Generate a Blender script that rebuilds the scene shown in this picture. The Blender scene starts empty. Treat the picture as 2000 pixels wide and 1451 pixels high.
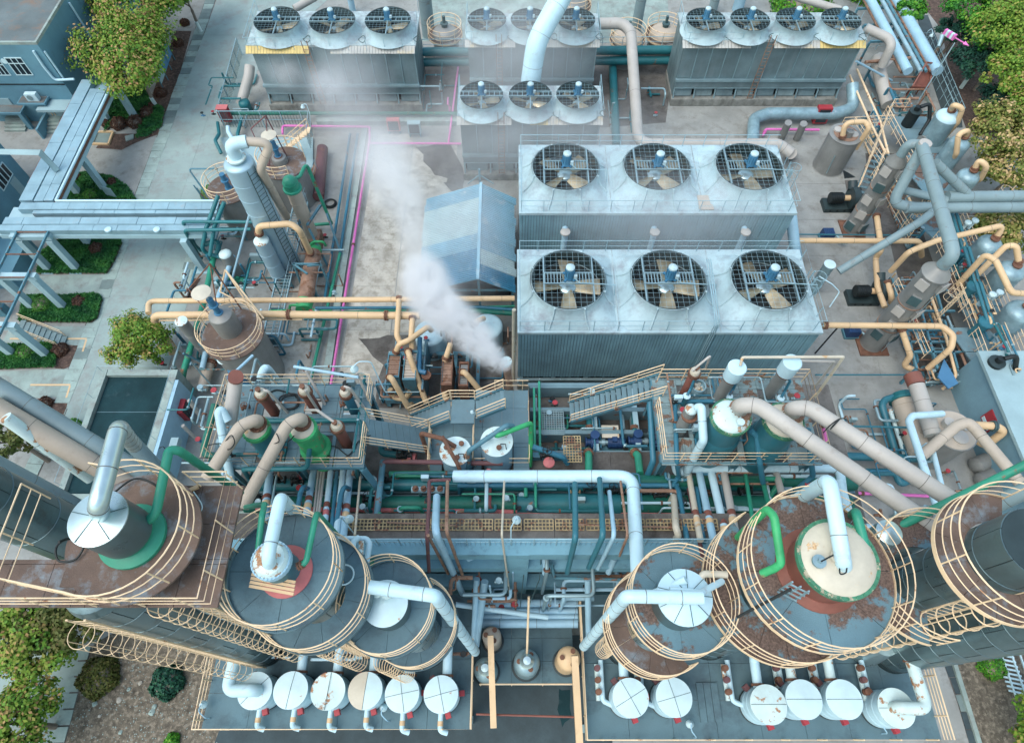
import bpy, math, random
from mathutils import Vector, Matrix
import numpy as np
random.seed(7)
SC = bpy.context.scene
COL = SC.collection
R = math.radians
# ---------------------------------------------------------------- camera
CAM_H, FPX, TILT = 42.0, 1240.0, R(29.6)
cam_data = bpy.data.cameras.new('camera')
cam_data.sensor_width = 36.0
cam_data.lens = FPX / 2000 * 36.0
cam_data.clip_start = 0.5
cam_data.clip_end = 3000
cam = bpy.data.objects.new('camera', cam_data)
COL.objects.link(cam)
cam.location = (0, 0, CAM_H)
cam.rotation_euler = (TILT, 0, 0)
SC.camera = cam
# ---------------------------------------------------------------- daylight
SUN_EL, SUN_ROT = R(60), R(-125)
world = bpy.data.worlds.new('World')
SC.world = world
world.use_nodes = True
wn = world.node_tree
wn.nodes.clear()
w_out = wn.nodes.new('ShaderNodeOutputWorld')
w_bg = wn.nodes.new('ShaderNodeBackground')
w_sky = wn.nodes.new('ShaderNodeTexSky')
w_sky.sky_type = 'NISHITA'
w_sky.sun_disc = False
w_sky.sun_elevation = SUN_EL
w_sky.sun_rotation = SUN_ROT
w_sky.air_density = 2.0
w_sky.dust_density = 2.0
w_sky.ozone_density = 0.0
w_bg.inputs['Strength'].default_value = 0.15
wn.links.new(w_sky.outputs[0], w_bg.inputs['Color'])
wn.links.new(w_bg.outputs[0], w_out.inputs['Surface'])
sun_data = bpy.data.lights.new('sun', 'SUN')
sun_data.energy = 1.15
sun_data.angle = R(50)
sun_data.color = (1.0, 0.98, 0.94)
sun = bpy.data.objects.new('sun', sun_data)
COL.objects.link(sun)
_sd = Vector((math.sin(SUN_ROT) * math.cos(SUN_EL), math.cos(SUN_ROT) * math.cos(SUN_EL), math.sin(SUN_EL)))
sun.rotation_euler = _sd.to_track_quat('Z', 'Y').to_euler()
SC.view_settings.view_transform = 'Standard'
SC.view_settings.look = 'None'
SC.view_settings.exposure = 0.8
SC.view_settings.gamma = 1.0
SC.view_settings.use_curve_mapping = False
SC.render.engine = 'CYCLES'
SC.cycles.max_bounces = 5
SC.cycles.diffuse_bounces = 3
SC.cycles.glossy_bounces = 2
SC.cycles.transmission_bounces = 2
SC.cycles.volume_bounces = 3
SC.cycles.transparent_max_bounces = 6
SC.cycles.volume_step_rate = 2.0
SC.cycles.use_adaptive_sampling = True
SC.cycles.adaptive_threshold = 0.02
SC.cycles.use_denoising = True
_SA, _CA = math.sin(TILT), math.cos(TILT)

def P(px, py, z=0.0):
 """point of the place that stands z metres above the ground where the surveyed sight line (px, py) meets that height"""
 u = (px - 1000) / FPX
 v = (725.5 - py) / FPX
 dx, dy, dz = u, _SA + v * _CA, -_CA + v * _SA
 t = (z - CAM_H) / dz
 return Vector((dx * t, dy * t, z))

def PL(pts):
 return [P(*p) for p in pts]

# ---------------------------------------------------------------- materials
MATS = {}

def M(name, col, rough=.55, metal=0., var=.22, scale=.9, rust=0., rcol=(.17, .085, .05), dirt=0., dcol=(.05, .055, .05), bump=0., streak=0., spec=.4, fine=9.):
 if name in MATS:
  return MATS[name]
 if col[2] > col[0] and col[2] - col[0] < .35:      # the cool greys of this plant lean to teal
  col = (col[0] * .83, col[1] * .985, col[2] * .96)
 m = bpy.data.materials.new(name)
 m.use_nodes = True
 nt = m.node_tree
 nt.nodes.clear()
 N = nt.nodes.new
 L = nt.links.new
 out = N('ShaderNodeOutputMaterial')
 b = N('ShaderNodeBsdfPrincipled')
 L(b.outputs[0], out.inputs['Surface'])
 b.inputs['Metallic'].default_value = metal
 b.inputs['Specular IOR Level'].default_value = spec
 geo = N('ShaderNodeNewGeometry')
 def noise(sc, det=5, stretch=None, rgh=.6):
  n = N('ShaderNodeTexNoise')
  n.inputs['Scale'].default_value = sc
  n.inputs['Detail'].default_value = det
  n.inputs['Roughness'].default_value = rgh
  if stretch:
   mp = N('ShaderNodeMapping')
   mp.inputs['Scale'].default_value = stretch
   L(geo.outputs['Position'], mp.inputs['Vector'])
   L(mp.outputs[0], n.inputs['Vector'])
  else:
   L(geo.outputs['Position'], n.inputs['Vector'])
  return n.outputs['Fac']
 def ramp(fac, p0, p1):
  r = N('ShaderNodeMapRange')
  r.inputs['From Min'].default_value = p0
  r.inputs['From Max'].default_value = p1
  L(fac, r.inputs['Value'])
  return r.outputs['Result']
 def mix(fac, a, c):
  x = N('ShaderNodeMix')
  x.data_type = 'RGBA'
  if hasattr(fac, 'is_output'):
   L(fac, x.inputs[0])
  else:
   x.inputs[0].default_value = fac
  for s, v in ((x.inputs[6], a), (x.inputs[7], c)):
   if hasattr(v, 'is_output'):
    L(v, s)
   else:
    s.default_value = (*v, 1)
  return x.outputs[2]
 lo = tuple(c * (1 - var) for c in col)
 hi = tuple(min(1, c * (1 + var * .8)) for c in col)
 big = noise(scale)
 c = mix(ramp(big, .3, .7), lo, hi)
 fn = noise(fine, 4)
 c = mix(ramp(fn, .35, .8), c, mix(.35, c, lo))
 if streak:
  st = noise(2.2, 5, (1, 1, .12))
  f = ramp(st, .5, .5 + .35 / max(streak, .05))
  c = mix(f, c, dcol)
 if dirt:
  d = noise(scale * 1.7, 8, None, .7)
  f = ramp(d, .62 - .25 * dirt, .8 - .2 * dirt)
  c = mix(f, c, dcol)
 if rust:
  r1 = noise(scale * 1.3, 9, None, .68)
  f = ramp(r1, .66 - .3 * rust, .70 - .3 * rust)
  rc = mix(ramp(noise(14, 3), .3, .7), tuple(q * .6 for q in rcol), tuple(min(1, q * 1.6) for q in rcol))
  c = mix(f, c, rc)
 L(c, b.inputs['Base Color'])
 rr = N('ShaderNodeMapRange')
 rr.inputs['To Min'].default_value = max(.05, rough - .12)
 rr.inputs['To Max'].default_value = min(1, rough + .15)
 L(big, rr.inputs['Value'])
 L(rr.outputs[0], b.inputs['Roughness'])
 if bump:
  bp = N('ShaderNodeBump')
  bp.inputs['Strength'].default_value = min(1, bump)
  bp.inputs['Distance'].default_value = .03
  L(fn, bp.inputs['Height'])
  L(bp.outputs[0], b.inputs['Normal'])
 MATS[name] = m
 return m

# ---------------------------------------------------------------- mesh building
class MB:
 def __init__(s):
  s.v, s.f = [], []
 def add(s, vs, fs):
  o = len(s.v)
  s.v.extend(tuple(v) for v in vs)
  s.f.extend(tuple(i + o for i in f) for f in fs)
  return s
 def box(s, c, d, rz=0.):
  x, y, z = d[0] / 2, d[1] / 2, d[2] / 2
  cs, sn = math.cos(rz), math.sin(rz)
  vs = []
  for a, b_, e in ((-x, -y, -z), (x, -y, -z), (x, y, -z), (-x, y, -z), (-x, -y, z), (x, -y, z), (x, y, z), (-x, y, z)):
   vs.append((c[0] + a * cs - b_ * sn, c[1] + a * sn + b_ * cs, c[2] + e))
  return s.add(vs, [(3, 2, 1, 0), (4, 5, 6, 7), (0, 1, 5, 4), (1, 2, 6, 5), (2, 3, 7, 6), (3, 0, 4, 7)])
 def bx(s, x0, x1, y0, y1, z0, z1):
  return s.box(((x0 + x1) / 2, (y0 + y1) / 2, (z0 + z1) / 2), (abs(x1 - x0), abs(y1 - y0), abs(z1 - z0)))
 def bar(s, p0, p1, w, h=None, up=(0, 0, 1)):
  h = h or w
  p0, p1 = Vector(p0), Vector(p1)
  d = (p1 - p0)
  if d.length < 1e-6:
   return s
  d.normalize()
  u = Vector(up)
  if abs(d.dot(u)) > .98:
   u = Vector((0, 1, 0))
  a = d.cross(u).normalized() * (w / 2)
  e = a.cross(d).normalized() * (h / 2)
  vs = [p + q for p in (p0, p1) for q in (-a - e, a - e, a + e, -a + e)]
  return s.add(vs, [(3, 2, 1, 0), (4, 5, 6, 7), (0, 1, 5, 4), (1, 2, 6, 5), (2, 3, 7, 6), (3, 0, 4, 7)])
 def tube(s, pts, r, n=8, caps=True, r1=None):
  pts = [Vector(p) for p in pts]
  k = len(pts)
  T = []
  for i in range(k):
   d = Vector((0, 0, 0))
   if i:
    d += (pts[i] - pts[i - 1]).normalized()
   if i < k - 1:
    d += (pts[i + 1] - pts[i]).normalized()
   T.append(d.normalized() if d.length > 1e-6 else Vector((0, 0, 1)))
  up = Vector((0, 0, 1)) if abs(T[0].z) < .9 else Vector((1, 0, 0))
  a = T[0].cross(up).normalized()
  vs, fs = [], []
  for i in range(k):
   a = (a - T[i] * a.dot(T[i])).normalized()
   b_ = T[i].cross(a)
   rr = r if r1 is None else r + (r1 - r) * i / (k - 1)
   for j in range(n):
    th = 2 * math.pi * j / n
    vs.append(pts[i] + a * (rr * math.cos(th)) + b_ * (rr * math.sin(th)))
  for i in range(k - 1):
   for j in range(n):
    q = (j + 1) % n
    fs.append((i * n + j, i * n + q, (i + 1) * n + q, (i + 1) * n + j))
  if caps:
   fs.append(tuple(range(n - 1, -1, -1)))
   fs.append(tuple((k - 1) * n + j for j in range(n)))
  return s.add(vs, fs)
 def cyl(s, p0, p1, r, r1=None, n=12, caps=True):
  return s.tube([p0, p1], r, n, caps, r1)
 def lathe(s, c, prof, n=24, a0=0., a1=None, caps=True):
  """profile of (radius, height) turned about the z axis at c"""
  full = a1 is None
  m = n if full else n + 1
  a1 = 2 * math.pi if full else a1
  vs, fs = [], []
  for r, z in prof:
   for j in range(m):
    th = a0 + (a1 - a0) * j / n
    vs.append((c[0] + r * math.cos(th), c[1] + r * math.sin(th), c[2] + z))
  for i in range(len(prof) - 1):
   for j in range(n):
    q = (j + 1) % m
    fs.append((i * m + j, i * m + q, (i + 1) * m + q, (i + 1) * m + j))
  if full and caps:
   if prof[0][0] > 1e-4:
    fs.append(tuple(range(m - 1, -1, -1)))
   if prof[-1][0] > 1e-4:
    fs.append(tuple((len(prof) - 1) * m + j for j in range(m)))
  return s.add(vs, fs)
 def sector(s, c, r0, r1, z0, z1, a0, a1, n=32):
  vs, fs = [], []
  for j in range(n + 1):
   th = a0 + (a1 - a0) * j / n
   cs, sn = math.cos(th), math.sin(th)
   for r, z in ((r0, z0), (r1, z0), (r1, z1), (r0, z1)):
    vs.append((c[0] + r * cs, c[1] + r * sn, z))
  for j in range(n):
   for k in range(4):
    q = (k + 1) % 4
    fs.append((j * 4 + k, (j + 1) * 4 + k, (j + 1) * 4 + q, j * 4 + q))
  fs.append((3, 2, 1, 0))
  fs.append((n * 4, n * 4 + 1, n * 4 + 2, n * 4 + 3))
  return s.add(vs, fs)
 def prism(s, poly, z0, z1):
  k = len(poly)
  ar = sum(poly[i][0] * poly[(i + 1) % k][1] - poly[(i + 1) % k][0] * poly[i][1] for i in range(k))
  if ar < 0:
   poly = list(reversed(poly))
  vs = [(p[0], p[1], z0) for p in poly] + [(p[0], p[1], z1) for p in poly]
  fs = [tuple(range(k - 1, -1, -1)), tuple(range(k, 2 * k))]
  fs += [(i, (i + 1) % k, k + (i + 1) % k, k + i) for i in range(k)]
  return s.add(vs, fs)
 def quad(s, a, b_, c, d):
  return s.add([a, b_, c, d], [(0, 1, 2, 3)])
 def sph(s, c, r, n=12, m=8, sq=1.):
  prof = [(r * math.cos(-math.pi / 2 + math.pi * i / m), sq * r * math.sin(-math.pi / 2 + math.pi * i / m)) for i in range(m + 1)]
  prof[0] = (0, -r * sq); prof[-1] = (0, r * sq)
  return s.lathe(c, prof, n)
 def mesh(s, name, mat, origin=(0, 0, 0), smooth=True, ang=38):
  me = bpy.data.meshes.new(name)
  o = origin
  me.from_pydata([(a - o[0], b_ - o[1], c - o[2]) for a, b_, c in s.v], [], s.f)
  if mat:
   me.materials.append(MATS[mat] if isinstance(mat, str) else mat)
  if smooth:
   me.polygons.foreach_set('use_smooth', [True] * len(me.polygons))
   me.set_sharp_from_angle(angle=R(ang))
  me.update()
  return me
 def base(s):
  xs, ys, zs = zip(*s.v)
  return Vector(((min(xs) + max(xs)) / 2, (min(ys) + max(ys)) / 2, min(zs)))
 def obj(s, name, mat, parent=None, label=None, kind=None, smooth=True, ang=38):
  o = s.base()
  ob = bpy.data.objects.new(name, s.mesh(name, mat, o, smooth, ang))
  link(ob, parent, o)
  if label:
   ob['label'] = label
  if kind:
   ob['kind'] = kind
  return ob
 def thing(s, name, mat, label, cat, group=None, **k):
  ob = s.obj(name, mat, **k)
  tag(ob, label, cat, group)
  return ob
 def setting(s, name, mat, **k):
  ob = s.obj(name, mat, **k)
  ob['kind'] = 'structure'
  return ob

WO = {}
LABELS = set()

def link(ob, parent, wloc):
 COL.objects.link(ob)
 wloc = Vector(wloc)
 if parent is not None:
  ob.parent = parent
  ob.location = wloc - WO[parent.name]
 else:
  ob.location = wloc
 WO[ob.name] = wloc

def tag(o, label, cat, group=None):
 o['label'] = label
 o['category'] = cat
 if group:
  o['group'] = group
 if label in LABELS:
  print('DUPLABEL', label)
 LABELS.add(label)

def thing(name, label, cat, loc, group=None):
 o = bpy.data.objects.new(name, None)
 o.empty_display_size = .3
 link(o, None, loc)
 tag(o, label, cat, group)
 return o

def inst(name, mesh, loc, parent, rz=0., scale=None, rot=None):
 o = bpy.data.objects.new(name, mesh)
 link(o, parent, loc)
 if rot is not None:
  o.rotation_euler = rot
 elif rz:
  o.rotation_euler = (0, 0, rz)
 if scale:
  o.scale = scale
 return o

def clone(o, parent, wloc):
 c = o.copy()
 link(c, parent, wloc)
 for ch in o.children:
  clone(ch, c, WO[ch.name] - WO[o.name] + Vector(wloc))
 return c

def copy_thing(o, wloc, rz, label, scale=None):
 """a copy of a thing, its parts and their sub-parts"""
 def rec(q, par):
  c = q.copy()
  COL.objects.link(c)
  c.parent = par
  WO[c.name] = WO[q.name]
  for ch in q.children:
   rec(ch, c)
  return c
 c = rec(o, None)
 c.location = wloc
 WO[c.name] = Vector(wloc)
 c.rotation_euler = (0, 0, rz)
 if scale:
  c.scale = scale
 c['label'] = label
 if label in LABELS:
  print('DUPLABEL', label)
 LABELS.add(label)
 return c

def fillet(pts, rad, n=5):
 pts = [Vector(p) for p in pts]
 out = [pts[0]]
 for i in range(1, len(pts) - 1):
  a, b_, c = pts[i - 1], pts[i], pts[i + 1]
  u, w = (a - b_), (c - b_)
  lu, lw = u.length, w.length
  u.normalize(); w.normalize()
  ang = math.pi - u.angle(w)
  if ang < .05:
   out.append(b_)
   continue
  t = min(rad * math.tan(ang / 2), lu * .48, lw * .48)
  p, q = b_ + u * t, b_ + w * t
  for k in range(n + 1):
   s = k / n
   out.append(p * (1 - s) ** 2 + b_ * (2 * s * (1 - s)) + q * s * s)
 out.append(pts[-1])
 return out

def along(pts, d):
 """point and direction d metres along a polyline"""
 for i in range(len(pts) - 1):
  l = (pts[i + 1] - pts[i]).length
  if d <= l or i == len(pts) - 2:
   t = (pts[i + 1] - pts[i]).normalized()
   return pts[i] + t * min(d, l), t
  d -= l

def plen(pts):
 return sum((pts[i + 1] - pts[i]).length for i in range(len(pts) - 1))

def collar(mb, p, t, r, w, n=12):
 mb.cyl(p - t * (w / 2), p + t * (w / 2), r, n=n)

def bolts(mb, p, t, R0, k, br=.03, h=.1):
 u = t.cross(Vector((0, 0, 1)) if abs(t.z) < .9 else Vector((1, 0, 0))).normalized()
 w = t.cross(u)
 for i in range(k):
  a = 2 * math.pi * i / k
  q = p + (u * math.cos(a) + w * math.sin(a)) * R0
  mb.cyl(q - t * h / 2, q + t * h / 2, br, n=6)

def pipe(name, label, mat, r, pts, bend=None, n=10, flanges=(), seams=0., fmat=None, cat='pipe', group=None, world=False, supports=()):
 """a pipe run; flanges = distances in metres (negative from the far end); seams = spacing of cladding rings"""
 W = [Vector(p) for p in pts] if world else PL(pts)
 pl = fillet(W, bend if bend is not None else r * 3)
 mb = MB().tube(pl, r, n)
 o = mb.thing(name, mat, label, cat, group)
 tot = plen(pl)
 for d in flanges:
  p, t = along(pl, d if d >= 0 else tot + d)
  fb = MB()
  for k in (-1, 1):
   collar(fb, p + t * (.035 + r * .12) * k, t, r * 1.42, .05 + r * .13, max(n, 12))
  bolts(fb, p, t, r * 1.28, 8, max(.014, r * .09), .2 + r * .5)
  fb.obj('flange', fmat or 'rust', o)
 if seams:
  d = seams * .6
  while d < tot:
   p, t = along(pl, d)
   sb = MB()
   collar(sb, p, t, r + .007, .022, n)
   sb.obj('cladding_band', 'seam', o)
   d += seams
 for d in supports:
  p, t = along(pl, d if d >= 0 else tot + d)
  MB().bx(p.x - .05, p.x + .05, p.y - .05, p.y + .05, 0, p.z - r * .8).obj('support_leg', 'frame', o)
 return o

# -- rails: one part per rail line, posts share their mesh
POSTS = {}

def rail(parent, pts, h=1.1, n=3, mat='rail', r=.027, sp=1.4, closed=False, name='handrail', toe=0., post_r=None):
 pts = [Vector(p) for p in pts]
 if closed:
  pts = pts + [pts[0]]
 up = Vector((0, 0, 1))
 top = MB().tube([p + up * h for p in pts], r, 6).obj(name, mat, parent)
 for k in range(1, n):
  MB().tube([p + up * (h * k / n) for p in pts], r * .72, 5).obj('mid_rail', mat, top)
 if toe:
  tb = MB()
  for a, b_ in zip(pts[:-1], pts[1:]):
   tb.bar(a + up * toe / 2, b_ + up * toe / 2, .02, toe)
  tb.obj('toe_board', mat, top)
 tot = plen(pts)
 k = max(1, round(tot / sp))
 pr = post_r or r * .95
 key = (round(h, 2), mat, round(pr, 3))
 if key not in POSTS:
  POSTS[key] = MB().cyl((0, 0, 0), (0, 0, h), pr, n=6).mesh('post', mat)
 for i in range(k + (0 if closed else 1)):
  p, t = along(pts, tot * i / k)
  inst('post', POSTS[key], p, top)
 return top

def ring_pts(c, r, z, a0, a1, n=40):
 return [Vector((c[0] + r * math.cos(a0 + (a1 - a0) * i / n), c[1] + r * math.sin(a0 + (a1 - a0) * i / n), z)) for i in range(n + 1)]
# ---------------------------------------------------------------- palette
M('concrete', (.32, .35, .335), .85, var=.28, scale=.6, dirt=.55, dcol=(.19, .2, .19), bump=.15)
M('yard', (.27, .285, .27), .85, var=.22, scale=.5, dirt=.42, dcol=(.17, .165, .15), bump=.3, fine=5)
M('yard_dark', (.13, .125, .115), .8, var=.45, scale=.4, dirt=.6, dcol=(.05, .045, .04), bump=.2)
M('slab_pale', (.43, .42, .37), .85, var=.3, scale=.7, dirt=.6, dcol=(.22, .205, .165), bump=.3, fine=6)
M('road', (.32, .355, .35), .85, var=.18, scale=.3, dirt=.5, dcol=(.23, .235, .225), bump=.12)
M('paver', (.33, .37, .355), .85, var=.25, scale=.8, dirt=.3, dcol=(.16, .17, .16), bump=.15)
M('paver_dark', (.2, .23, .23), .85, var=.25, scale=.8, bump=.15)
M('paver_grey', (.055, .07, .08), .85, var=.3, scale=.8, bump=.3)
M('soil', (.115, .1, .075), .95, var=.55, scale=2.2, dirt=.55, dcol=(.3, .26, .2), bump=.9, fine=14)
M('litter', (.075, .05, .04), .95, var=.5, scale=2, dirt=.5, dcol=(.18, .12, .09), bump=.8, fine=18)
M('bluewall', (.14, .265, .345), .8, var=.18, scale=.4, dirt=.25, dcol=(.09, .17, .24), streak=.25)
M('housewall', (.2, .31, .39), .8, var=.15, scale=.5, streak=.2, dcol=(.13, .2, .26))
M('palewall', (.33, .41, .45), .8, var=.15, scale=.5)
M('roof_old', (.14, .15, .16), .9, var=.35, scale=.3, dirt=.5, dcol=(.2, .13, .09), bump=.3)
M('duct', (.31, .41, .48), .45, metal=.25, var=.16, scale=.8, dirt=.15, dcol=(.33, .36, .36))
M('column_concrete', (.38, .48, .54), .8, var=.12, scale=.7)
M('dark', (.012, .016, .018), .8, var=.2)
M('water', (.016, .042, .05), .75, var=.35, scale=.5, spec=.1, dirt=.25, dcol=(.04, .075, .085))
M('steel_frame', (.11, .2, .26), .5, var=.2, scale=1.2, rust=.25)
M('frame', (.09, .2, .26), .55, var=.25, scale=1.2, rust=.3)
M('beam_blue', (.19, .34, .43), .7, var=.16, scale=.5, dirt=.2, dcol=(.06, .12, .16), streak=.2)
M('frp', (.43, .5, .55), .6, var=.2, scale=.5, dirt=.55, dcol=(.24, .29, .32), bump=.15)
M('frp_dirty', (.47, .51, .54), .7, var=.35, scale=.9, dirt=.75, dcol=(.22, .25, .27), bump=.3)
M('clad_blue', (.21, .33, .4), .5, var=.25, scale=.5, streak=.7, dcol=(.1, .17, .21))
M('clad_grey', (.19, .235, .26), .45, metal=.2, var=.3, scale=.5, streak=.35, dcol=(.3, .33, .34))
M('louver', (.2, .24, .26), .6, var=.3, streak=.5, dcol=(.06, .08, .07))
M('basin', (.24, .25, .23), .8, var=.4, scale=1.2, streak=.8, dcol=(.06, .06, .045))
M('canopy', (.42, .43, .4), .6, var=.25, scale=.5, dirt=.3, dcol=(.5, .4, .2))
M('canopy_yellow', (.55, .43, .17), .6, var=.2, scale=.8)
M('galv', (.33, .41, .46), .45, metal=.5, var=.2)
M('motor', (.05, .16, .28), .45, var=.15)
M('motor_cap', (.48, .56, .62), .5)
M('blade', (.38, .33, .22), .32, metal=.6, var=.35, scale=1.5)
M('seam', (.12, .12, .11), .7)
M('flange_green', (.06, .2, .12), .55, var=.4, scale=2, rust=.4, rcol=(.3, .28, .2))
M('cream', (.6, .43, .25), .5, var=.12, scale=.7, dirt=.15, dcol=(.4, .27, .14))
M('tan', (.43, .375, .305), .6, var=.12, scale=.6, dirt=.15, dcol=(.3, .24, .19))
M('beige_grey', (.4, .39, .36), .55, var=.12, scale=.6, dirt=.12, dcol=(.3, .26, .22))
M('grey_pipe', (.23, .28, .31), .5, var=.12, scale=.6, dirt=.15, dcol=(.15, .13, .11))
M('white_pipe', (.54, .66, .76), .45, var=.1, scale=.9, dirt=.12, dcol=(.32, .38, .42))
M('white', (.6, .68, .74), .45, var=.1, scale=1.2, rust=.04, rcol=(.35, .2, .1))
M('white_rusty', (.62, .68, .7), .5, var=.15, scale=1.2, rust=.34, rcol=(.3, .16, .08))
M('cream_top', (.5, .47, .38), .5, var=.15, scale=1.0, rust=.22, rcol=(.42, .28, .15))
M('pale_blue', (.36, .5, .63), .45, var=.12, dirt=.1, dcol=(.2, .27, .33))
M('blue', (.04, .16, .24), .45, var=.2, scale=.8, rust=.1)
M('deep_blue', (.018, .05, .14), .45, var=.2)
M('teal', (.02, .145, .17), .45, var=.2, scale=.5, dirt=.2, dcol=(.02, .1, .1), rust=.08)
M('teal_vessel', (.035, .15, .2), .4, var=.18, scale=.6)
M('green', (.03, .25, .165), .45, var=.25, scale=.6, rust=.14)
M('dark_green', (.012, .14, .105), .5, var=.3, scale=.5, dirt=.3, dcol=(.008, .09, .08), rust=.1)
M('bright_green', (.05, .36, .14), .5, var=.35, scale=.9, rust=.2, rcol=(.2, .2, .1))
M('pink', (.64, .16, .44), .55, var=.2, dirt=.2, dcol=(.3, .12, .2))
M('salmon', (.5, .15, .15), .55, var=.2, rust=.12)
M('maroon', (.14, .065, .07), .6, var=.2, rust=.2)
M('red', (.33, .035, .045), .5, var=.15)
M('brown', (.2, .075, .055), .55, var=.2, scale=1.4)
M('rust', (.17, .085, .055), .85, var=.4, scale=2.5, bump=.2)
M('rust_pale', (.27, .17, .12), .85, var=.35, scale=1.4, rust=.35)
M('rail', (.74, .57, .37), .5, var=.15, rust=.12, rcol=(.35, .18, .09))
M('rail_steel', (.35, .46, .53), .45, metal=.2, var=.2)
M('rail_dark', (.06, .1, .11), .5)
M('deck_rust', (.135, .095, .075), .9, var=.35, scale=.8, dirt=.45, dcol=(.2, .25, .28), bump=.4, fine=22)
M('deck_blue', (.115, .175, .21), .7, var=.18, scale=.5, dirt=.5, dcol=(.06, .1, .12), bump=.25, fine=18)
M('deck_grey', (.15, .215, .255), .75, var=.22, scale=.7, rust=.1, dirt=.2, dcol=(.14, .16, .17), bump=.2, fine=18)
M('deck_patch', (.22, .27, .29), .85, var=.3, scale=1.4, rust=.42, rcol=(.14, .09, .065), bump=.5, fine=22)
M('deck_mix', (.14, .22, .27), .85, var=.25, scale=.45, rust=.6, rcol=(.115, .08, .064), bump=.5, fine=22)
M('silver', (.52, .57, .6), .3, metal=.75, var=.14, scale=1.)
M('shell', (.145, .19, .21), .3, metal=.55, var=.25, scale=.5, dirt=.2, dcol=(.1, .1, .09), streak=.2)
M('shell_light', (.4, .5, .6), .4, metal=.3, var=.1, scale=.6)
M('tank_grey', (.25, .26, .25), .5, metal=.25, var=.2, scale=.7, streak=.4, dcol=(.13, .13, .125))
M('dome', (.28, .37, .43), .35, metal=.2, var=.3, scale=1.2, dirt=.2, dcol=(.4, .48, .52))
M('black', (.012, .016, .018), .5, var=.3)
M('grating', (.33, .26, .14), .75, var=.35, scale=1.5, rust=.4)
M('grating_grey', (.2, .25, .27), .6, var=.3)
M('shed_white', (.6, .66, .7), .6, var=.15, scale=.6, dirt=.2, dcol=(.3, .45, .55))
M('shed_blue', (.06, .29, .46), .55, var=.3, scale=.5, dirt=.3, dcol=(.45, .55, .6))
M('shed_pale', (.3, .5, .64), .6, var=.2, scale=.5, dirt=.3, dcol=(.5, .58, .62))
M('bark', (.2, .17, .14), .9, var=.3)
M('whitewash', (.6, .62, .63), .8)
M('glass', (.02, .03, .04), .12, var=.2)
M('sign_blue', (.08, .2, .36), .5, var=.1)
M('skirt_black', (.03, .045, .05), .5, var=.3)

def leafmat(name, greens, tips, amount=.5):
 m = bpy.data.materials.new(name)
 m.use_nodes = True
 nt = m.node_tree
 b = nt.nodes['Principled BSDF']
 b.inputs['Roughness'].default_value = .6
 b.inputs['Specular IOR Level'].default_value = .25
 at = nt.nodes.new('ShaderNodeAttribute')
 at.attribute_name = 'tint'
 r = nt.nodes.new('ShaderNodeValToRGB')
 cols = list(greens) + list(tips)
 e = r.color_ramp.elements
 e[0].color = (*cols[0], 1)
 e[1].color = (*cols[-1], 1)
 for i in range(1, len(cols) - 1):
  q = e.new(i / (len(cols) - 1))
  q.color = (*cols[i], 1)
 nt.links.new(at.outputs['Fac'], r.inputs['Fac'])
 nt.links.new(r.outputs[0], b.inputs['Base Color'])
 MATS[name] = m

leafmat('leaf_bronze', [(.03, .1, .018), (.08, .2, .02), (.17, .25, .03)], [(.27, .2, .06), (.36, .22, .1)])
leafmat('leaf_straw', [(.035, .085, .018), (.1, .15, .025), (.2, .2, .05)], [(.34, .25, .1), (.46, .33, .17)])
leafmat('leaf_green', [(.012, .075, .022), (.03, .17, .02)], [(.09, .28, .02), (.18, .32, .03)])
leafmat('leaf_dark', [(.006, .03, .022), (.01, .055, .04)], [(.02, .09, .05), (.03, .12, .05)])
leafmat('leaf_copper', [(.035, .02, .015), (.07, .035, .025)], [(.11, .055, .035), (.15, .09, .06)])
leafmat('leaf_olive', [(.03, .05, .012), (.06, .085, .015)], [(.1, .1, .025), (.13, .1, .04)])
leafmat('leaf_round', [(.025, .11, .02), (.04, .17, .025)], [(.07, .22, .03), (.1, .25, .04)])
leafmat('grass', [(.008, .06, .024), (.018, .11, .026)], [(.035, .16, .03), (.08, .2, .035)])
# ---------------------------------------------------------------- ground, road, beds
def PY(px, py, y):
 u = (px - 1000) / FPX; v = (725.5 - py) / FPX
 d = Vector((u, _SA + v * _CA, -_CA + v * _SA))
 t = y / d.y
 return Vector((d.x * t, y, CAM_H + d.z * t))
def PX(px, py, x):
 u = (px - 1000) / FPX; v = (725.5 - py) / FPX
 d = Vector((u, _SA + v * _CA, -_CA + v * _SA))
 t = x / d.x
 return Vector((x, d.y * t, CAM_H + d.z * t))

def sheet(name, mat, poly, z, th=None):
 """flat piece of ground; polygon of surveyed points"""
 pts = [P(x, y, 0) for x, y in poly]
 if th:
  return MB().prism([(p.x, p.y) for p in pts], 0, z).setting(name, mat, smooth=False)
 return MB().add([(p.x, p.y, z) for p in pts], [tuple(range(len(pts)))]).setting(name, mat, smooth=False)

def wobble(poly, amp=3, k=5, seed=1):
 rnd = random.Random(seed)
 out = []
 m = len(poly)
 for i in range(m):
  a, b_ = poly[i], poly[(i + 1) % m]
  for j in range(k):
   t = j / k
   out.append((a[0] + (b_[0] - a[0]) * t + rnd.uniform(-amp, amp), a[1] + (b_[1] - a[1]) * t + rnd.uniform(-amp, amp)))
 return out

gm = MB()
gm.add([(-900, -900, 0), (900, -900, 0), (900, 900, 0), (-900, 900, 0)], [(0, 1, 2, 3)])
gm.setting('ground', 'yard', smooth=False)

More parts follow.
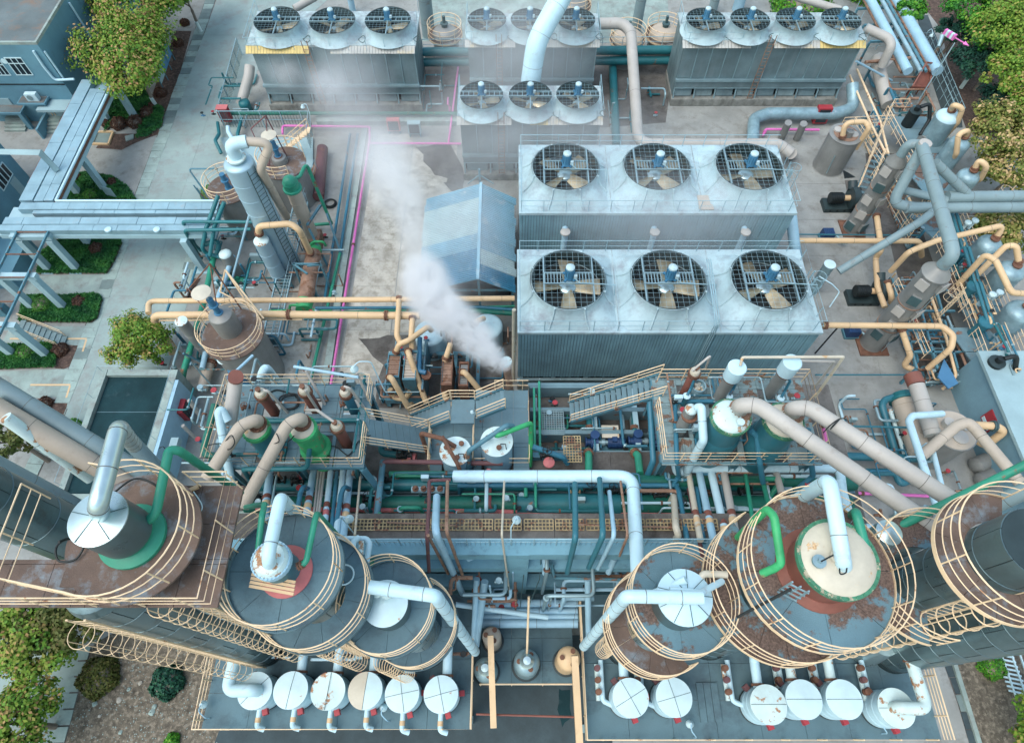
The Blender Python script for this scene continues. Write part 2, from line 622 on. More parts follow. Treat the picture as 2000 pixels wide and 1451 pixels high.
# far-off dry soil behind the towers and soil strips
sheet('soil_strip', 'litter', [(1770, -30), (1840, 60), (1860, 180), (1890, 260), (2100, 300), (2100, -30)], .004)
sheet('brick_path', 'paver_grey', [(1790, 30), (1812, 30), (1875, 190), (1880, 250), (1850, 250), (1820, 160)], .008)
sheet('dry_ground', 'soil', wobble([(150, 1451 - 160), (215, 1235), (440, 1210), (445, 1300), (425, 1475), (120, 1475)], 4, 3, 4), .006)
sheet('verge', 'soil', [(1868, 1290), (2040, 1240), (2060, 1480), (1905, 1480)], .006)
sheet('sand_patch', 'concrete', wobble([(820, -20), (1300, -20), (1320, 80), (830, 80)], 6, 4, 8), .004)

def strip_tiles(parent_name, mat, cpts, w, seg, z=.03, skip=()):
 """a strip of paving tiles, each tile its own piece"""
 pts = PL([(x, y, 0) for x, y in cpts])
 base = MB()
 for a, b_ in zip(pts[:-1], pts[1:]):
  base.bar(a + Vector((0, 0, .004)), b_ + Vector((0, 0, .004)), w + .06, .008)
 par = base.setting(parent_name, 'yard_dark', smooth=False)
 tot = plen(pts)
 k = int(tot / seg)
 rnd = random.Random(len(cpts) * 7 + k)
 for i in range(k):
  p, t = along(pts, (i + .5) * tot / k)
  s = Vector((-t.y, t.x, 0)).normalized()
  ww = w * rnd.uniform(.9, 1)
  q = p + s * rnd.uniform(-.03, .03)
  h = z + rnd.uniform(-.012, .012)
  MB().bar(q - t * (seg * .48) + Vector((0, 0, h / 2 + .008)), q + t * (seg * .48) + Vector((0, 0, h / 2 + .008)), ww, h).obj('tile', mat if rnd.random() < .8 else 'paver_dark', par, smooth=False)
 return par

# road of cast slabs
roadpoly = [(432, 0), (560, 0), (520, 60), (470, 110), (418, 225), (372, 560), (345, 600), (200, 700), (110, 960), (-80, 960), (98, 800), (262, 480), (300, 340)]
rp = MB()
cl = [(430, -10), (262, 455), (100, 830)]
cr = [(640, -10), (485, 130), (408, 300), (345, 590), (285, 760)]
road = sheet('road', 'road', [(428, -12), (640, -12), (485, 100), (425, 240), (408, 300), (360, 590), (260, 830), (85, 830), (255, 470)], .006)
rnd = random.Random(3)
prev = None
for i, yy in enumerate([-10, 70, 140, 190, 265, 358, 440, 508, 580, 680, 800]):
 def xl(y):
  return 424 - .374 * y
 def xr(y):
  return (640 - 1.1 * y) if y < 130 else (505 - .3 * (y - 130))
 cur = (P(xl(yy), yy), P(xr(yy), yy))
 if prev:
  a, b_, c, d = prev[0], prev[1], cur[1], cur[0]
  for s0, s1 in ((.0, .496), (.504, 1.)):
   q = [a.lerp(b_, s0), a.lerp(b_, s1), d.lerp(c, s1) + Vector((0, .06, 0)), d.lerp(c, s0) + Vector((0, .06, 0))]
   MB().prism([(v.x, v.y) for v in q], .0, .02).obj('slab', 'road', road, smooth=False)
 prev = cur
strip_tiles('kerb_strip', 'paver', [(415, -10), (330, 235), (276, 380), (240, 470), (165, 680), (95, 850), (20, 1010)], 1.15, .95)
strip_tiles('kerb_strip', 'paver', [(398, 440), (372, 510), (350, 590)], 1.0, .8)
strip_tiles('kerb_strip', 'paver', [(165, 1260), (145, 1330), (112, 1451)], .85, .8)
for poly in ([(120, 395), (260, 395), (246, 462), (80, 462)], [(60, 540), (212, 536), (200, 580), (45, 578)], [(20, 640), (185, 636), (160, 680), (0, 676)]):
 sheet('path', 'concrete', poly, .012)
sheet('path', 'concrete', [(0, 725), (150, 720), (125, 775), (0, 780)], .012)
sheet('path', 'road', [(0, 1200), (165, 1240), (140, 1340), (100, 1451), (0, 1451)], .012)
# old yard slabs in front of the shed
yard = sheet('yard', 'yard', [(560, 250), (1010, 250), (1010, 770), (540, 770)], .006)
def ylines(x0f, x1f, ys, mat, gap=.03):
 for a, b_ in zip(ys[:-1], ys[1:]):
  q = [P(x0f(a), a), P(x1f(a), a), P(x1f(b_), b_) + Vector((0, gap, 0)), P(x0f(b_), b_) + Vector((0, gap, 0))]
  MB().prism([(v.x, v.y) for v in q], .0, .024).obj('slab', mat, yard, smooth=False)
lx = lambda off: (lambda y: 1010 + (off - 1010) * (y + 1450) / (600 + 1450))
ylines(lx(684), lx(768), [262, 330, 418, 470, 560, 645, 735], 'slab_pale')
ylines(lx(770), lx(872), [280, 345, 420, 500, 590, 650], 'slab_pale')
ylines(lx(566), lx(628), [470, 530, 590, 660, 745], 'slab_pale')
sheet('wet_patch', 'yard_dark', wobble([(815, 288), (885, 280), (905, 350), (900, 395), (868, 362), (872, 345), (838, 335)], 5, 3, 3), .03)
ylines(lambda y: 1545 + .12 * (y - 300), lambda y: 1640 + .18 * (y - 300), [300, 360, 430, 500, 570, 650, 740], 'yard')
ylines(lambda y: 1642 + .18 * (y - 300), lambda y: 1700 + .22 * (y - 300), [480, 570, 650, 740], 'yard')
ylines(lambda y: 1668 + .1 * (y - 780), lambda y: 1745 + .2 * (y - 780), [790, 850, 910, 980, 1050], 'yard')
sheet('wet_patch', 'yard_dark', wobble([(700, 660), (760, 655), (1000, 650), (1000, 800), (735, 800), (745, 710)], 4, 3, 5), .03)
sheet('mossy_floor', 'yard_dark', [(1195, 100), (1320, 100), (1300, 240), (1180, 250), (800, 230), (830, 110)], .012)
sheet('dark_floor', 'yard_dark', [(1030, 745), (1300, 745), (1300, 960), (1680, 960), (1680, 1080), (1130, 1090), (480, 1060), (470, 930), (700, 930), (720, 890), (1030, 890)], .012)
sheet('dark_floor', 'paver_grey', [(890, 1240), (1180, 1240), (1200, 1500), (400, 1500), (440, 1395), (880, 1395)], .012)
sheet('puddle', 'water', wobble([(1092, 1345), (1112, 1348), (1116, 1400), (1098, 1418), (1090, 1385)], 2, 3, 9), .02)

# ---------------------------------------------------------------- plants
def leaf_mesh(name, mat, pos, nrm, size, tint, rng, asp=.62):
 n = len(pos)
 nrm = nrm / np.maximum(1e-6, np.linalg.norm(nrm, axis=1, keepdims=True))
 ref = rng.normal(size=(n, 3))
 a = np.cross(nrm, ref)
 a /= np.maximum(1e-6, np.linalg.norm(a, axis=1, keepdims=True))
 b_ = np.cross(nrm, a)
 s = size[:, None]
 v = np.empty((n, 4, 3))
 v[:, 0] = pos - a * s * .5
 v[:, 1] = pos + b_ * s * .5 * asp + nrm * s * .1
 v[:, 2] = pos + a * s * .5
 v[:, 3] = pos - b_ * s * .5 * asp + nrm * s * .1
 me = bpy.data.meshes.new(name)
 me.vertices.add(n * 4)
 me.vertices.foreach_set('co', v.reshape(-1))
 me.loops.add(n * 4)
 me.loops.foreach_set('vertex_index', np.arange(n * 4, dtype=np.int32))
 me.polygons.add(n)
 me.polygons.foreach_set('loop_start', np.arange(0, n * 4, 4, dtype=np.int32))
 me.polygons.foreach_set('loop_total', np.full(n, 4, dtype=np.int32))
 at = me.attributes.new('tint', 'FLOAT', 'FACE')
 at.data.foreach_set('value', np.clip(tint, 0, 1).astype(np.float32))
 me.materials.append(MATS[mat])
 me.update(calc_edges=True)
 return me

def crown_mesh(name, mat, rx, rz, clumps, per, leaf, seed, tip=.5, hollow=.55):
 rng = np.random.default_rng(seed)
 d = rng.normal(size=(clumps, 3))
 d[:, 2] = np.abs(d[:, 2]) * 1.0 - .35
 d /= np.linalg.norm(d, axis=1, keepdims=True)
 rad = hollow + (1 - hollow) * rng.random(clumps) ** .6
 lob = 1 + .22 * np.sin(3 * np.arctan2(d[:, 1], d[:, 0]) + seed) + rng.normal(size=clumps) * .07
 c = d * (rad * lob)[:, None] * np.array([rx, rx, rz])
 cr = rx * (.2 + .13 * rng.random(clumps))
 tt = rng.random(clumps)
 k = clumps * per
 idx = np.repeat(np.arange(clumps), per)
 q = rng.normal(size=(k, 3))
 q /= np.linalg.norm(q, axis=1, keepdims=True)
 q[:, 2] = q[:, 2] * .8 + .15
 rr = rng.random(k) ** .45
 pos = c[idx] + q * (cr[idx] * rr)[:, None]
 nrm = q + .5 * d[idx] + np.array([0, 0, .55]) + rng.normal(size=(k, 3)) * .45
 tipf = np.clip(q[:, 2] * .7 + .25, 0, 1) * rr
 tint = .1 + .28 * rng.random(k) + .22 * tt[idx] + tip * (tipf > .42) * (.25 + .75 * tt[idx]) * rng.random(k)
 return leaf_mesh(name, mat, pos, nrm, leaf * (.7 + .6 * rng.random(k)), tint, rng)

def tree(label, base, cz, rx, rz, mat, seed, clumps=70, per=60, leaf=.3, lean=(0, 0), group=None, white=False, tip=.5, name='tree'):
 t = thing(name, label, 'tree', (base.x, base.y, 0), group)
 rnd = random.Random(seed)
 top = Vector((base.x + lean[0], base.y + lean[1], cz))
 mid = Vector((base.x + lean[0] * .4 + .15, base.y + lean[1] * .4, cz * .5))
 tr = MB().tube(fillet([Vector((base.x, base.y, 0)), mid, top + Vector((0, 0, rz * .3))], 2), .17, 8, r1=.07)
 for k in range(7):
  a = rnd.uniform(0, 6.28)
  s = mid.lerp(top, rnd.uniform(.1, .8))
  e = top + Vector((math.cos(a) * rx * .75, math.sin(a) * rx * .75, rnd.uniform(-.3, .5) * rz))
  tr.tube([s, s.lerp(e, .5) + Vector((0, 0, .25)), e], .075, 6, r1=.02)
 tr.obj('trunk', 'bark', t)
 if white:
  MB().cyl((base.x, base.y, .02), (base.x + lean[0] * .1, base.y, 1.1), .2, .19, 10).obj('whitewash_band', 'whitewash', t)
 o = bpy.data.objects.new('crown', crown_mesh('crown', mat, rx, rz, clumps, per, leaf, seed, tip))
 link(o, t, top)
 return t

def bush(label, c, r, h, mat, seed, group=None, leaf=.13, n=1500, name='shrub', tip=.4, cat='shrub'):
 rng = np.random.default_rng(seed)
 d = rng.normal(size=(n, 3))
 d[:, 2] = np.abs(d[:, 2])
 d /= np.linalg.norm(d, axis=1, keepdims=True)
 rr = (.82 + .22 * rng.random(n)) * (1 + .08 * np.sin(5 * np.arctan2(d[:, 1], d[:, 0]) + seed))
 pos = d * rr[:, None] * np.array([r, r, h])
 tint = .2 + .5 * rng.random(n) + .3 * (rng.random(n) < tip) * rng.random(n)
 me = leaf_mesh(name, mat, pos, d + rng.normal(size=(n, 3)) * .5, leaf * (.7 + .6 * rng.random(n)), tint, rng)
 o = bpy.data.objects.new(name, me)
 link(o, None, (c.x, c.y, .05))
 tag(o, label, cat, group)
 MB().lathe((c.x, c.y, .02), [(.06, 0), (r * .6, h * .25), (r * .78, h * .5), (r * .55, h * .8), (0, h * .88)], 12).obj('stems', 'bark', o)
 return o

def grass(poly, seed, n, h=.28):
 """an area of long grass nobody could count"""
 pts = [P(x, y) for x, y in poly]
 xs = [p.x for p in pts]; ys = [p.y for p in pts]
 sheet('planting_bed', 'soil', poly, .05, 1)
 rng = np.random.default_rng(seed)
 def inside(x, y):
  r = np.zeros(len(x), bool)
  j = len(pts) - 1
  for i in range(len(pts)):
   a, b_ = pts[i], pts[j]
   cnd = ((a.y > y) != (b_.y > y)) & (x < (b_.x - a.x) * (y - a.y) / (b_.y - a.y + 1e-9) + a.x)
   r ^= cnd
   j = i
  return r
 x = rng.uniform(min(xs), max(xs), n * 2); y = rng.uniform(min(ys), max(ys), n * 2)
 k = inside(x, y)
 x, y = x[k][:n], y[k][:n]
 m = len(x)
 wave = np.sin(x * 1.9 + np.sin(y * 1.3) * 2) * np.sin(y * 2.3 + seed)
 z = .12 + h * (.35 + .3 * rng.random(m)) * (1 + .4 * wave)
 pos = np.stack([x, y, z], 1)
 nrm = np.stack([rng.normal(size=m) * .7 + .3, rng.normal(size=m) * .7, np.full(m, .8)], 1)
 tint = .15 + .45 * rng.random(m) + .25 * wave
 me = leaf_mesh('grass', 'grass', pos, nrm, .34 * (.6 + .8 * rng.random(m)), tint, rng, .3)
 o = bpy.data.objects.new('grass', me)
 link(o, None, (0, 0, 0))
 tag(o, ['bright green grass on the bed below the copper shrubs', 'tuft grass round the sign beside the road', 'dark and bright grass on the bed below the duct bridge', 'grass bed holding one green and one copper shrub', 'grass on the bed beside the grey roofed basin'][seed], 'grass')
 o['kind'] = 'stuff'
 return o

grass([(212, 240), (225, 170), (280, 165), (300, 205), (322, 215), (318, 248), (290, 268), (268, 272), (275, 250), (230, 235), (205, 262)], 0, 6500)
grass([(135, 345), (180, 338), (225, 350), (252, 368), (268, 392), (135, 394)], 1, 5000)
grass([(120, 470), (235, 467), (240, 475), (220, 520), (210, 535), (75, 536), (85, 495)], 2, 8000)
grass([(52, 580), (195, 577), (201, 586), (192, 622), (180, 631), (40, 629)], 3, 7000)
grass([(0, 676), (112, 672), (118, 690), (108, 718), (0, 722)], 4, 5000)
lit = sheet('leaf_litter', 'litter', wobble([(285, 215), (345, 60), (375, 60), (330, 230), (322, 262), (285, 270), (240, 292), (190, 292), (205, 262), (290, 260)], 3, 2, 6), .03)
sheet('leaf_litter', 'litter', wobble([(112, 676), (168, 676), (155, 716), (108, 720)], 3, 3, 7), .03)
sheet('leaf_litter', 'litter', wobble([(372, 545), (392, 545), (372, 590), (352, 590)], 2, 3, 17), .03)
sheet('leaf_litter', 'litter', wobble([(70, 782), (135, 780), (118, 825), (60, 830)], 3, 3, 12), .03)
SHR = [((235, 246), .78, 'leaf_copper', 'copper round shrub beside the yellow framed pit'), ((267, 243), .8, 'leaf_copper', 'copper round shrub at the foot of the bridge column'),
       ((290, 225), .72, 'leaf_copper', 'copper shrub at the road corner of the bed'), ((208, 243), .45, 'leaf_copper', 'smallest copper shrub next to the shaded column'), ((300, 210), .45, 'leaf_copper', 'small copper shrub against the whitewashed trunk'),
       ((151, 350), .55, 'leaf_copper', 'copper shrub under the corner of the duct bridge'), ((222, 360), .5, 'leaf_copper', 'copper shrub behind the small pale sign'),
       ((180, 385), .65, 'leaf_round', 'low green dome shrub beside the small pale sign'), ((191, 489), .6, 'leaf_copper', 'lone copper shrub on the largest grass bed'),
       ((86, 598), .85, 'leaf_round', 'clipped green ball shrub between two columns'), ((157, 592), .55, 'leaf_copper', 'copper ball shrub near the kerb of the green ball'),
       ((55, 690), .75, 'leaf_round', 'green ball shrub on the grass by the yellow steps'), ((120, 686), .6, 'leaf_copper', 'copper shrub beside the leaf litter patch'),
       ((350, 88), .55, 'leaf_copper', 'copper shrub behind the blue notice board'), ((362, 48), .5, 'leaf_copper', 'copper shrub at the far end of the road bed'), ((315, 185), .6, 'leaf_copper', 'brown shrub below the blue notice board'),
       ((90, 790), .55, 'leaf_copper', 'dark copper shrub below the yellow steps')]
for i, (q, r, m, lb) in enumerate(SHR):
 bush(lb, P(*q), r, r * 1.05, m, 40 + i, 'clipped shrubs in the planting beds')
bush('dark green ground bush on the dry ground', P(330, 1332), .95, .9, 'leaf_dark', 71, leaf=.24, n=1400)
bush('olive brown bush on the dry ground', P(198, 1322), 1.15, 1.2, 'leaf_olive', 72, leaf=.2, n=2600)
bush('small bright bush at the bottom edge of dry ground', P(338, 1445), .4, .4, 'leaf_green', 73)
bush('bright green bush beside the white lattice', P(1932, 1302), .75, .9, 'leaf_green', 74, n=1800)
bush('small green bush under the round rusty platform', P(413, 385), .9, 1.0, 'leaf_green', 75, n=1500)
bush('yellow green weed on the basin rim', P(152, 830), .35, .8, 'leaf_green', 76, n=500)
tree('bronze flushed tree leaning over the road bed with whitewashed trunk', P(306, 209), 5.2, 3.9, 2.6, 'leaf_bronze', 11, 150, 85, .28, (-.3, .2), None, True, .85)
tree('largest bronze crowned tree against the blue wall', P(335, 120), 5.6, 4.6, 2.8, 'leaf_bronze', 12, 170, 85, .28, (-1.2, 1.2), None, False, 1.0)
tree('fresh green tree at the far end of the road', P(392, 62), 4.6, 2.5, 2.0, 'leaf_green', 13, 60, 60, .32, (-.5, .6), None, True, .5)
tree('bronze green tree between the road and the round tank', P(272, 668, 2.9), 2.9, 1.95, 1.7, 'leaf_bronze', 14, 110, 85, .2, (-.05, .05), None, False, .5)
tree('bushy tree beneath the caged ladder', P(130, 1215, 3.3), 3.3, 2.2, 1.6, 'leaf_olive', 15, 90, 75, .24, (-.6, .3), None, False, .6)
tree('green bronze tree on the pale path under the towers', P(60, 1255, 3.4), 3.4, 2.3, 1.8, 'leaf_bronze', 16, 90, 75, .24, (-.4, .3), None, False, .5)
tree('bronze tree at the bottom corner by the kerb', P(45, 1418, 2.8), 2.8, 2.0, 1.6, 'leaf_bronze', 17, 110, 85, .22, (-.5, .2), None, False, .8)
tree('green tree behind the pool at the frame edge', P(95, 900), 3.6, 1.9, 1.7, 'leaf_olive', 18, 50, 60, .26, (-.7, .3), None, False, .4)
RT = [((1990, 55), 6.5, 3.8, 'leaf_bronze', .35, 'broad yellow green tree in the far corner'), ((1890, 2), 6, 2.4, 'leaf_green', .6, 'bright green tree beyond the brick path'), ((2000, 150), 5.5, 2.7, 'leaf_bronze', .6, 'bronze tipped tree behind the wind vane'),
      ((1945, 70), 5, 2.3, 'leaf_green', .5, 'mid green tree above the wind vane'), ((1965, 262), 5.5, 2.9, 'leaf_straw', 1.0, 'big straw bronze crown beside the silver domes'), ((1985, 325), 4.5, 2.6, 'leaf_straw', .95, 'straw bronze crown behind the rearmost grey pipe'),
      ((1965, 440), 3.0, 2.2, 'leaf_straw', .6, 'green straw crown below the twin grey pipes'), ((1785, 22), 3.5, 1.4, 'leaf_green', .6, 'slim green tree beside the pipe bundle'), ((1868, 62), 3, 1.7, 'leaf_dark', .2, 'dark understorey tree by the brick path'), ((1912, 122), 2.8, 2.1, 'leaf_dark', .3, 'dark tree with forked trunk by the brick path'), ((1950, 205), 2.4, 1.9, 'leaf_dark', .4, 'low dark crown between the vane and the straw crown'), ((2020, 225), 5.0, 2.4, 'leaf_bronze', .8, 'bronze crown at the frame edge by the dark tree')]
for i, (q, cz, rx, m, tp, lb) in enumerate(RT):
 tree(lb, P(*q, cz) - Vector((.1, .1, 0)), cz, rx, rx * .62, m, 80 + i, int(26 * rx), 85, .27, (.1, .1), 'trees beyond the brick path', i in (2, 9), tp)
bush('bright green hedge behind the four fan tower', P(1560, 12), 3.4, 1.7, 'leaf_green', 90, None, .3, 3200, 'hedge', .6, 'hedge')
bush('green clump right of the pipe bundle', P(1690, -8), 2.4, 1.7, 'leaf_green', 92, None, .3, 2000, 'hedge', .5, 'hedge')
tree('bronze tree at the bottom corner beside the verge', P(1985, 1440), 3.1, 2.1, 1.7, 'leaf_bronze', 97, 90, 70, .25, (.25, .3), None, False, .8)
# stones on the dry ground
srnd = random.Random(5)
st = MB()
for k in range(700):
 x, y = srnd.uniform(130, 430), srnd.uniform(1245, 1450)
 if x < 130 + (1450 - y) * .25 or x > 425:
  continue
 c = P(x, y)
 s = srnd.uniform(.02, .05)
 st.sph((c.x, c.y, .01), s, 5, 3, .6)
o = st.thing('pebbles', 'concrete', 'scattered pale pebbles on the dry ground', 'pebbles', smooth=False)
o['kind'] = 'stuff'
for i, (x, y, s) in enumerate([(275, 1333, .14), (297, 1390, .2), (302, 1380, .16), (233, 1367, .17), (185, 1374, .15), (252, 1346, .13), (195, 1398, .1), (236, 1430, .12)]):
 c = P(x, y)
 m = MB().sph((c.x, c.y, .03), s, 7, 4, .45)
 m.v = [(a + srnd.uniform(-.03, .03), b_ + srnd.uniform(-.04, .04), z) for a, b_, z in m.v]
 m.thing('stone', 'paver' if i % 3 else 'slab_pale', ['pale stone by the leafy sprig', 'flat white stone on the sand', 'broken pale stone beside the flat white stone', 'grey stone below the olive bush', 'rust tinted stone near the kerb', 'round stone between the two bushes', 'small grey stone near the kerb', 'grey stone at the bottom of dry ground'][i], 'stone', 'loose stones on the dry ground')
# ---------------------------------------------------------------- blue hall, far left
zt = 8.2
c0 = P(70, 83, zt)
ax, ay = c0.x, c0.y
hall = thing('factory_hall', 'blue rendered hall with weathered flat roof', 'building', (ax - 15, ay + 15, 0))
wb = MB().bx(ax - 30, ax, ay, ay + 40, 0, zt - .25)
wb.obj('wall', 'bluewall', hall)
MB().bx(ax - 29.7, ax - .25, ay + .25, ay + 39.7, zt - .24, zt - .12).obj('roof', 'roof_old', hall)
pm = MB()
pm.bx(ax - 30, ax, ay, ay + .2, zt - .24, zt); pm.bx(ax - .2, ax, ay + .203, ay + 40, zt - .24, zt)
pm.obj('parapet', 'concrete', hall)
def hall_window(px, py, w, h, lx=None):
 p = PY(px, py, ay)
 f = MB()
 x0, x1, z0, z1 = p.x - w / 2, p.x + w / 2, p.z - h / 2, p.z + h / 2
 f.bx(x0, x1, ay - .06, ay + .02, z0, z0 + .08); f.bx(x0, x1, ay - .06, ay + .02, z1 - .08, z1)
 zm = z1 - h * .33
 f.bx(x0 + .002, x1 - .002, ay - .058, ay + .02, zm - .04, zm + .04)
 for k in range(4 if w > 1 else 3):
  xx = x0 + .04 + (w - .08) * k / (3 if w > 1 else 2)
  f.bx(xx - .035, xx + .035, ay - .056, ay + .02, z0 + .08, z1 - .08)
 o = f.obj('window', 'white', hall)
 MB().bx(x0 + .05, x1 - .05, ay - .03, ay - .01, z0 + .05, z1 - .05).obj('pane', 'glass', o)
hall_window(37, 130, 1.55, 1.75)
hall_window(-2, 132, 1.2, 1.6)
p = PY(8, 120, ay)
MB().cyl((p.x, ay - .04, p.z), (p.x, ay + .02, p.z), .25, n=16).obj('wall_lamp', 'white', hall)
for pts, r in (([(65, 100), (85, 130), (107, 157), (145, 155)], .11),):
 m = MB()
 q = [PY(x, y, ay - .15) for x, y in pts]
 m.tube(fillet(q, .4), r, 8)
 m.obj('drain_pipe', 'white_pipe', hall)
MB().tube([PX(x, y, ax + .12) for x, y in [(87, 101), (125, 155)]], .09, 8).obj('drain_pipe', 'white_pipe', hall)
MB().tube([PX(x, y, ax + .12) for x, y in [(135, 6), (186, 86)]], .1, 8).obj('drain_pipe', 'white_pipe', hall)
# ledge line, canopies, doors, steps
p0 = PY(0, 165, ay)
MB().bx(ax - 30, ax, ay - .05, ay + .01, p0.z - .05, p0.z + .05).obj('ledge', 'dark', hall)
def canopy(px, py, w, d, lab=None):
 p = PY(px, py, ay)
 o = MB().bx(p.x - w / 2, p.x + w / 2, ay - d, ay + .01, p.z - .2, p.z).obj('door_canopy', 'bluewall', hall)
 MB().bx(p.x - w / 2 + .12, p.x + w / 2 - .12, ay - d + .12, ay - .05, p.z + .004, p.z + .03).obj('canopy_roofing', 'roof_old', o)
 return p
pa = canopy(68, 188, 2.6, 1.1)
pb = canopy(10, 205, 3.8, 1.2)
MB().bx(pb.x + 1.5, pb.x + 1.9, ay - 1.2, ay - .9, 0, pb.z - .2).obj('porch_post', 'bluewall', hall)
MB().bx(pb.x - .6, pb.x + .8, ay - .06, ay + .02, .4, 2.6).obj('door', 'palewall', hall)
def door2(px, py):
 p = PY(px, py, ay)
 o = MB().bx(p.x - .9, p.x + .9, ay - .06, ay + .02, p.z - 1.1, p.z + 1.1).obj('double_door', 'palewall', hall)
 for s in (-1, 1):
  MB().bx(p.x + s * .14 - .03, p.x + s * .14 + .03, ay - .12, ay - .06, p.z - .15, p.z + .15).obj('handle', 'cream', o)
door2(105, 222)
cp = PY(112, 195, ay)
MB().bx(cp.x - 1.5, cp.x + 1.5, ay - 1.5, ay + .01, cp.z - .25, cp.z).obj('door_canopy', 'palewall', hall)
for nm, lab, px, py, w in (('entrance_steps', 'grey concrete steps below the porch', 30, 258, 2.0), ('entrance_steps', 'concrete steps below the white double door', 97, 262, 1.9)):
 b = P(px, py)
 t = thing(nm, lab, 'steps', (b.x, b.y, 0), 'concrete steps before the hall')
 for k in range(4):
  MB().bx(b.x - w / 2, b.x + w / 2, b.y + .35 * k, b.y + .35 * (k + 1) - .003 if k < 3 else ay - .01, 0, .17 * (k + 1)).obj('step', 'concrete', t)
sb = P(85, 272)
MB().bx(sb.x - .1, sb.x + .1, sb.y, sb.y + 2.6, 0, 1.1).thing('low_wall', 'bluewall', 'low blue wall beside the double door steps', 'wall')
ac = thing('air_conditioner', 'white air conditioner box on the hall canopy', 'air conditioner', (pa.x + .2, ay - .6, pa.z + .03))
MB().bx(pa.x - .3, pa.x + .75, ay - .8, ay - .35, pa.z + .03, pa.z + .75).obj('casing', 'white', ac)
MB().cyl((pa.x + .1, ay - .83, pa.z + .4), (pa.x + .1, ay - .8, pa.z + .4), .26, n=16).obj('fan_grille', 'grating_grey', ac)
# second blue building at the left edge
c1 = P(68, 358, 0)
bh = 6.3
shop = thing('workshop', 'blue workshop wall at the picture edge with a tall window', 'building', (c1.x - 8, c1.y - 8, 0))
MB().bx(c1.x - 16, c1.x, c1.y - 16, c1.y, 0, bh).obj('wall', 'bluewall', shop)
MB().bx(c1.x - 16.1, c1.x + .1, c1.y - 16, c1.y + .1, bh, bh + .15).obj('roof', 'roof_old', shop)
w0 = PX(5, 345, c1.x)
f = MB()
for k in range(5):
 f.bx(c1.x - .02, c1.x + .06, w0.y - 1 + .5 * k - .04, w0.y - 1 + .5 * k + .04, w0.z - .7, w0.z + .7)
f.bx(c1.x - .02, c1.x + .058, w0.y - 1, w0.y + 1, w0.z + .62, w0.z + .7); f.bx(c1.x - .02, c1.x + .058, w0.y - 1, w0.y + 1, w0.z - .7, w0.z - .62)
o = f.obj('window', 'white', shop)
MB().bx(c1.x - .02, c1.x + .03, w0.y - .98, w0.y + .98, w0.z - .65, w0.z + .65).obj('pane', 'glass', o)
d0 = PX(42, 372, c1.x)
MB().bx(c1.x - .02, c1.x + .05, d0.y - .45, d0.y + .45, 0, 2.1).obj('door', 'palewall', shop)
q = P(8, 612)
o = MB().bx(q.x - .5, q.x + .4, q.y - .3, q.y + .3, .9, 1.7).thing('air_conditioner', 'palewall', 'grey air conditioner low on the workshop wall', 'air conditioner')
MB().bx(q.x - .6, q.x + .5, q.y - .35, q.y + .35, 0, .9).obj('stand', 'frame', o)
q = P(35, 545)
MB().bx(q.x - 2.4, q.x + .6, q.y - 1.0, q.y + 3.2, 0, 1.4).thing('loading_ramp', 'bluewall', 'blue loading ramp block under the rusty rack beam', 'ramp')

# ---------------------------------------------------------------- L shaped duct bridge
ZB = 4.6
br = thing('duct_bridge', 'L shaped elevated bridge carrying sheet metal ducts on concrete columns', 'bridge', (P(100, 400).x, P(100, 400).y, 0))
xl = (P(146, 165, ZB).x + P(40, 400, ZB).x) / 2
xr = (P(218, 158, ZB).x + P(120, 388, ZB).x) / 2
yb = P(180, 156, ZB).y
Y = lambda py: P(300, py, ZB).y
xe = P(418, 430, ZB).x
def panels(x0, x1, y0, y1, ax_, n, z, mat='duct'):
 rnd = random.Random(n + int(x0 * 10))
 for k in range(n):
  h = rnd.uniform(0, .03)
  if ax_ == 'y':
   a, b_ = y0 + (y1 - y0) * k / n, y0 + (y1 - y0) * (k + 1) / n
   MB().bx(x0, x1, a + .012, b_ - .012, z - .5, z + h).obj('duct_panel', mat, br, smooth=False)
  else:
   a, b_ = x0 + (x1 - x0) * k / n, x0 + (x1 - x0) * (k + 1) / n
   MB().bx(a + .012, b_ - .012, y0, y1, z - .5, z + h).obj('duct_panel', mat, br, smooth=False)
W = xr - xl
f = lambda t: xl + W * t
y2 = Y(392)
panels(f(.02), f(.36), y2, yb, 'y', 9, ZB)
panels(f(.385), f(.62), y2, yb - 1.2, 'y', 8, ZB - .05)
panels(f(.645), f(.88), y2, yb, 'y', 8, ZB)
MB().bx(f(.885), f(.94), y2, yb, ZB - .7, ZB - .2).obj('cable_trough', 'rust', br)
MB().tube([(f(.97), y2, ZB), (f(.97), yb, ZB)], .11, 8).obj('edge_pipe', 'white_pipe', br)
MB().bx(f(-.03), f(.015), y2 + 2, yb - 1.5, ZB - .6, ZB - .1).obj('edge_angle', 'brown', br)
MB().bx(f(0), f(.96), y2, yb, ZB - .85, ZB - .52).obj('bridge_deck', 'column_concrete', br)
panels(f(.1), xe, Y(409), Y(396), 'x', 12, ZB)
panels(f(.5), xe, Y(416.5), Y(410), 'x', 9, ZB - .05)
MB().bx(f(.2), xe, Y(424), Y(417), ZB - .75, ZB - .45).obj('cable_trough', 'black', br)
panels(f(-.1), xe, Y(438), Y(424.5), 'x', 11, ZB)
panels(f(-.15), xe, Y(450), Y(438.6), 'x', 9, ZB - .05)
MB().tube([(f(.97), Y(392.5), ZB), (xe, Y(392.5), ZB)], .1, 8).obj('edge_pipe', 'white_pipe', br)
MB().bx(f(-.2), xe, Y(451), Y(396), ZB - .9, ZB - .52).obj('bridge_deck', 'column_concrete', br)
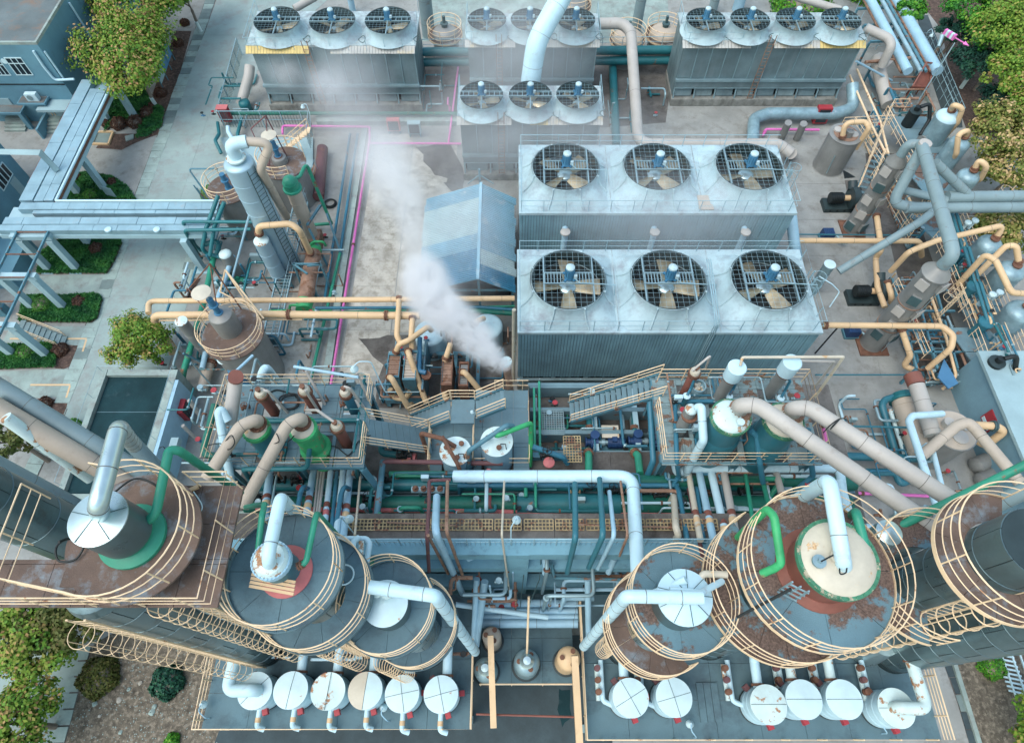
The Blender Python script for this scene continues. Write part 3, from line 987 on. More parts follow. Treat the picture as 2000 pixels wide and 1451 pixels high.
def ccol(parent, px, py, h=4.0, w=.5):
 b = P(px, py)
 m = MB().bx(b.x - w / 2, b.x + w / 2, b.y - w / 2, b.y + w / 2, 0, h)
 m.bx(b.x - w, b.x + w, b.y - w, b.y + w, 0, .12)
 m.obj('column', 'column_concrete', parent, smooth=False)
for q in ((265, 232), (212, 238), (207, 372), (155, 380), (97, 527), (152, 527), (175, 477), (397, 527), (370, 470)):
 ccol(br, *q, h=ZB - .9)
for x, y in ((845 / 4, 108.7 + 340), (1225 / 4, 108.7 + 340)):
 c = P(x, y, ZB + .0)
 MB().lathe((c.x, c.y, ZB - .05), [(.26, 0), (.26, .1), (.1, .16)], 14).obj('lamp_shade', 'white_pipe', br)
rk = thing('pipe_rack', 'low concrete rack frame running past the workshop', 'rack', (P(60, 600).x, P(60, 600).y, 0))
for q in ((67, 602), (127, 602), (93, 695), (27, 693)):
 ccol(rk, *q, h=3.9, w=.48)
for a, b_ in (((67, 602), (127, 602)), ((27, 693), (93, 695)), ((97, 527), (152, 527))):
 a, b_ = P(*a), P(*b_)
 MB().bar(a + Vector((-.4, 0, 4.1)), b_ + Vector((.4, 0, 4.1)), .45, .4).obj('cross_beam', 'column_concrete', rk)
for dx in (0, 2.4):
 a, b_ = P(127, 602), P(93, 695)
 MB().bar(Vector((a.x - dx, a.y + 5, 4.45)), Vector((a.x - dx, b_.y - 12, 4.45)), .12, .18).obj('edge_beam', 'frame', rk)
for k in range(6):
 yy = P(127, 602).y + 4 - k * 2.2
 MB().bar(Vector((P(127, 602).x - 2.4, yy, 4.5)), Vector((P(127, 602).x, yy, 4.5)), .08).obj('tie', 'rust', rk)
# steel portal over the bridge near the hall
po = thing('steel_portal', 'pale box girder portal spanning the bridge at the frame edge', 'portal', P(40, 330))
a = P(-40, 296, ZB + 1.9); b_ = P(78, 298, ZB + 1.9); c = P(94, 332, ZB)
MB().tube([a, b_, Vector((b_.x + .2, b_.y, ZB + .1))], .32, 4).obj('girder', 'palewall', po)
# notice board, signs, pit
nb = thing('notice_board', 'blue paneled notice board beneath the bronze tree', 'sign', P(332, 140))
b0, b1 = P(342, 118), P(322, 178)
for k in range(3):
 p, q = b0.lerp(b1, k / 3 + .02), b0.lerp(b1, (k + 1) / 3 - .02)
 MB().bar(p + Vector((0, 0, 1.5)), q + Vector((0, 0, 1.5)), .06, 1.5).obj('panel', 'sign_blue' if k < 2 else 'palewall', nb)
for k in range(4):
 p = b0.lerp(b1, k / 3)
 MB().cyl(p, p + Vector((0, 0, 2.3)), .05, n=6).obj('post', 'frame', nb)
sg = thing('lawn_sign', 'small pale blue sign board on the grass bed', 'sign', P(222, 390))
b = P(222, 390)
MB().bar(b + Vector((-.5, .2, .9)), b + Vector((.5, -.1, .9)), .05, 1.0).obj('board', 'palewall', sg)
for s in (-.45, .45):
 MB().cyl(b + Vector((s, -s * .3 + .05, 0)), b + Vector((s, -s * .3 + .05, .5)), .04, n=6).obj('leg', 'frame', sg)
pit = thing('drain_pit', 'square drain pit with yellow painted frame', 'drain', P(201, 272))
pp = [P(190, 260), P(222, 260), P(213, 284), P(181, 283)]
for i in range(4):
 MB().bar(pp[i] + Vector((0, 0, .1)), pp[(i + 1) % 4] + Vector((0, 0, .1)), .16, .2).obj('frame_bar', 'cream', pit)
MB().prism([(v.x, v.y) for v in pp], .0, .06).obj('cover', 'paver_dark', pit)
MB().prism([(v.x, v.y) for v in [P(245, 268), P(262, 264), P(262, 272), P(247, 278)]], 0, .12).thing('manhole_slab', 'concrete', 'small pale manhole slab by the copper shrubs', 'slab')
# yellow edged steps bottom-left of rack
sx = thing('footbridge', 'small steel steps with yellow handrails leading over a trench', 'steps', P(80, 650))
for k in range(9):
 c = P(42, 636, .7).lerp(P(122, 668, .15), k / 8)
 MB().box((c.x, c.y, c.z), (.42, 1.0, .05)).obj('tread', 'grating_grey', sx)
for s in (-.55, .55):
 a = P(40, 635, .7) + Vector((0, s, 0)); b_ = P(124, 668, .1) + Vector((0, s, 0))
 rail(sx, [a, b_], .8, 2, 'rail', .03, 1.2)
for y0, x0, x1, nm in ((662, 20, 170, 'yellow kerb line'), (752, 60, 138, 'yellow kerb line nearer the basin')):
 a, b_ = P(x0, y0), P(x1, y0)
 MB().bar(a + Vector((0, 0, .03)), b_ + Vector((0, 0, .03)), .14, .03).setting('painted_line', 'cream')
 e = P(x1 - 8, y0 + 25)
 MB().bar(b_ + Vector((0, -.08, .03)), e + Vector((0, 0, .03)), .14, .03).setting('painted_line', 'cream')

# ---------------------------------------------------------------- sunken basin with coated roof
zb = 3.2
bs = thing('settling_basin', 'blue rendered basin with dark water and a low concrete rim', 'basin', P(260, 900))
co = [P(190, 722, zb), P(338, 722, zb), P(300, 915, zb), P(138, 915, zb)]
x0 = (co[0].x + co[3].x) / 2; x1 = (co[1].x + co[2].x) / 2; y1 = co[0].y; y0 = y1 - 9.5
for nm, a in (('rim_wall', (x0, x0 + .4, y0, y1)), ('rim_wall', (x1 - .5, x1, y0, y1)), ('rim_wall', (x0 + .45, x1 - .5, y1 - .45, y1)), ('rim_wall', (x0 + .45, x1 - .5, y0, y0 + .45))):
 MB().bx(*a, 0, zb).obj(nm, 'concrete', bs, smooth=False)
MB().bx(x0 + .451, x1 - .501, y0 + .451, y1 - .451, 0, zb - .3).obj('water', 'water', bs)
for k in range(1, 3):
 yy = y1 - (y1 - y0) * k / 3
 MB().bx(x0 + .451, x1 - .501, yy - .02, yy + .02, zb - .302, zb - .28).obj('seam', 'deck_blue', bs)
MB().bx(x1, x1 + .25, y0, y1 - .8, .0, zb - .02).obj('side_panel', 'pale_blue', bs)
ledg = MB()
hr = MB()
rail(bs, [(x0 + .1, y0 + 1, zb), (x0 + .1, y1 - .1, zb), (x1 - .1, y1 - .1, zb), (x1 - .1, y0, zb)], .7, 1, 'rail_steel', .015, 2.0, name='cable_rail')
# hydrant box beside it
hb = P(385, 820)
hy = thing('hydrant_cabinet', 'red framed glass hydrant cabinet fixed to the basin side', 'cabinet', (x1 + .5, hb.y, 1.2))
MB().bx(x1 + .25, x1 + .6, hb.y - .55, hb.y + .55, 1.0, 2.3).obj('box', 'red', hy)
MB().bx(x1 + .6, x1 + .63, hb.y - .42, hb.y + .42, 1.12, 2.18).obj('door', 'glass', hy)
pipe('post_pipe', 'short capped grey bollard pipe above the hydrant cabinet', 'beige_grey', .16, [(370, 782, 2.6), (398, 822, .0)])
pipe('post_pipe', 'short capped grey bollard pipe below the hydrant cabinet', 'beige_grey', .13, [(357, 831, 2.2), (388, 862, .0)])
el = thing('electrical_box', 'perforated junction box with black cables on the basin side', 'junction box', P(345, 870, 2.8))
q = P(342, 868, 2.9)
MB().box((q.x, q.y, 2.9), (.5, .8, .5)).obj('case', 'palewall', el)
MB().tube(fillet(PL([(305, 880, 3.0), (318, 870, 3.2), (325, 880, 3.0), (335, 880, 3.0)]), .5), .03, 6).obj('cable', 'black', el)
# ---------------------------------------------------------------- cooling towers
def loft_sq_circle(mb, c, half, r, z0, z1, n=48, k=7, pw=2.2):
 """square skirt at z0 drawn in to a circle at z1"""
 vs, fs = [], []
 for i in range(k + 1):
  t = i / k
  for j in range(n):
   th = 2 * math.pi * (j + .5) / n
   cs, sn = math.cos(th), math.sin(th)
   m = max(abs(cs), abs(sn))
   rs = half / m
   q = 1 - (1 - t) ** pw
   rr = rs * (1 - q) + r * q
   vs.append((c[0] + rr * cs, c[1] + rr * sn, z0 + (z1 - z0) * t))
 for i in range(k):
  for j in range(n):
   q = (j + 1) % n
   fs.append((i * n + j, i * n + q, (i + 1) * n + q, (i + 1) * n + j))
 mb.add(vs, fs)

def blade_mesh(r0, r1, w0, w1, name='blade'):
 m = MB()
 vs = []
 for i in range(6):
  t = i / 5
  r = r0 + (r1 - r0) * t
  w = w0 + (w1 - w0) * (t ** .7)
  tw = .55 - .35 * t
  for s, dz in ((-1, .02), (0, .09), (1, .02)):
   vs.append((r, s * w / 2 * math.cos(tw), s * w / 2 * math.sin(tw) + dz))
  for s, dz in ((1, -.02), (0, .04), (-1, -.02)):
   vs.append((r, s * w / 2 * math.cos(tw), s * w / 2 * math.sin(tw) + dz - .03))
 fs = []
 for i in range(5):
  for j in range(6):
   q = (j + 1) % 6
   fs.append((i * 6 + j, i * 6 + q, (i + 1) * 6 + q, (i + 1) * 6 + j))
 fs += [tuple(range(5, -1, -1)), tuple(range(30, 36))]
 m.add(vs, fs)
 return m.mesh(name, 'blade')

def motor_on(mb_parent, c, s=1.):
 m = MB().lathe(c, [(.2 * s, 0), (.34 * s, .0), (.34 * s, .15 * s), (.3 * s, .2 * s), (.3 * s, .95 * s), (.26 * s, 1.0 * s)], 14)
 for k in range(10):
  a = 2 * math.pi * k / 10
  m.box((c[0] + .31 * s * math.cos(a), c[1] + .31 * s * math.sin(a), c[2] + .55 * s), (.05 * s, .05 * s, .6 * s), a)
 for a in (.8, 2.4, 4.0, 5.5):
  m.box((c[0] + .42 * s * math.cos(a), c[1] + .42 * s * math.sin(a), c[2] + .05 * s), (.2 * s, .16 * s, .12 * s), a)
 o = m.obj('motor', 'motor', mb_parent)
 MB().lathe((c[0], c[1], c[2] + .96 * s), [(.3 * s, 0), (.3 * s, .1 * s), (.2 * s, .2 * s), (0, .23 * s)], 14).obj('motor_cap', 'motor_cap', mb_parent)
 MB().box((c[0] + .38 * s, c[1] - .22 * s, c[2] + .35 * s), (.22 * s, .22 * s, .26 * s)).obj('terminal_box', 'motor_cap', mb_parent)
 return o

def guard(parent, c, r, z, step, w=.011):
 g = MB()
 k = int(r / step)
 for i in range(-k, k + 1):
  d = i * step
  h = math.sqrt(max(0, r * r - d * d))
  g.bar((c[0] + d, c[1] - h, z), (c[0] + d, c[1] + h, z), w)
  g.bar((c[0] - h, c[1] + d, z + w), (c[0] + h, c[1] + d, z + w), w)
 return g.obj('fan_guard', 'rail_steel', parent, smooth=False)

def big_fan(tower, c, zr, rot, half=3.0, r=2.32, nb=4):
 h = 1.25
 m = MB()
 loft_sq_circle(m, c, half, r + .1, zr + .02, zr + h)
 m.lathe((c[0], c[1], zr + h - .3), [(r + .1, 0), (r + .05, .32), (r + .01, .33), (r, .2), (r - .02, -.9)], 48, caps=False)
 o = m.obj('fan_hood', 'frp', tower, ang=50)
 for q in range(8):
  a = 2 * math.pi * (q + .5) / 8
  rb = MB()
  pts = []
  for i in range(6):
   t = i / 5
   mm = max(abs(math.cos(a)), abs(math.sin(a)))
   qq = 1 - (1 - t) ** 2.2
   rr = half / mm * (1 - qq) + (r + .1) * qq + .02
   pts.append((c[0] + rr * math.cos(a), c[1] + rr * math.sin(a), zr + .05 + (h - .05) * t))
  rb.tube(pts, .065, 5)
  rb.obj('hood_rib', 'frp', o)
 MB().lathe((c[0], c[1], zr + .02), [(0, 0), (r - .03, 0), (r - .03, .03), (0, .031)], 32).obj('well_shade_disc', 'dark', o)  # flat black disc on the roof, shade of the shaft put into its colour
 MB().lathe((c[0], c[1], zr + h + .035), [(r + .03, 0), (r - .03, 0), (r - .06, -.03), (r - .06, -1.1), (r - .03, -1.1)], 40, caps=False).obj('well_lining', 'skirt_black', o)
 key = ('big', nb)
 if key not in POSTS:
  POSTS[key] = blade_mesh(.35, r - .22, .55, 1.15)
 for k in range(nb):
  inst('blade', POSTS[key], (c[0], c[1], zr + .5), o, rot + 2 * math.pi * k / nb)
 MB().lathe((c[0], c[1], zr + .35), [(.55, 0), (.55, .2), (.4, .3), (0, .32)], 20).obj('hub', 'silver', o)
 zt = zr + h + .06
 for s in (-1, 1):
  MB().bar((c[0] + s * 1.55, c[1] - 1.75, zt), (c[0] + s * 1.55, c[1] + 1.75, zt), .09, .12).obj('fan_beam', 'galv', o)
 for y in (-.42, .42):
  MB().bar((c[0] - 1.6, c[1] + y, zt + .06), (c[0] + 1.6, c[1] + y, zt + .06), .07, .1).obj('fan_beam', 'galv', o)
 rk_ = ('bigrung',)
 if rk_ not in POSTS:
  POSTS[rk_] = MB().box((0, 0, 0), (.05, .84, .05)).mesh('rung', 'galv')
 for s in (-1, 1):
  for k in range(6):
   inst('rung', POSTS[rk_], (c[0] + s * (.5 + k * .2), c[1], zt + .08), o)
 motor_on(o, (c[0] + .05, c[1] + .05, zt + .1), .95)
 guard(o, c, r, zt - .03, .36, .01)
 MB().tube([(c[0] + .3, c[1] - .2, zt + .4), (c[0] + .7, c[1] - .5, zt + .2), (c[0] + 2.9, c[1] - .55, zt + .1), (c[0] + 3.0, c[1] - .55, zr + .3)], .03, 5).obj('conduit', 'rail_steel', o)
 return o

def big_tower(label, x0, x1, y0, y1, zr, fans, rots, zb=2.9, front=True):
 t = thing('cooling_tower', label, 'cooling tower', ((x0 + x1) / 2, (y0 + y1) / 2, 0))
 MB().bx(x0 - .06, x1 + .06, y0 - .06, y1 + .06, zr - .22, zr).obj('roof', 'frp', t, smooth=False)
 MB().bx(x0 + .1, x1 - .1, y0 + .1, y1 - .1, zb, zr - .22).obj('core', 'skirt_black', t)
 # cladding boards, front and both sides
 for (ax_, a0, a1, fix, sgn) in (('x', x0, x1, y0, -1), ('y', y0, y1, x1, 1), ('y', y0, y1, x0, -1)):
  k = 96 if ax_ == 'x' else 32
  if ax_ == 'x':
   for i in range(k):
    a, b_ = a0 + (a1 - a0) * i / k, a0 + (a1 - a0) * (i + 1) / k
    d = .05 + .02 * (i % 3 == 0) + random.uniform(0, .012)
    MB().bx(a + .013, b_ - .013, fix + .1, fix + .1 - d, zb + random.uniform(-.03, .03), zr - .23).obj('cladding_board', 'clad_blue', t, smooth=False)
  else:
   m = MB()
   for i in range(k):
    a, b_ = a0 + (a1 - a0) * i / k, a0 + (a1 - a0) * (i + 1) / k
    e = fix + sgn * (-.1 + .06)
    m.bx(min(fix - sgn * .1, e), max(fix - sgn * .1, e), a + .012, b_ - .012, zb, zr - .23)
   m.obj('side_cladding', 'clad_blue', t, smooth=False)
 # louvres, legs and basin below
 for k in range(7):
  z = zb - .12 - k * .13
  MB().bar((x0 + .05, y0 - .1 + .05 * k, z), (x1 - .05, y0 - .1 + .05 * k, z), .2, .02).obj('louvre', 'louver', t, smooth=False)
 for k in range(14):
  x = x0 + .1 + (x1 - x0 - .2) * k / 13
  MB().bar((x, y0 - .16, zb), (x, y0 + .18, zb - 1.05), .06).obj('louvre_post', 'rail_steel', t)
 MB().bx(x0 + .3, x1 - .3, y0 + .8, y1 - .3, 1.2, zb).obj('fill', 'dark', t)
 MB().bx(x0, x1, y0 + .25, y1, .6, 1.25).obj('basin', 'basin', t)
 MB().bx(x0, x1, y0 + .2, y0 + .5, 1.6, 1.85).obj('sill_beam', 'rail_steel', t)
 for k in range(9):
  x = x0 + .25 + (x1 - x0 - .5) * k / 8
  MB().bx(x - .13, x + .13, y0 + .28, y0 + .54, 0, zb).obj('leg', 'column_concrete', t)
 rail(t, [(x0 + .1, y0 + .1, zr), (x1 - .1, y0 + .1, zr), (x1 - .1, y1 - .1, zr), (x0 + .1, y1 - .1, zr)], 1.05, 2, 'rail_steel', .026, 1.55, closed=True, name='roof_rail')
 for k in range(1, 3):
  x = x0 + (x1 - x0) * k / 3
  MB().bx(x - .03, x + .03, y0, y1, zr + .001, zr + .03).obj('roof_joint', 'frp_dirty', t)
 for i, c in enumerate(fans):
  big_fan(t, c, zr, rots[i])
 return t

T6 = big_tower('nearest three fan blue clad cooling tower above the stairs', .4, 19.4, 21.75, 28.35, 8.7, [(3.56, 24.9), (9.9, 24.9), (16.23, 24.9)], [0, 1.5, .45])
T5 = big_tower('second three fan blue clad cooling tower beside the shed roof', .55, 20.0, 31.75, 38.55, 8.7, [(3.8, 34.95), (10.3, 34.95), (16.85, 34.95)], [.8, .7, .2])
for i, c in enumerate([(1105, 430), (1281, 430), (1460, 430)]):
 p = P(*c, 8.0)
 x = p.x
 m = MB().tube(fillet([Vector((x, 31.7, 7.2)), Vector((x, 31.25, 7.2)), Vector((x, 31.2, 2)), Vector((x, 30.2, .6))], .5), .22, 12)
 o = m.obj('feed_pipe', 'pale_blue', T5)
 MB().lathe((x, 31.2, 7.15), [(.23, 0), (.36, .1), (.36, .22), (.12, .3), (0, .31)], 14).obj('elbow_cap', 'beige_grey', o)
MB().bx(13.2, 14.2, 31.95, 33.3, 8.75, 8.82).thing('plywood_sheet', 'tan', 'loose square of pale board lying on the second tower roof', 'board')
# vertical conduits over the front tower roof
for k in range(3):
 pts = [(12.3 + .13 * k, 26.0, 10.6), (12.4 + .13 * k, 22.0, 9.9), (12.4 + .13 * k, 21.66, 9.6), (12.4 + .13 * k, 21.62, 2.6)]
 MB().tube(fillet([Vector(q) for q in pts], .3), .035, 6).obj('conduit', 'rail_steel', T6)
# caged ladder at the tower's side
def cage_ladder(parent, x, y, z0, z1, ang, w=.55, hoop=.42, mat='rail', rung_mat=None, zc=None, step=.9, hr=.016):
 """vertical caged ladder; ang = direction the climber's back faces"""
 c, s = math.cos(ang), math.sin(ang)
 tx, ty = -s, c
 o = None
 for q in (-1, 1):
  k = MB().bar((x + tx * w / 2 * q, y + ty * w / 2 * q, z0), (x + tx * w / 2 * q, y + ty * w / 2 * q, z1), .07, .05)
  if o is None:
   o = k.obj('ladder', rung_mat or mat, parent)
  else:
   k.obj('stringer', rung_mat or mat, o)
 key = ('rung', round(w, 2), rung_mat or mat)
 if key not in POSTS:
  POSTS[key] = MB().cyl((0, -w / 2, 0), (0, w / 2, 0), .018, n=5).mesh('rung', rung_mat or mat)
 n = int((z1 - z0) / .36)
 for i in range(n):
  inst('rung', POSTS[key], (x, y, z0 + .2 + i * .36), o, ang)
 key = ('hoop', round(hoop, 2), mat, hr)
 if key not in POSTS:
  pts = []
  for i in range(13):
   a = -math.pi * .62 + 2 * math.pi * .62 * i / 12
   pts.append((.36 + hoop * math.cos(a), hoop * math.sin(a), 0))
  pts = [(0, -w / 2, 0)] + pts + [(0, w / 2, 0)]
  POSTS[key] = MB().tube(pts, hr, 5).mesh('cage_hoop', mat)
 zc = z0 + 2.2 if zc is None else zc
 n = int((z1 - zc) / step)
 for i in range(n + 1):
  inst('cage_hoop', POSTS[key], (x, y, zc + i * step), o, ang)
 for a in (-1.1, 0, 1.1):
  px_, py_ = .36 + hoop * math.cos(a), hoop * math.sin(a)
  q = (x + px_ * c - py_ * s, y + px_ * s + py_ * c)
  MB().cyl((*q, zc), (*q, zc + n * step), hr, n=5).obj('cage_bar', mat, o)
 return o
cage_ladder(T5, 20.15, 35.5, 0, 9.6, 0, mat='rail_steel', step=.8)
cage_ladder(T6, 19.55, 25.6, 0, 9.6, 0, mat='rail_steel', step=.8)

def small_fan(tower, c, zr, r, rot, tilt=0):
 h = 1.15
 m = MB()
 prof = [(r * 1.2, 0), (r * 1.06, .22), (r * .98, .5), (r * .96, .8), (r, h - .05), (r + .03, h), (r - .04, h), (r * .92, .75), (r * .93, .1)]
 m.lathe((c[0], c[1], zr), prof, 40, caps=False)
 o = m.obj('fan_cowl', 'frp', tower, ang=60)
 MB().lathe((c[0], c[1], zr + .02), [(0, 0), (r * .93, 0), (r * .93, .03), (0, .031)], 28).obj('well_shade_disc', 'dark', o)  # no shaft below: the disc is coloured black for the shade inside
 MB().lathe((c[0], c[1], zr + .02), [(r * .9, 0), (r * .9, .75), (r * .965, h + .01), (r + .02, h + .02)], 32, caps=False).obj('well_lining', 'skirt_black', o)
 key = ('small', round(r, 2))
 if key not in POSTS:
  POSTS[key] = blade_mesh(.25, r * .85, .35, .7)
 for k in range(4):
  inst('blade', POSTS[key], (c[0], c[1], zr + .45), o, rot + math.pi / 2 * k)
 MB().lathe((c[0], c[1], zr + .25), [(.35, 0), (.35, .2), (0, .28)], 16).obj('hub', 'silver', o)
 zt = zr + h + .04
 for y in (-.28, .28):
  MB().bar((c[0] - r, c[1] + y + .1, zt), (c[0] + r, c[1] + y + .1, zt), .07, .1).obj('fan_beam', 'galv', o)
 for k in range(8):
  x = c[0] - r * .85 + r * 1.7 * k / 7
  if abs(x - c[0]) > .3:
   MB().box((x, c[1] + .1, zt + .02), (.05, .56, .05)).obj('rung', 'galv', o)
 MB().bar((c[0], c[1] - r, zt - .05), (c[0], c[1], zt - .05), .09, .1).obj('fan_beam', 'galv', o)
 motor_on(o, (c[0], c[1] + .1, zt + .05), .85)
 guard(o, c, r, zt - .06, .32, .01)
 return o

def small_tower(label, x0, x1, y0, y1, zr, fans, r, npan=11, base=.9, yellow=0, ladder=None):
 t = thing('cooling_tower', label, 'cooling tower', ((x0 + x1) / 2, (y0 + y1) / 2, 0))
 MB().bx(x0, x1, y0 + .5, y1, zr - .2, zr).obj('roof', 'frp_dirty', t, smooth=False)
 # front canopy strip of corrugated sheet, in sheets
 k = 8
 for i in range(k):
  a, b_ = x0 + (x1 - x0) * i / k, x0 + (x1 - x0) * (i + 1) / k
  if i == 3:
   continue
  m = MB()
  nn = 7
  for j in range(nn):
   xa = a + (b_ - a) * j / nn
   m.bar((xa + .06, y0 + .55, zr - .06), (xa + .06, y0 - .12, zr - .42), (b_ - a) / nn * .9, .03 + .02 * (j % 2))
  yl = (yellow == 1 and i < 3) or (yellow == 2 and i >= 6) or (yellow == 3 and i == 4)
  m.obj('canopy_sheet', 'canopy_yellow' if yl else 'canopy', t, smooth=False)
 xi0, xi1 = x0 + .25, x1 - .25
 yf = y0 + .55
 MB().bx(xi0 + .05, xi1 - .05, yf + .06, y1 - .1, base + 1.8, zr - .2).obj('core', 'clad_grey', t)
 zs = 2.75
 for i in range(npan):
  a, b_ = xi0 + (xi1 - xi0) * i / npan, xi0 + (xi1 - xi0) * (i + 1) / npan
  MB().bx(a + .05, b_ - .05, yf + random.uniform(-.02, .02), yf + .08, zs + .05, zr - .25).obj('wall_panel', 'clad_grey', t, smooth=False)
  MB().bx(b_ - .05, b_ + .04, yf - .05, yf + .07, zs, zr - .25).obj('panel_rib', 'galv', t)
 for xs, sg in ((xi0, -1), (xi1, 1)):
  n2 = 4
  for i in range(n2):
   a, b_ = yf + .1 + (y1 - yf - .2) * i / n2, yf + .1 + (y1 - yf - .2) * (i + 1) / n2
   MB().bx(xs - .06, xs + .06, a + .04, b_ - .04, .9, zr - .25).obj('side_panel', 'clad_grey', t, smooth=False)
 MB().bx(xi0 - .08, xi1 + .08, yf - .28, yf + .1, zs - .22, zs).obj('ledge', 'galv', t)
 MB().bx(xi0, xi1, yf - .1, yf + .08, zs - .95, zs - .23).obj('lower_panel', 'clad_grey', t)
 MB().bx(xi0, xi1, yf - .14, yf + .1, zs - 1.03, zs - .95).obj('ledge', 'galv', t)
 MB().bx(xi0 + .1, xi1 - .1, yf + .35, y1 - .3, .7, zs - .9).obj('fill', 'dark', t)
 nk = max(5, npan - 4)
 for i in range(nk + 1):
  x = xi0 + .05 + (xi1 - xi0 - .1) * i / nk
  MB().bar((x, yf + .05, zs - 1.0), (x, yf - .25, .75), .12).obj('leg', 'galv', t)
 for i in range(nk):
  a, b_ = xi0 + (xi1 - xi0) * i / nk, xi0 + (xi1 - xi0) * (i + 1) / nk
  MB().bar(((a + b_) / 2, yf + .25, zs - 1.0), ((a + b_) / 2, yf - .02, .85), (b_ - a) * .8, .03, (0, 1, 0)).obj('air_louvre', 'louver' if i % 2 else 'clad_grey', t, smooth=False)
 MB().bx(xi0 - .1, xi1 + .1, yf - .45, y1, .0, .75).obj('basin', 'basin', t)
 for i in range(nk * 2):
  a = xi0 + (xi1 - xi0) * (i + .1) / (nk * 2)
  MB().bx(a, a + (xi1 - xi0) / nk / 2 * .8, yf - .5, yf - .452, .08, .7).obj('basin_panel', 'basin', t)
 rail(t, [(x0 + .1, y1 - .1, zr), (x0 + .1, y0 + .1, zr - .2), (x1 - .1, y0 + .1, zr - .2), (x1 - .1, y1 - .1, zr)], 1.15, 2, 'rail_steel', .024, 1.6, name='roof_rail')
 if ladder is not None:
  x = x0 + (x1 - x0) * ladder
  la = MB().bar((x - .25, yf - .35, .3), (x - .25, y0 - .1, zr + .8), .06).bar((x + .25, yf - .35, .3), (x + .25, y0 - .1, zr + .8), .06).obj('ladder', 'rust_pale', t)
  for i in range(18):
   z = .5 + i * .36
   q = (z - .3) / (zr + .5)
   yy = yf - .35 + (y0 - .1 - yf + .35) * q
   MB().bar((x - .25, yy, z), (x + .25, yy, z), .035).obj('rung', 'rust_pale', la)
 for c, rot in fans:
  small_fan(t, c, zr, r, rot)
 # loose junk of the old roof: cable loops round each cowl
 for c, rot in fans:
  MB().tube([(c[0] + r * 1.25 + .3 * math.cos(a), c[1] - r * .55 + .45 * math.sin(a), zr + .12 + .1 * math.sin(2 * a)) for a in [i * .5 for i in range(13)]], .03, 5).obj('cable', 'rail_dark', t)
 return t

T1 = small_tower('steaming three fan tower behind the red hydrant box', -24.0, -8.7, 53.4, 59.1, 6.7, [((-21.2, 55.8), .3), ((-16.2, 55.75), .9), ((-11.2, 55.8), .2)], 2.05, 11, yellow=1, ladder=.36)
T2 = small_tower('three fan tower crossed by the leaning silver duct', -4.25, 8.05, 54.3, 58.75, 6.7, [((-2.26, 55.9), .6), ((1.62, 55.9), .1), ((5.77, 55.9), 1.0)], 1.72, 9, ladder=.25)
T3 = small_tower('three fan tower standing before the leaning silver duct', -4.55, 7.6, 43.9, 48.25, 6.7, [((-2.5, 45.5), .3), ((1.5, 45.5), 1.2), ((5.4, 45.5), .7)], 1.75, 9, yellow=3, ladder=.3)
T4 = small_tower('four fan grey tower with rusty ladder and yellow sheet end', 15.6, 32.3, 54.2, 58.9, 6.7, [((17.5, 55.9), .2), ((21.5, 55.9), .7), ((25.6, 55.9), .4), ((29.7, 55.9), 1.1)], 1.75, 12, yellow=2, ladder=.47)

# ---------------------------------------------------------------- shed with corrugated roof
sh = thing('shed', 'open shed with weathered blue and white corrugated roof', 'shed', (-3.3, 33.5, 0))
ys0, ys1 = 28.75, 38.4
ns = 13
rs_ = random.Random(12)
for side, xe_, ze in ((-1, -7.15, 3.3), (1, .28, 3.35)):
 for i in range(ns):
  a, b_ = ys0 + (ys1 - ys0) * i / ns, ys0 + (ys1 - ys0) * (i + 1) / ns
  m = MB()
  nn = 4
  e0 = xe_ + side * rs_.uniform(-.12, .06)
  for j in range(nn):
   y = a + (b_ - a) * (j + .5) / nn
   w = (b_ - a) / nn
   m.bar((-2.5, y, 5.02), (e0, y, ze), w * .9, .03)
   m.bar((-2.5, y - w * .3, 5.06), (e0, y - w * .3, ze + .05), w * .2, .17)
  MB().bar((-2.5, (a + b_) / 2, 4.97), (e0, (a + b_) / 2, ze - .05), b_ - a - .02, .03).obj('rib_shade_sheet', 'clad_grey', sh, smooth=False)  # darker sheet below, its colour draws the shadow lines between the ribs
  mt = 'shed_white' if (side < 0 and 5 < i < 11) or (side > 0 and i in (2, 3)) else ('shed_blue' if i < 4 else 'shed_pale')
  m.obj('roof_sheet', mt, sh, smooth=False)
MB().bar((-2.5, ys0 - .05, 5.1), (-2.5, ys1 + .05, 5.1), .22, .04).obj('ridge_cap', 'shed_pale', sh)
for y in (ys0 + .4, 33.5, ys1 - .4):
 for x in (-6.9, -2.5, .05):
  MB().bx(x - .09, x + .09, y - .09, y + .09, 0, 3.15 if x != -2.5 else 4.9).obj('post', 'frame', sh)
 MB().bar((-7, y, 3.15), (.1, y, 3.15), .12, .16).obj('tie_beam', 'frame', sh)
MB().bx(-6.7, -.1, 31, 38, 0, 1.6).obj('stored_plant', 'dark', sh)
b = Vector((-2.7, ys1 + .2, 0))
MB().bar((-2.6, ys1 + .35, 4.0), (-2.6, ys1 + .35, 6.2), .14).bar((-3.6, ys1 + .4, 4.6), (-2.6, ys1 + .35, 5.6), .07).bar((-1.5, ys1 + .4, 4.6), (-2.6, ys1 + .35, 5.6), .07).obj('ridge_mast', 'galv', sh)
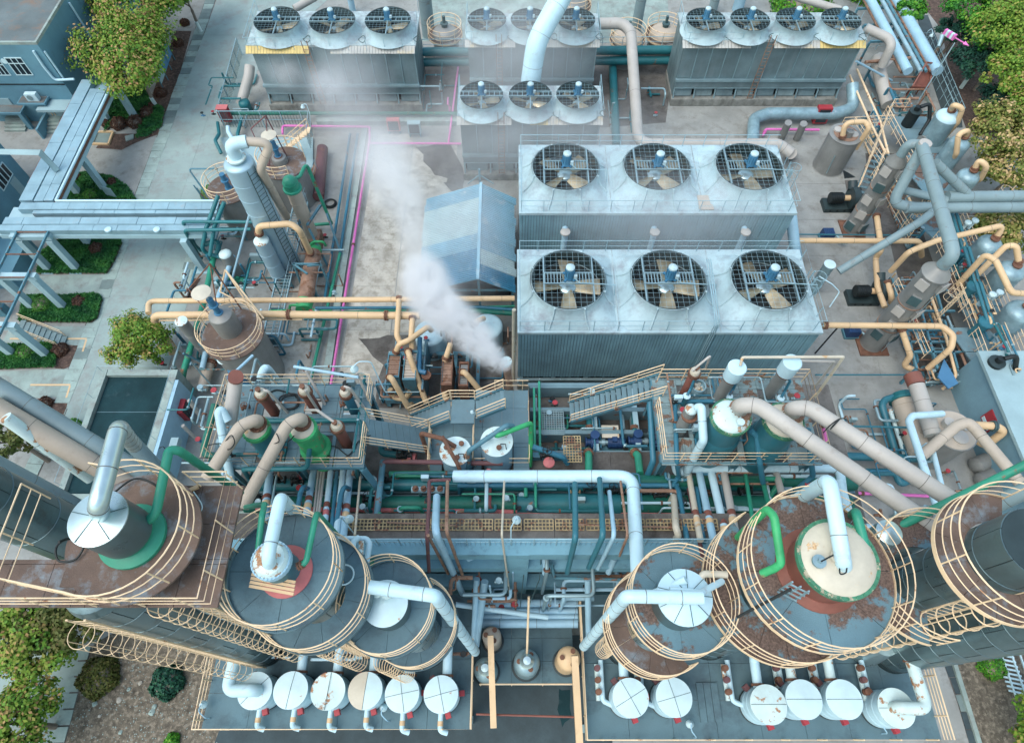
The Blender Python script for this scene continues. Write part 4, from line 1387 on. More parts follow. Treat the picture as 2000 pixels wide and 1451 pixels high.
# ---------------------------------------------------------------- shared builders for plant equipment
def deck(parent, x0, x1, y0, y1, z, mat, nx=4, ny=2, holes=(), th=.12, name='deck_plate'):
 """plates of a platform, leaving the rectangular holes open"""
 xs = sorted(set([x0, x1] + [x0 + (x1 - x0) * i / nx for i in range(1, nx)] + [h[i] for h in holes for i in (0, 1)]))
 ys = sorted(set([y0, y1] + [y0 + (y1 - y0) * i / ny for i in range(1, ny)] + [h[i] for h in holes for i in (2, 3)]))
 for a, b_ in zip(xs[:-1], xs[1:]):
  for c, d in zip(ys[:-1], ys[1:]):
   mx, my = (a + b_) / 2, (c + d) / 2
   if b_ - a < .04 or d - c < .04 or any(h[0] < mx < h[1] and h[2] < my < h[3] for h in holes):
    continue
   MB().bx(a + .008, b_ - .008, c + .008, d - .008, z - th, z + random.uniform(-.006, .006)).obj(name, mat, parent, smooth=False)

def legs(parent, pts, z0, z1, w=.22, mat='frame'):
 for x, y in pts:
  m = MB()
  m.box((x, y, (z0 + z1) / 2), (w, .03, z1 - z0))
  for s in (-1, 1):
   m.box((x + s * (w / 2 + .012), y, (z0 + z1) / 2), (.024, w, z1 - z0))
  m.obj('leg', mat, parent)

def valve(label, c, r, mat='black', ang=0., rise=.55, group='valves on the pipe headers', wheel='black', up=True):
 t = thing('valve', label, 'valve', c, group)
 dx, dy = math.cos(ang), math.sin(ang)
 c = Vector(c)
 d = Vector((dx, dy, 0))
 m = MB().cyl(c - d * r * 1.7, c + d * r * 1.7, r * .9, n=10).sph(c, r * 1.25, 10, 6)
 for s in (-1, 1):
  m.cyl(c + d * s * r * 1.7, c + d * s * (r * 1.7 + .07), r * 1.5, n=12)
 m.obj('body', mat, t)
 u = Vector((0, 0, 1)) if up else Vector((-dy, dx, 0))
 MB().cyl(c, c + u * (r + rise), r * .35, n=8).cyl(c + u * r, c + u * (r + .12), r * .9, n=10).obj('stem', mat, t)
 w = c + u * (r + rise)
 R0 = max(.16, r * 1.4)
 e1 = Vector((1, 0, 0)) if up else Vector((0, 0, 1)); e2 = u.cross(e1)
 wm = MB().tube([w + (e1 * math.cos(a) + e2 * math.sin(a)) * R0 for a in [i * math.pi / 8 for i in range(17)]], .022, 5)
 wm.bar(w - e1 * R0, w + e1 * R0, .03).bar(w - e2 * R0, w + e2 * R0, .03)
 wm.obj('handwheel', wheel, t)
 return t

def lamp(label, base, pts, mat='white_pipe', group='gooseneck lamps on the railings'):
 """gooseneck lamp: pole along points, bell at its end"""
 W = [Vector(q) for q in pts]
 t = thing('lamp', label, 'lamp', base, group)
 MB().tube(fillet(W, .3), .03, 6).obj('pole', mat, t)
 e = W[-1]
 MB().lathe((e.x, e.y, e.z - .28), [(.2, 0), (.2, .06), (.1, .2), (.05, .3), (0, .31)], 12).obj('lamp_head', 'white', t)
 MB().sph((e.x, e.y, e.z - .3), .11, 8, 6).obj('lamp_glass', 'glass', t)
 return t

def pump(label, c, ang, s=1., mat='deep_blue', mmat=None, base='frame', group='pump sets'):
 t = thing('pump', label, 'pump', c, group)
 c = Vector(c); d = Vector((math.cos(ang), math.sin(ang), 0)); q = Vector((-d.y, d.x, 0))
 MB().bar(c - d * .4 * s + Vector((0, 0, .1)), c + d * 1.7 * s + Vector((0, 0, .1)), .7 * s, .2).obj('base_frame', base, t)
 ctr = c + Vector((0, 0, .2 + .42 * s))
 m = MB().cyl(ctr - d * .2 * s, ctr + d * .2 * s, .4 * s, n=18).cyl(ctr - d * .45 * s, ctr - d * .2 * s, .2 * s, n=12).cyl(ctr - d * .5 * s, ctr - d * .43 * s, .3 * s, n=14)
 m.cyl(ctr + q * .2 * s, ctr + q * .2 * s + Vector((0, 0, .6 * s)), .16 * s, n=12).cyl(ctr + q * .2 * s + Vector((0, 0, .55 * s)), ctr + q * .2 * s + Vector((0, 0, .63 * s)), .26 * s, n=14)
 m.obj('casing', mat, t)
 MB().cyl(ctr + d * .2 * s, ctr + d * .75 * s, .14 * s, n=10).cyl(ctr + d * .4 * s, ctr + d * .6 * s, .22 * s, n=12).obj('coupling', 'galv', t)
 mo = MB().cyl(ctr + d * .75 * s, ctr + d * 1.6 * s, .33 * s, n=14).cyl(ctr + d * 1.6 * s, ctr + d * 1.75 * s, .3 * s, .22 * s, n=14)
 for k in range(9):
  mo.cyl(ctr + d * (.8 + .085 * k) * s, ctr + d * (.83 + .085 * k) * s, .37 * s, n=14)
 mo.obj('motor', mmat or mat, t)
 MB().box(tuple(ctr + d * 1.1 * s + Vector((0, 0, .38 * s))), (.28 * s, .28 * s, .16 * s), ang).obj('terminal_box', mmat or mat, t)
 return t

def exchanger(label, top, z0, r, mat, head='cream_top', group='upright shell exchangers', hh=.5, name='heat_exchanger'):
 """upright shell with a bolted head"""
 t = thing(name, label, 'exchanger', (top.x, top.y, z0), group)
 z1 = top.z
 c = (top.x, top.y, 0)
 MB().lathe(c, [(r, z0), (r, z1 - hh)], 18).obj('shell', mat, t)
 MB().lathe(c, [(r, z0 + .25), (r * 1.35, z0 + .25), (r * 1.35, z0 + .42), (r, z0 + .42)], 18).obj('skirt_ring', 'beige_grey' if mat in ('brown',) else mat, t)
 fm = MB().lathe(c, [(r, z1 - hh), (r * 1.3, z1 - hh), (r * 1.3, z1 - hh + .08), (r * 1.28, z1 - hh + .11), (r * 1.3, z1 - hh + .12), (r * 1.3, z1 - hh + .2), (r * 1.02, z1 - hh + .2)], 20)
 bolts(fm, Vector((top.x, top.y, z1 - hh + .1)), Vector((0, 0, 1)), r * 1.17, 16, .028, .28)
 fm.obj('flange', 'rust', t)
 MB().lathe(c, [(r * 1.02, z1 - hh + .2), (r * 1.0, z1 - .12), (r * .8, z1 - .04), (0, z1)], 20).obj('head', head, t)
 MB().cyl((top.x, top.y, z1 - .02), (top.x, top.y, z1 + .22), r * .28, n=10).cyl((top.x, top.y, z1 + .18), (top.x, top.y, z1 + .24), r * .5, n=12).obj('nozzle', 'rust', t)
 return t

def vessel(name, label, top, z0, r, mat, headmat=None, dome=.35, seams=0, group=None, cat='vessel', n=28, skirt=None, flat=False):
 t = thing(name, label, cat, (top.x, top.y, z0), group)
 c = (top.x, top.y, 0); z1 = top.z
 if skirt:
  MB().lathe(c, [(r * .98, z0), (r * .98, z0 + skirt)], n).obj('skirt', 'frame', t)
  z0 = z0 + skirt
 MB().lathe(c, [(r, z0), (r, z1 - dome)], n).obj('shell', mat, t)
 if flat:
  pr = [(r + .03, z1 - dome - .05), (r + .03, z1 - dome), (0, z1)]
 else:
  pr = [(r, z1 - dome)] + [(r * math.cos(a), z1 - dome + dome * math.sin(a)) for a in [.25, .5, .75, 1.0, 1.25, 1.45]] + [(0, z1)]
 MB().lathe(c, pr, n).obj('head', headmat or mat, t)
 for k in range(seams):
  z = z0 + (z1 - dome - z0) * (k + 1) / (seams + 1)
  MB().lathe(c, [(r, z - .03), (r + .018, z - .025), (r + .018, z + .025), (r, z + .03)], n).obj('band', mat, t)
 return t

def round_rail(parent, c, r, z, a0=0, a1=2 * math.pi, h=1.15, sp=1.1, mat='rail', n=3, rr=.032):
 return rail(parent, ring_pts(c, r, z, a0, a1, 44), h, n, mat, rr, sp)

def at_top(px, py, z):
 return P(px, py, z)

# ---------------------------------------------------------------- equipment beside the road
# fence round the far left tower
fe = thing('steel_fence', 'bar fence around the steaming far tower', 'fence', P(425, 235))
fp = [P(474, 108), P(438, 250), P(612, 250), P(608, 292)]
fo = rail(fe, fp, 1.9, 2, 'rail_steel', .045, 2.0, name='fence_rail')
key = 'bars'
bm = MB().cyl((0, 0, .08), (0, 0, 1.85), .024, n=4).mesh('fence_bar', 'rail_dark')
tot = plen(fp)
for i in range(int(tot / .28)):
 p, t_ = along(fp, i * .28)
 inst('fence_bar', bm, p, fo)
hb = thing('hydrant_cabinet', 'red hydrant cabinet at the fence corner by the road', 'cabinet', P(448, 245))
b = P(448, 243)
MB().bx(b.x - .5, b.x + .5, b.y - .3, b.y + .3, .5, 1.9).obj('box', 'red', hb)
MB().bx(b.x - .53, b.x + .53, b.y - .33, b.y + .33, 1.9, 1.98).obj('lid', 'salmon', hb)
MB().bx(b.x - .4, b.x + .4, b.y - .34, b.y - .3, .65, 1.75).obj('door', 'maroon', hb)
pad = MB().prism([(v.x, v.y) for v in PL([(430, 272), (612, 272), (612, 330), (470, 345)])], 0, .18)
pad.setting('plinth', 'palewall', smooth=False)
for i, (x, y, l) in enumerate([(772, 240, 'red faced cabinet standing third along the far kerb'), (812, 246, 'pale topped cabinet standing fourth along the far kerb')]):
 b = P(x, y + 20)
 t = thing('hydrant_cabinet', l, 'cabinet', b)
 MB().bx(b.x - .6, b.x + .6, b.y - .25, b.y + .25, .4, 1.6).obj('box', 'palewall' if i else 'salmon', t)
 MB().bx(b.x - .48, b.x + .48, b.y - .28, b.y - .25, .5, 1.5).obj('door', 'glass', t)
 for s in (-.5, .5):
  MB().bx(b.x + s - .05, b.x + s + .05, b.y - .2, b.y + .2, 0, .4).obj('leg', 'frame', t)
wk = MB().prism([(v.x, v.y) for v in PL([(620, 232), (1010, 232), (1010, 246), (620, 246)])], 0, .5)
wk.thing('kerb_wall', 'concrete', 'low concrete kerb wall before the steaming towers', 'wall', smooth=False)
pipe('water_main', 'dark teal main along the foot of the steaming tower', 'dark_green', .17, [(445, 222, .9), (900, 222, .9)])
pipe('water_main', 'teal riser bending down from the fence corner', 'teal', .16, [(425, 240, .6), (428, 262, .6), (420, 275, 1.0), (432, 300, .4)])
pipe('water_main', 'teal riser beside the hydrant cabinet', 'teal', .16, [(472, 232, .6), (464, 262, .8), (470, 285, .3)])
pipe('water_main', 'white pipe stub beside the red hydrant cabinet', 'white_pipe', .2, [(445, 248, 1.0), (446, 258, .9), (470, 300, .6)])
pipe('duct', 'broad pale return duct behind the bar fence', 'beige_grey', .48, [(488, 130, 3.0), (486, 150, 2.5), (470, 205, .6)])
vessel('strainer', 'teal round strainer behind the bar fence', P(474, 195, 1.3), 0, .55, 'teal', dome=.4)
pipe('fire_main', 'pink fire main along the kerb and down the yard', 'pink', .11, [(552, 262, .5), (552, 246, .5), (722, 248, .5), (722, 275, .4), (694, 452, .4), (645, 760, .4)], .25, flanges=(24, 30))
pipe('fire_main', 'pink branch main crossing to the middle tower', 'pink', .1, [(722, 280, .45), (900, 281, .45)])
pipe('fire_main', 'pink upright branch between the far towers', 'pink', .1, [(876, 281, .45), (895, 130, .45)])
pipe('water_line', 'long green to blue line beside the pink main', 'green', .13, [(664, 495, .5), (600, 770, .5)])
pipe('water_line', 'long blue line beside the pink main fading in steam', 'blue', .13, [(699, 262, .5), (664, 495, .5)])
pipe('water_line', 'second blue line left of the pink main', 'blue', .12, [(684, 262, .5), (633, 590, .5)])
kw = MB()
a, b_ = P(713, 255), P(634, 765)
kw.bar(a + Vector((0, 0, .12)), b_ + Vector((0, 0, .12)), .55, .25)
kw.thing('kerb_wall', 'concrete', 'pale concrete kerb beside the pink main', 'wall', smooth=False)

def hat_tank(label, top, z0, r, rp, matdeck, pz, rail_a=(0, 6.283), vr=.75, vh=1.7, hat=None, off=(0, 0), stem='deep_blue'):
 """round tank with rusty walk-round deck, a small vessel on it and a blue agitator"""
 c = (top.x, top.y, 0)
 t = thing('agitated_tank', label, 'tank', (top.x, top.y, z0))
 MB().lathe(c, [(r, z0), (r, pz - .1)], 32).obj('shell', 'tank_grey', t)
 MB().sector(c, .2, rp, pz - .1, pz, 0, 2 * math.pi, 40).obj('deck_ring', matdeck, t)
 if vh:
  v = MB().lathe((c[0] + off[0], c[1] + off[1], pz), [(vr, 0), (vr, vh * .75), (vr * .93, vh * .9), (vr * .6, vh), (0, vh + .02)], 26)
  o = v.obj('vessel', 'tank_grey', t)
  MB().lathe((c[0] + off[0], c[1] + off[1], pz + vh * .95), [(.36, 0), (.36, .1), (.2, .12)], 16).obj('flange', 'rust', o)
 q = (c[0] + off[0], c[1] + off[1], pz + vh)
 MB().lathe(q, [(.3, 0), (.3, .08), (.2, .1), (.2, .8), (.32, .82), (.32, .9), (.22, .92), (.22, 1.5), (0, 1.52)], 14).obj('agitator', 'motor', t)
 if hat:
  MB().cyl((q[0], q[1], q[2] + 1.4), (q[0] + hat[0], q[1] + hat[1], q[2] + hat[2]), .05, n=6).obj('hat_stem', 'rail_steel', t)
  MB().lathe((q[0] + hat[0], q[1] + hat[1], q[2] + hat[2]), [(.62, 0), (.62, .03), (.3, .1), (0, .14)], 24).obj('rain_hat', 'cream_top', t)
 round_rail(t, c, rp - .05, pz, *rail_a, h=1.2, sp=1.2)
 return t

c = P(552, 318, 4.2)
hat_tank('rusty topped tank with blue agitator and tan rain hat', c, 0, 1.75, 1.95, 'deck_rust', 4.2, (.3, 5.2), .62, .6, (-.1, .05, 2.1), (-.2, .1))
c = P(447, 368, 4.6)
hat_tank('rusty round deck tank behind the white laddered column', c, 0, 1.5, 1.75, 'deck_rust', 4.6, (.9, 6.2), .5, 0, None)
c = P(455, 652, 5.4)
t = hat_tank('largest road side tank with grey vessel and leaning blue agitator', c, 0, 1.85, 2.1, 'deck_rust', 5.4, (0, 6.283), .82, 2.0, (-.35, .15, 2.0), (-.25, .35))
# tripod derricks
def derrick(label, apex, feet, mat='rust', r=.05):
 t = thing('derrick', label, 'derrick', (feet[0].x, feet[0].y, feet[0].z))
 for f in feet:
  MB().cyl(f, apex, r, n=6).obj('leg', mat, t)
 MB().cyl(feet[0], feet[-1], r * .8, n=6).obj('tie', mat, t)
derrick('brown A frame derrick above the rusty tank', P(519, 226, 8.0), [P(490, 252, 6.8), P(560, 305, 4.3), P(527, 330, 4.3)], 'maroon')
derrick('brown A frame derrick above the leaning agitator', P(410, 515, 9), [P(368, 565, 5.6), P(472, 605, 5.6), P(430, 640, 5.6)], 'rust')
derrick('yellow A frame derrick by the green pumps', P(440, 527, 8), [P(430, 570, 6.4), P(515, 622, 5.6), P(488, 600, 5.6)], 'rail', .06)
# white laddered column and its downcomer
c = P(463, 312, 11.6)
t = vessel('stripper_column', 'tall pale blue column with black ladder and white elbow', c, 0, 1.02, 'shell_light', 'shell_light', dome=.3, seams=7)
cx, cy = c.x, c.y
lad = None
ang = -.55
lx_, ly_ = cx + 1.1 * math.cos(ang), cy + 1.1 * math.sin(ang)
for q in (-.33, .33):
 m = MB().bar((lx_ - math.sin(ang) * q, ly_ + math.cos(ang) * q, .4), (lx_ - math.sin(ang) * q, ly_ + math.cos(ang) * q, 11.3), .05)
 if lad is None:
  lad = m.obj('ladder', 'rail_dark', t)
 else:
  m.obj('stringer', 'rail_dark', lad)
rmesh = MB().cyl((0, -.33, 0), (0, .33, 0), .022, n=5).mesh('rung', 'rail_dark')
for k in range(28):
 inst('rung', rmesh, (lx_, ly_, .6 + k * .38), lad, ang)
MB().lathe((c.x, c.y, 11.4), [(.5, 0), (.5, .3), (.66, .32), (.66, .42), (.42, .44)], 20).obj('neck', 'white_rusty', t)
MB().tube(fillet([Vector((c.x, c.y, 11.8)), Vector((c.x, c.y, 12.9)), Vector((c.x + 1.1, c.y + .25, 12.9))], .75, 8), .43, 16).obj('elbow', 'white_pipe', t)
e = Vector((c.x + 1.1, c.y + .25, 12.9))
pipe('downcomer', 'tan downcomer falling beside the laddered column', 'tan', .3, [e, e + Vector((1.5, .1, -.2)), P(508, 330, 11.0), P(560, 425, 3.4)], 1.1, 14, world=True, seams=3.5)
# green capped vessel
c = P(562, 345, 7.6)
t = vessel('reboiler', 'beige upright vessel with bright green domed cap', c, 1.2, .56, 'tan', 'green', dome=.6, seams=2)
MB().lathe((c.x, c.y, 6.3), [(.58, 0), (.72, .02), (.72, .2), (.6, .22), (.6, .75)], 20).obj('cap_flange', 'green', t)
MB().bx(c.x - .75, c.x + .75, c.y - .8, c.y + .6, 0, 1.2).obj('plinth', 'rust_pale', t)
pipe('vent_pipe', 'green bent pipe falling right of the green capped vessel', 'green', .14, [(572, 352, 7.0), (586, 345, 7.0), (598, 318, 7.3), (645, 432, 2.0), (648, 437, 1.2), (600, 440, .6)], .5)
# second pale vessel with cream gooseneck
c = P(508, 466, 5.4)
t = vessel('pale_column', 'short pale blue column topped with a cream gooseneck', c, 0, .58, 'shell_light', 'white_rusty', dome=.25, seams=3)
pipe('overhead_pipe', 'cream gooseneck from the short pale column to the rusty drum', 'cream', .24, [(507, 460, 5.6), (503, 442, 6.6), (568, 437, 6.6), (585, 450, 6.2), (607, 496, 2.2)], .8, 14, flanges=(.25, -.3), seams=3)
# rusty horizontal drum
t = thing('horizontal_drum', 'rust coloured lying drum with green ends', 'drum', P(602, 540))
a, b_ = P(613, 494, 1.5), P(596, 588, 1.5)
d = (b_ - a).normalized()
MB().cyl(a, b_, .62, n=24).obj('shell', 'rust_pale', t)
MB().cyl(a - d * .7, a, .5, .64, n=24).obj('end_cap', 'bright_green', t)
MB().cyl(b_, b_ + d * .9, .64, .6, n=24).obj('end_cap', 'bright_green', t)
for k in (.25, .75):
 p = a.lerp(b_, k)
 MB().bx(p.x - .55, p.x + .55, p.y - .15, p.y + .15, 0, 1.1).obj('saddle', 'frame', t)
pipe('vent_pipe', 'bright green loop over the far end of the rusty drum', 'bright_green', .1, [(606, 478, 2.2), (612, 472, 2.4), (632, 472, 2.4), (636, 480, 1.8)], .3)
pipe('vent_pipe', 'bright green loop over the near end of the rusty drum', 'bright_green', .1, [(526, 608, 1.4), (566, 606, 1.4), (566, 596, 1.9), (602, 596, 2.1), (606, 606, 1.5), (648, 607, 1.3)], .3)
fr = thing('steel_support', 'blue steel A frame over the rusty lying drum', 'frame', P(600, 550))
for x0, y0, x1, y1 in ((573, 516, 590, 560), (626, 516, 645, 562), (573, 516, 626, 516), (573, 516, 600, 535), (626, 516, 600, 520)):
 MB().bar(P(x0, y0, 3.2), P(x1, y1, .2 if y1 > 540 else 3.2), .14).obj('member', 'frame', fr)
# steel frames around columns
fr = thing('steel_support', 'blue steel trestle beside the laddered column', 'frame', P(630, 430))
for a, b_ in ((P(600, 440, 3.5), P(640, 520, .1)), (P(630, 395, 3.5), P(668, 500, .1)), (P(600, 440, 3.5), P(630, 395, 3.5)), (P(583, 430, 4), P(608, 505, .1))):
 MB().bar(a, b_, .18).obj('member', 'frame', fr)
gl = thing('grating_walk', 'narrow grated walkway strip beside the laddered column', 'walkway', P(580, 520))
a, b_ = P(588, 395, 1.2), P(528, 660, 1.2)
for k in range(46):
 p = a.lerp(b_, k / 45)
 MB().box((p.x, p.y, 1.2), (1.1, .06, .05), -.02).obj('slat', 'grating_grey', gl)
for s in (-.58, .58):
 MB().bar(a + Vector((s, 0, 0)), b_ + Vector((s, 0, 0)), .08, .18).obj('edge_beam', 'rail_steel', gl)
for k in range(6):
 p = a.lerp(b_, k / 5)
 MB().bx(p.x - .5, p.x + .5, p.y - .06, p.y + .06, 0, 1.1).obj('trestle', 'frame', gl)
rail(gl, [a + Vector((.6, 0, 0)), b_ + Vector((.6, 0, 0))], 1.1, 2, 'rail_steel', .024, 2.2)
lb = MB().bar(P(620, 330, .6), P(588, 395, .6), .5, .9)
lb.thing('trough', 'rust_pale', 'rust edged trough above the big brown pipe', 'trough', smooth=False)
pipe('drain_pipe', 'fat brown pipe lying beside the rusty trough', 'maroon', .5, [(630, 290, .7), (622, 385, .7)], n=18)
t = MB()
c = P(645, 398, .1)
for k in range(3):
 t.tube(ring_pts(c, .55 - .06 * k, .1 + .06 * k, 0, 6.283, 24), .05, 6)
t.thing('coiled_hose', 'black', 'coiled black hose on the yard beside the blue lines', 'hose')
# small equipment by the road
c = P(437, 492, 2.9)
vessel('knockout_drum', 'small grey drum with white dome near the green pipes', c, 0, .5, 'tank_grey', 'white_rusty', dome=.3)
pump('green pump set on its green skid by the rack', P(452, 552, 0), -.2, .8, 'green', 'green', 'teal', 'small pumps by the road')
pump('pale pump half hidden under the yellow derrick', P(430, 560, 0), 0, .7, 'rail_steel', 'motor', 'frame', 'small pumps by the road')
c = P(474, 545, .4)
for k, (x, y) in enumerate([(522, 500), (545, 495)]):
 c = P(x, y, .9)
 o = MB().bx(c.x - 1.4, c.x + .5, c.y - .15, c.y + .15, 0, 1.1).thing('concrete_plinth', 'palewall', ['grey plinth block before the laddered column', 'grey plinth block behind the laddered column'][k], 'plinth')
# teal pipe bundle by the bridge end
pipe('water_main', 'teal gantry pipe passing in front of the duct bridge', 'teal', .13, [(522, 434, 5.0), (356, 433, 5.0), (382, 480, 1.2), (392, 490, .3)], .4)
pipe('water_main', 'lower teal gantry pipe passing in front of the duct bridge', 'teal', .13, [(490, 448, 4.8), (360, 450, 4.8), (386, 495, 1.0), (394, 505, .3)], .4)
pipe('water_main', 'teal slanting riser nearest the duct bridge end', 'teal', .16, [(426, 382, 6), (402, 448, 4.5), (395, 485, 3.2), (402, 495, 2.6), (440, 505, 2.2)], .5)
pipe('water_main', 'teal slanting riser second from the duct bridge end', 'teal', .16, [(438, 395, 6), (418, 445, 4.5), (410, 500, 2.8)], .5)
pipe('water_main', 'green and yellow striped main along the paved strip', 'green', .22, [(418, 500, 2.0), (398, 590, 2.0), (360, 720, 2.0), (352, 760, 1)], .5, 12)
pipe('water_main', 'pale blue main beside the striped green main', 'pale_blue', .2, [(455, 500, 1.6), (420, 600, 1.6), (395, 720, 1.6)], .5, 12)
pipe('water_main', 'teal loop between the striped main and the grey drum', 'teal', .2, [(400, 478, 2.2), (420, 470, 2.4), (428, 478, 2.2), (422, 505, 1.8)], .5, 12)
pipe('gas_pipe', 'upper yellow gas pipe crossing to the shed', 'cream', .2, [(290, 612, 4.6), (290, 588, 4.6), (760, 585, 4.6), (1005, 583, 4.6)], .6, 12, seams=4)
pipe('gas_pipe', 'lower wide yellow gas pipe crossing to the shed', 'cream', .27, [(338, 690, 1.2), (296, 616, 4.4), (540, 614, 4.4), (820, 617, 4.4)], .6, 14, flanges=(13, 20), seams=5)
pipe('gas_pipe', 'slim yellow pipe under the wide gas pipe', 'rail', .07, [(352, 690, .5), (308, 626, 4), (470, 624, 4), (590, 624, 4)], .3)
pipe('water_line', 'deep blue line under the upper gas pipe', 'blue', .12, [(616, 602, 2.6), (940, 600, 2.6), (1005, 605, 2.6)])
pipe('water_line', 'green blue line below the deep blue line', 'green', .1, [(655, 610, 2.4), (1005, 598, 2.4)])
c = P(352, 625, 5.4)
t = vessel('cooler', 'slim grey cooler with bolted head by the yellow pipes', c, .6, .4, 'tank_grey', 'white_rusty', dome=.12, seams=2, flat=True)
pipe('drain_pipe', 'rust banded grey pipe near the basin corner', 'tan', .38, [(412, 700, .9), (395, 760, .9)], .4, 14, flanges=(.4,))
c = P(438, 700, 4.0)
t = thing('agitator', 'small agitator with white disc hat beside the basin', 'agitator', (c.x, c.y, 0))
MB().lathe((c.x + .35, c.y - .5, 0), [(.75, 0), (.75, 2.2), (.6, 2.5), (.3, 2.6), (.3, 3.3), (0, 3.35)], 18).obj('vessel', 'motor', t)
MB().cyl((c.x, c.y, 2.2), (c.x, c.y, 4.0), .05, n=6).obj('hat_stem', 'rail_steel', t)
MB().lathe((c.x, c.y, 4.0), [(.5, 0), (.5, .03), (0, .1)], 22).obj('rain_hat', 'white', t)
pipe('vent_pipe', 'slanted pale pole rising from the green pump', 'pale_blue', .09, [(450, 558, .4), (487, 420, 7)], n=8)
for i, (x0, y0, x1, y1, z) in enumerate([(368, 332, 425, 332, 4.4), (368, 332, 432, 420, 4.4)]):
 pass
pipe('steel_frame_pipe', 'dark bent pipe frame by the round rusty deck', 'frame', .07, [(425, 330, 4.6), (368, 330, 4.6), (435, 425, 1.2)], .2)
for i in range(2):
 pipe('steel_frame_pipe', ['dark parallel pole behind the bent pipe frame', 'dark parallel pole nearest the bent pipe frame'][i], 'frame', .05, [(378 + 6 * i, 362 + 5 * i, 4.0), (428 + 4 * i, 432 + 5 * i, .6)])
for i, (x0, y0, x1, y1) in enumerate([(358, 690, 420, 720), (388, 670, 460, 735), (420, 652, 500, 752)]):
 pipe('brace_pipe', ['dark slanting strut near the basin corner', 'dark slanting strut under the white disc hat', 'dark slanting strut below the big road side tank'][i], 'frame', .08, [(x0, y0, 3.2), (x1, y1, .3)])
rb = rail(fe, PL([(620, 330, 1.2), (590, 420, 1.2)]), 1.1, 2, 'rail_steel', .022, 1.5)
st = thing('yellow_stair', 'narrow yellow stair behind the rusty topped tank', 'stairs', P(575, 300, 0))
for k in range(10):
 c = P(602, 255, 3.8).lerp(P(560, 290, 1.0), k / 9)
 MB().box((c.x, c.y, c.z), (.3, .8, .05)).obj('tread', 'rail', st)
for s in (-.42, .42):
 rail(st, [P(602, 255, 3.8) + Vector((0, s, 0)), P(560, 290, 1.0) + Vector((0, s, 0))], .9, 2, 'rail', .03, 1.2)
lamp('gooseneck lamp before the steaming tower', P(607, 255), PL([(607, 260, .2), (605, 222, 3.2), (598, 203, 4.2), (590, 205, 4.0)]))
# ---------------------------------------------------------------- concrete process block
ZF, ZP = 9.5, 13.0
xa, xb_ = P(470, 930, ZF).x, P(1668, 930, ZF).x
yA, yB = 7.4, 17.6
blk = thing('process_building', 'blue concrete process block with beams on every storey', 'building', ((xa + xb_) / 2, 12, 0))
pitx = (P(1036, 860, ZF).x, P(1290, 860, ZF).x)
yC = P(800, 842, ZF).y
xb2 = P(1640, 1040, 12.6).x
for (a, b_, c, d) in ((xa, pitx[0], 9.0, yC), (pitx[0], xb_, 9.0, 13.4), (pitx[1], xb_, 13.4, yB)):
 deck(blk, a, b_, c, d, ZF, 'yard_dark', max(2, int((b_ - a) / 4)), 2, (), .35, 'floor_slab')
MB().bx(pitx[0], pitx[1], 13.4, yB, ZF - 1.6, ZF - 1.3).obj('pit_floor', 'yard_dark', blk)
for y in (13.35, 14.6, 16.0, 17.5):
 MB().bx(pitx[0], pitx[1], y - .12, y + .12, ZF - 1.2, ZF - .02).obj('pit_beam', 'deck_grey', blk)
for x in (P(1160, 800, ZF).x, P(1240, 800, ZF).x):
 MB().bx(x - .14, x + .14, 13.5, 17.6, ZF - 1.15, ZF - .06).obj('pit_beam', 'column_concrete', blk)
# walkway along the front, beams storey by storey
ZW = 12.6
fx0, fx1 = P(655, 1040, ZW).x, P(1290, 1040, ZW).x
deck(blk, xa, xb2, yA + .35, 9.0, ZW, 'yard_dark', 9, 1, (), .3, 'walkway_slab')
for (z, h, m) in ((ZW + .05, .9, 'beam_blue'), (9.9, .8, 'beam_blue'), (5.4, .9, 'beam_blue'), (1.4, .9, 'beam_blue')):
 MB().bx(xa - .2, xb2 + .2, yA - .35, yA + .35, z - h, z).obj('storey_beam', m, blk, smooth=False)
 MB().bx(xa - .2, xb2 + .2, yA + .36, yA + .9, z - h * .8, z - h * .4).obj('beam_back', 'palewall', blk)
for x in (fx0, P(1010, 1060, ZW).x, fx1 - .3, xa, xb2):
 MB().bx(x - .55, x + .55, yA - .38, yA + .34, 0, ZW + .06).obj('column', 'beam_blue', blk, smooth=False)
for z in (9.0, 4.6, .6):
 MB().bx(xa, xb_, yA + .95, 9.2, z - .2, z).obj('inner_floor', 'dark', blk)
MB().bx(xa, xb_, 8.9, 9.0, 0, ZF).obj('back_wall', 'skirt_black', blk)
for x0, x1, yq in ((xa, xa + .2, yC), (xb_ - .2, xb_, yB)):
 MB().bx(x0, x1, 9.0, yq, 0, ZF - .36).obj('side_wall', 'palewall', blk)
MB().bx(pitx[1], xb_, yB - .2, yB, 0, ZF - .36).obj('rear_wall', 'palewall', blk)
MB().bx(xa, pitx[0], yC - .2, yC, 0, ZF - .36).obj('rear_wall', 'palewall', blk)
MB().bx(pitx[0] - .1, pitx[1] + .1, yB - .1, yB + .1, ZF - 1.3, ZF).obj('pit_edge', 'deck_grey', blk)
wr = rail(blk, [(fx0 - 4, yA + .1, ZW + .06), (xb2, yA + .1, ZW + .06)], 1.0, 2, 'rail_steel', .035, 1.0)
bmesh_ = MB().cyl((0, 0, 0), (0, 0, .62), .014, n=4).mesh('railing_bar', 'galv')
for k in range(110):
 inst('railing_bar', bmesh_, (fx0 - 3.8 + k * .23, yA + .1, ZW + .06), wr)
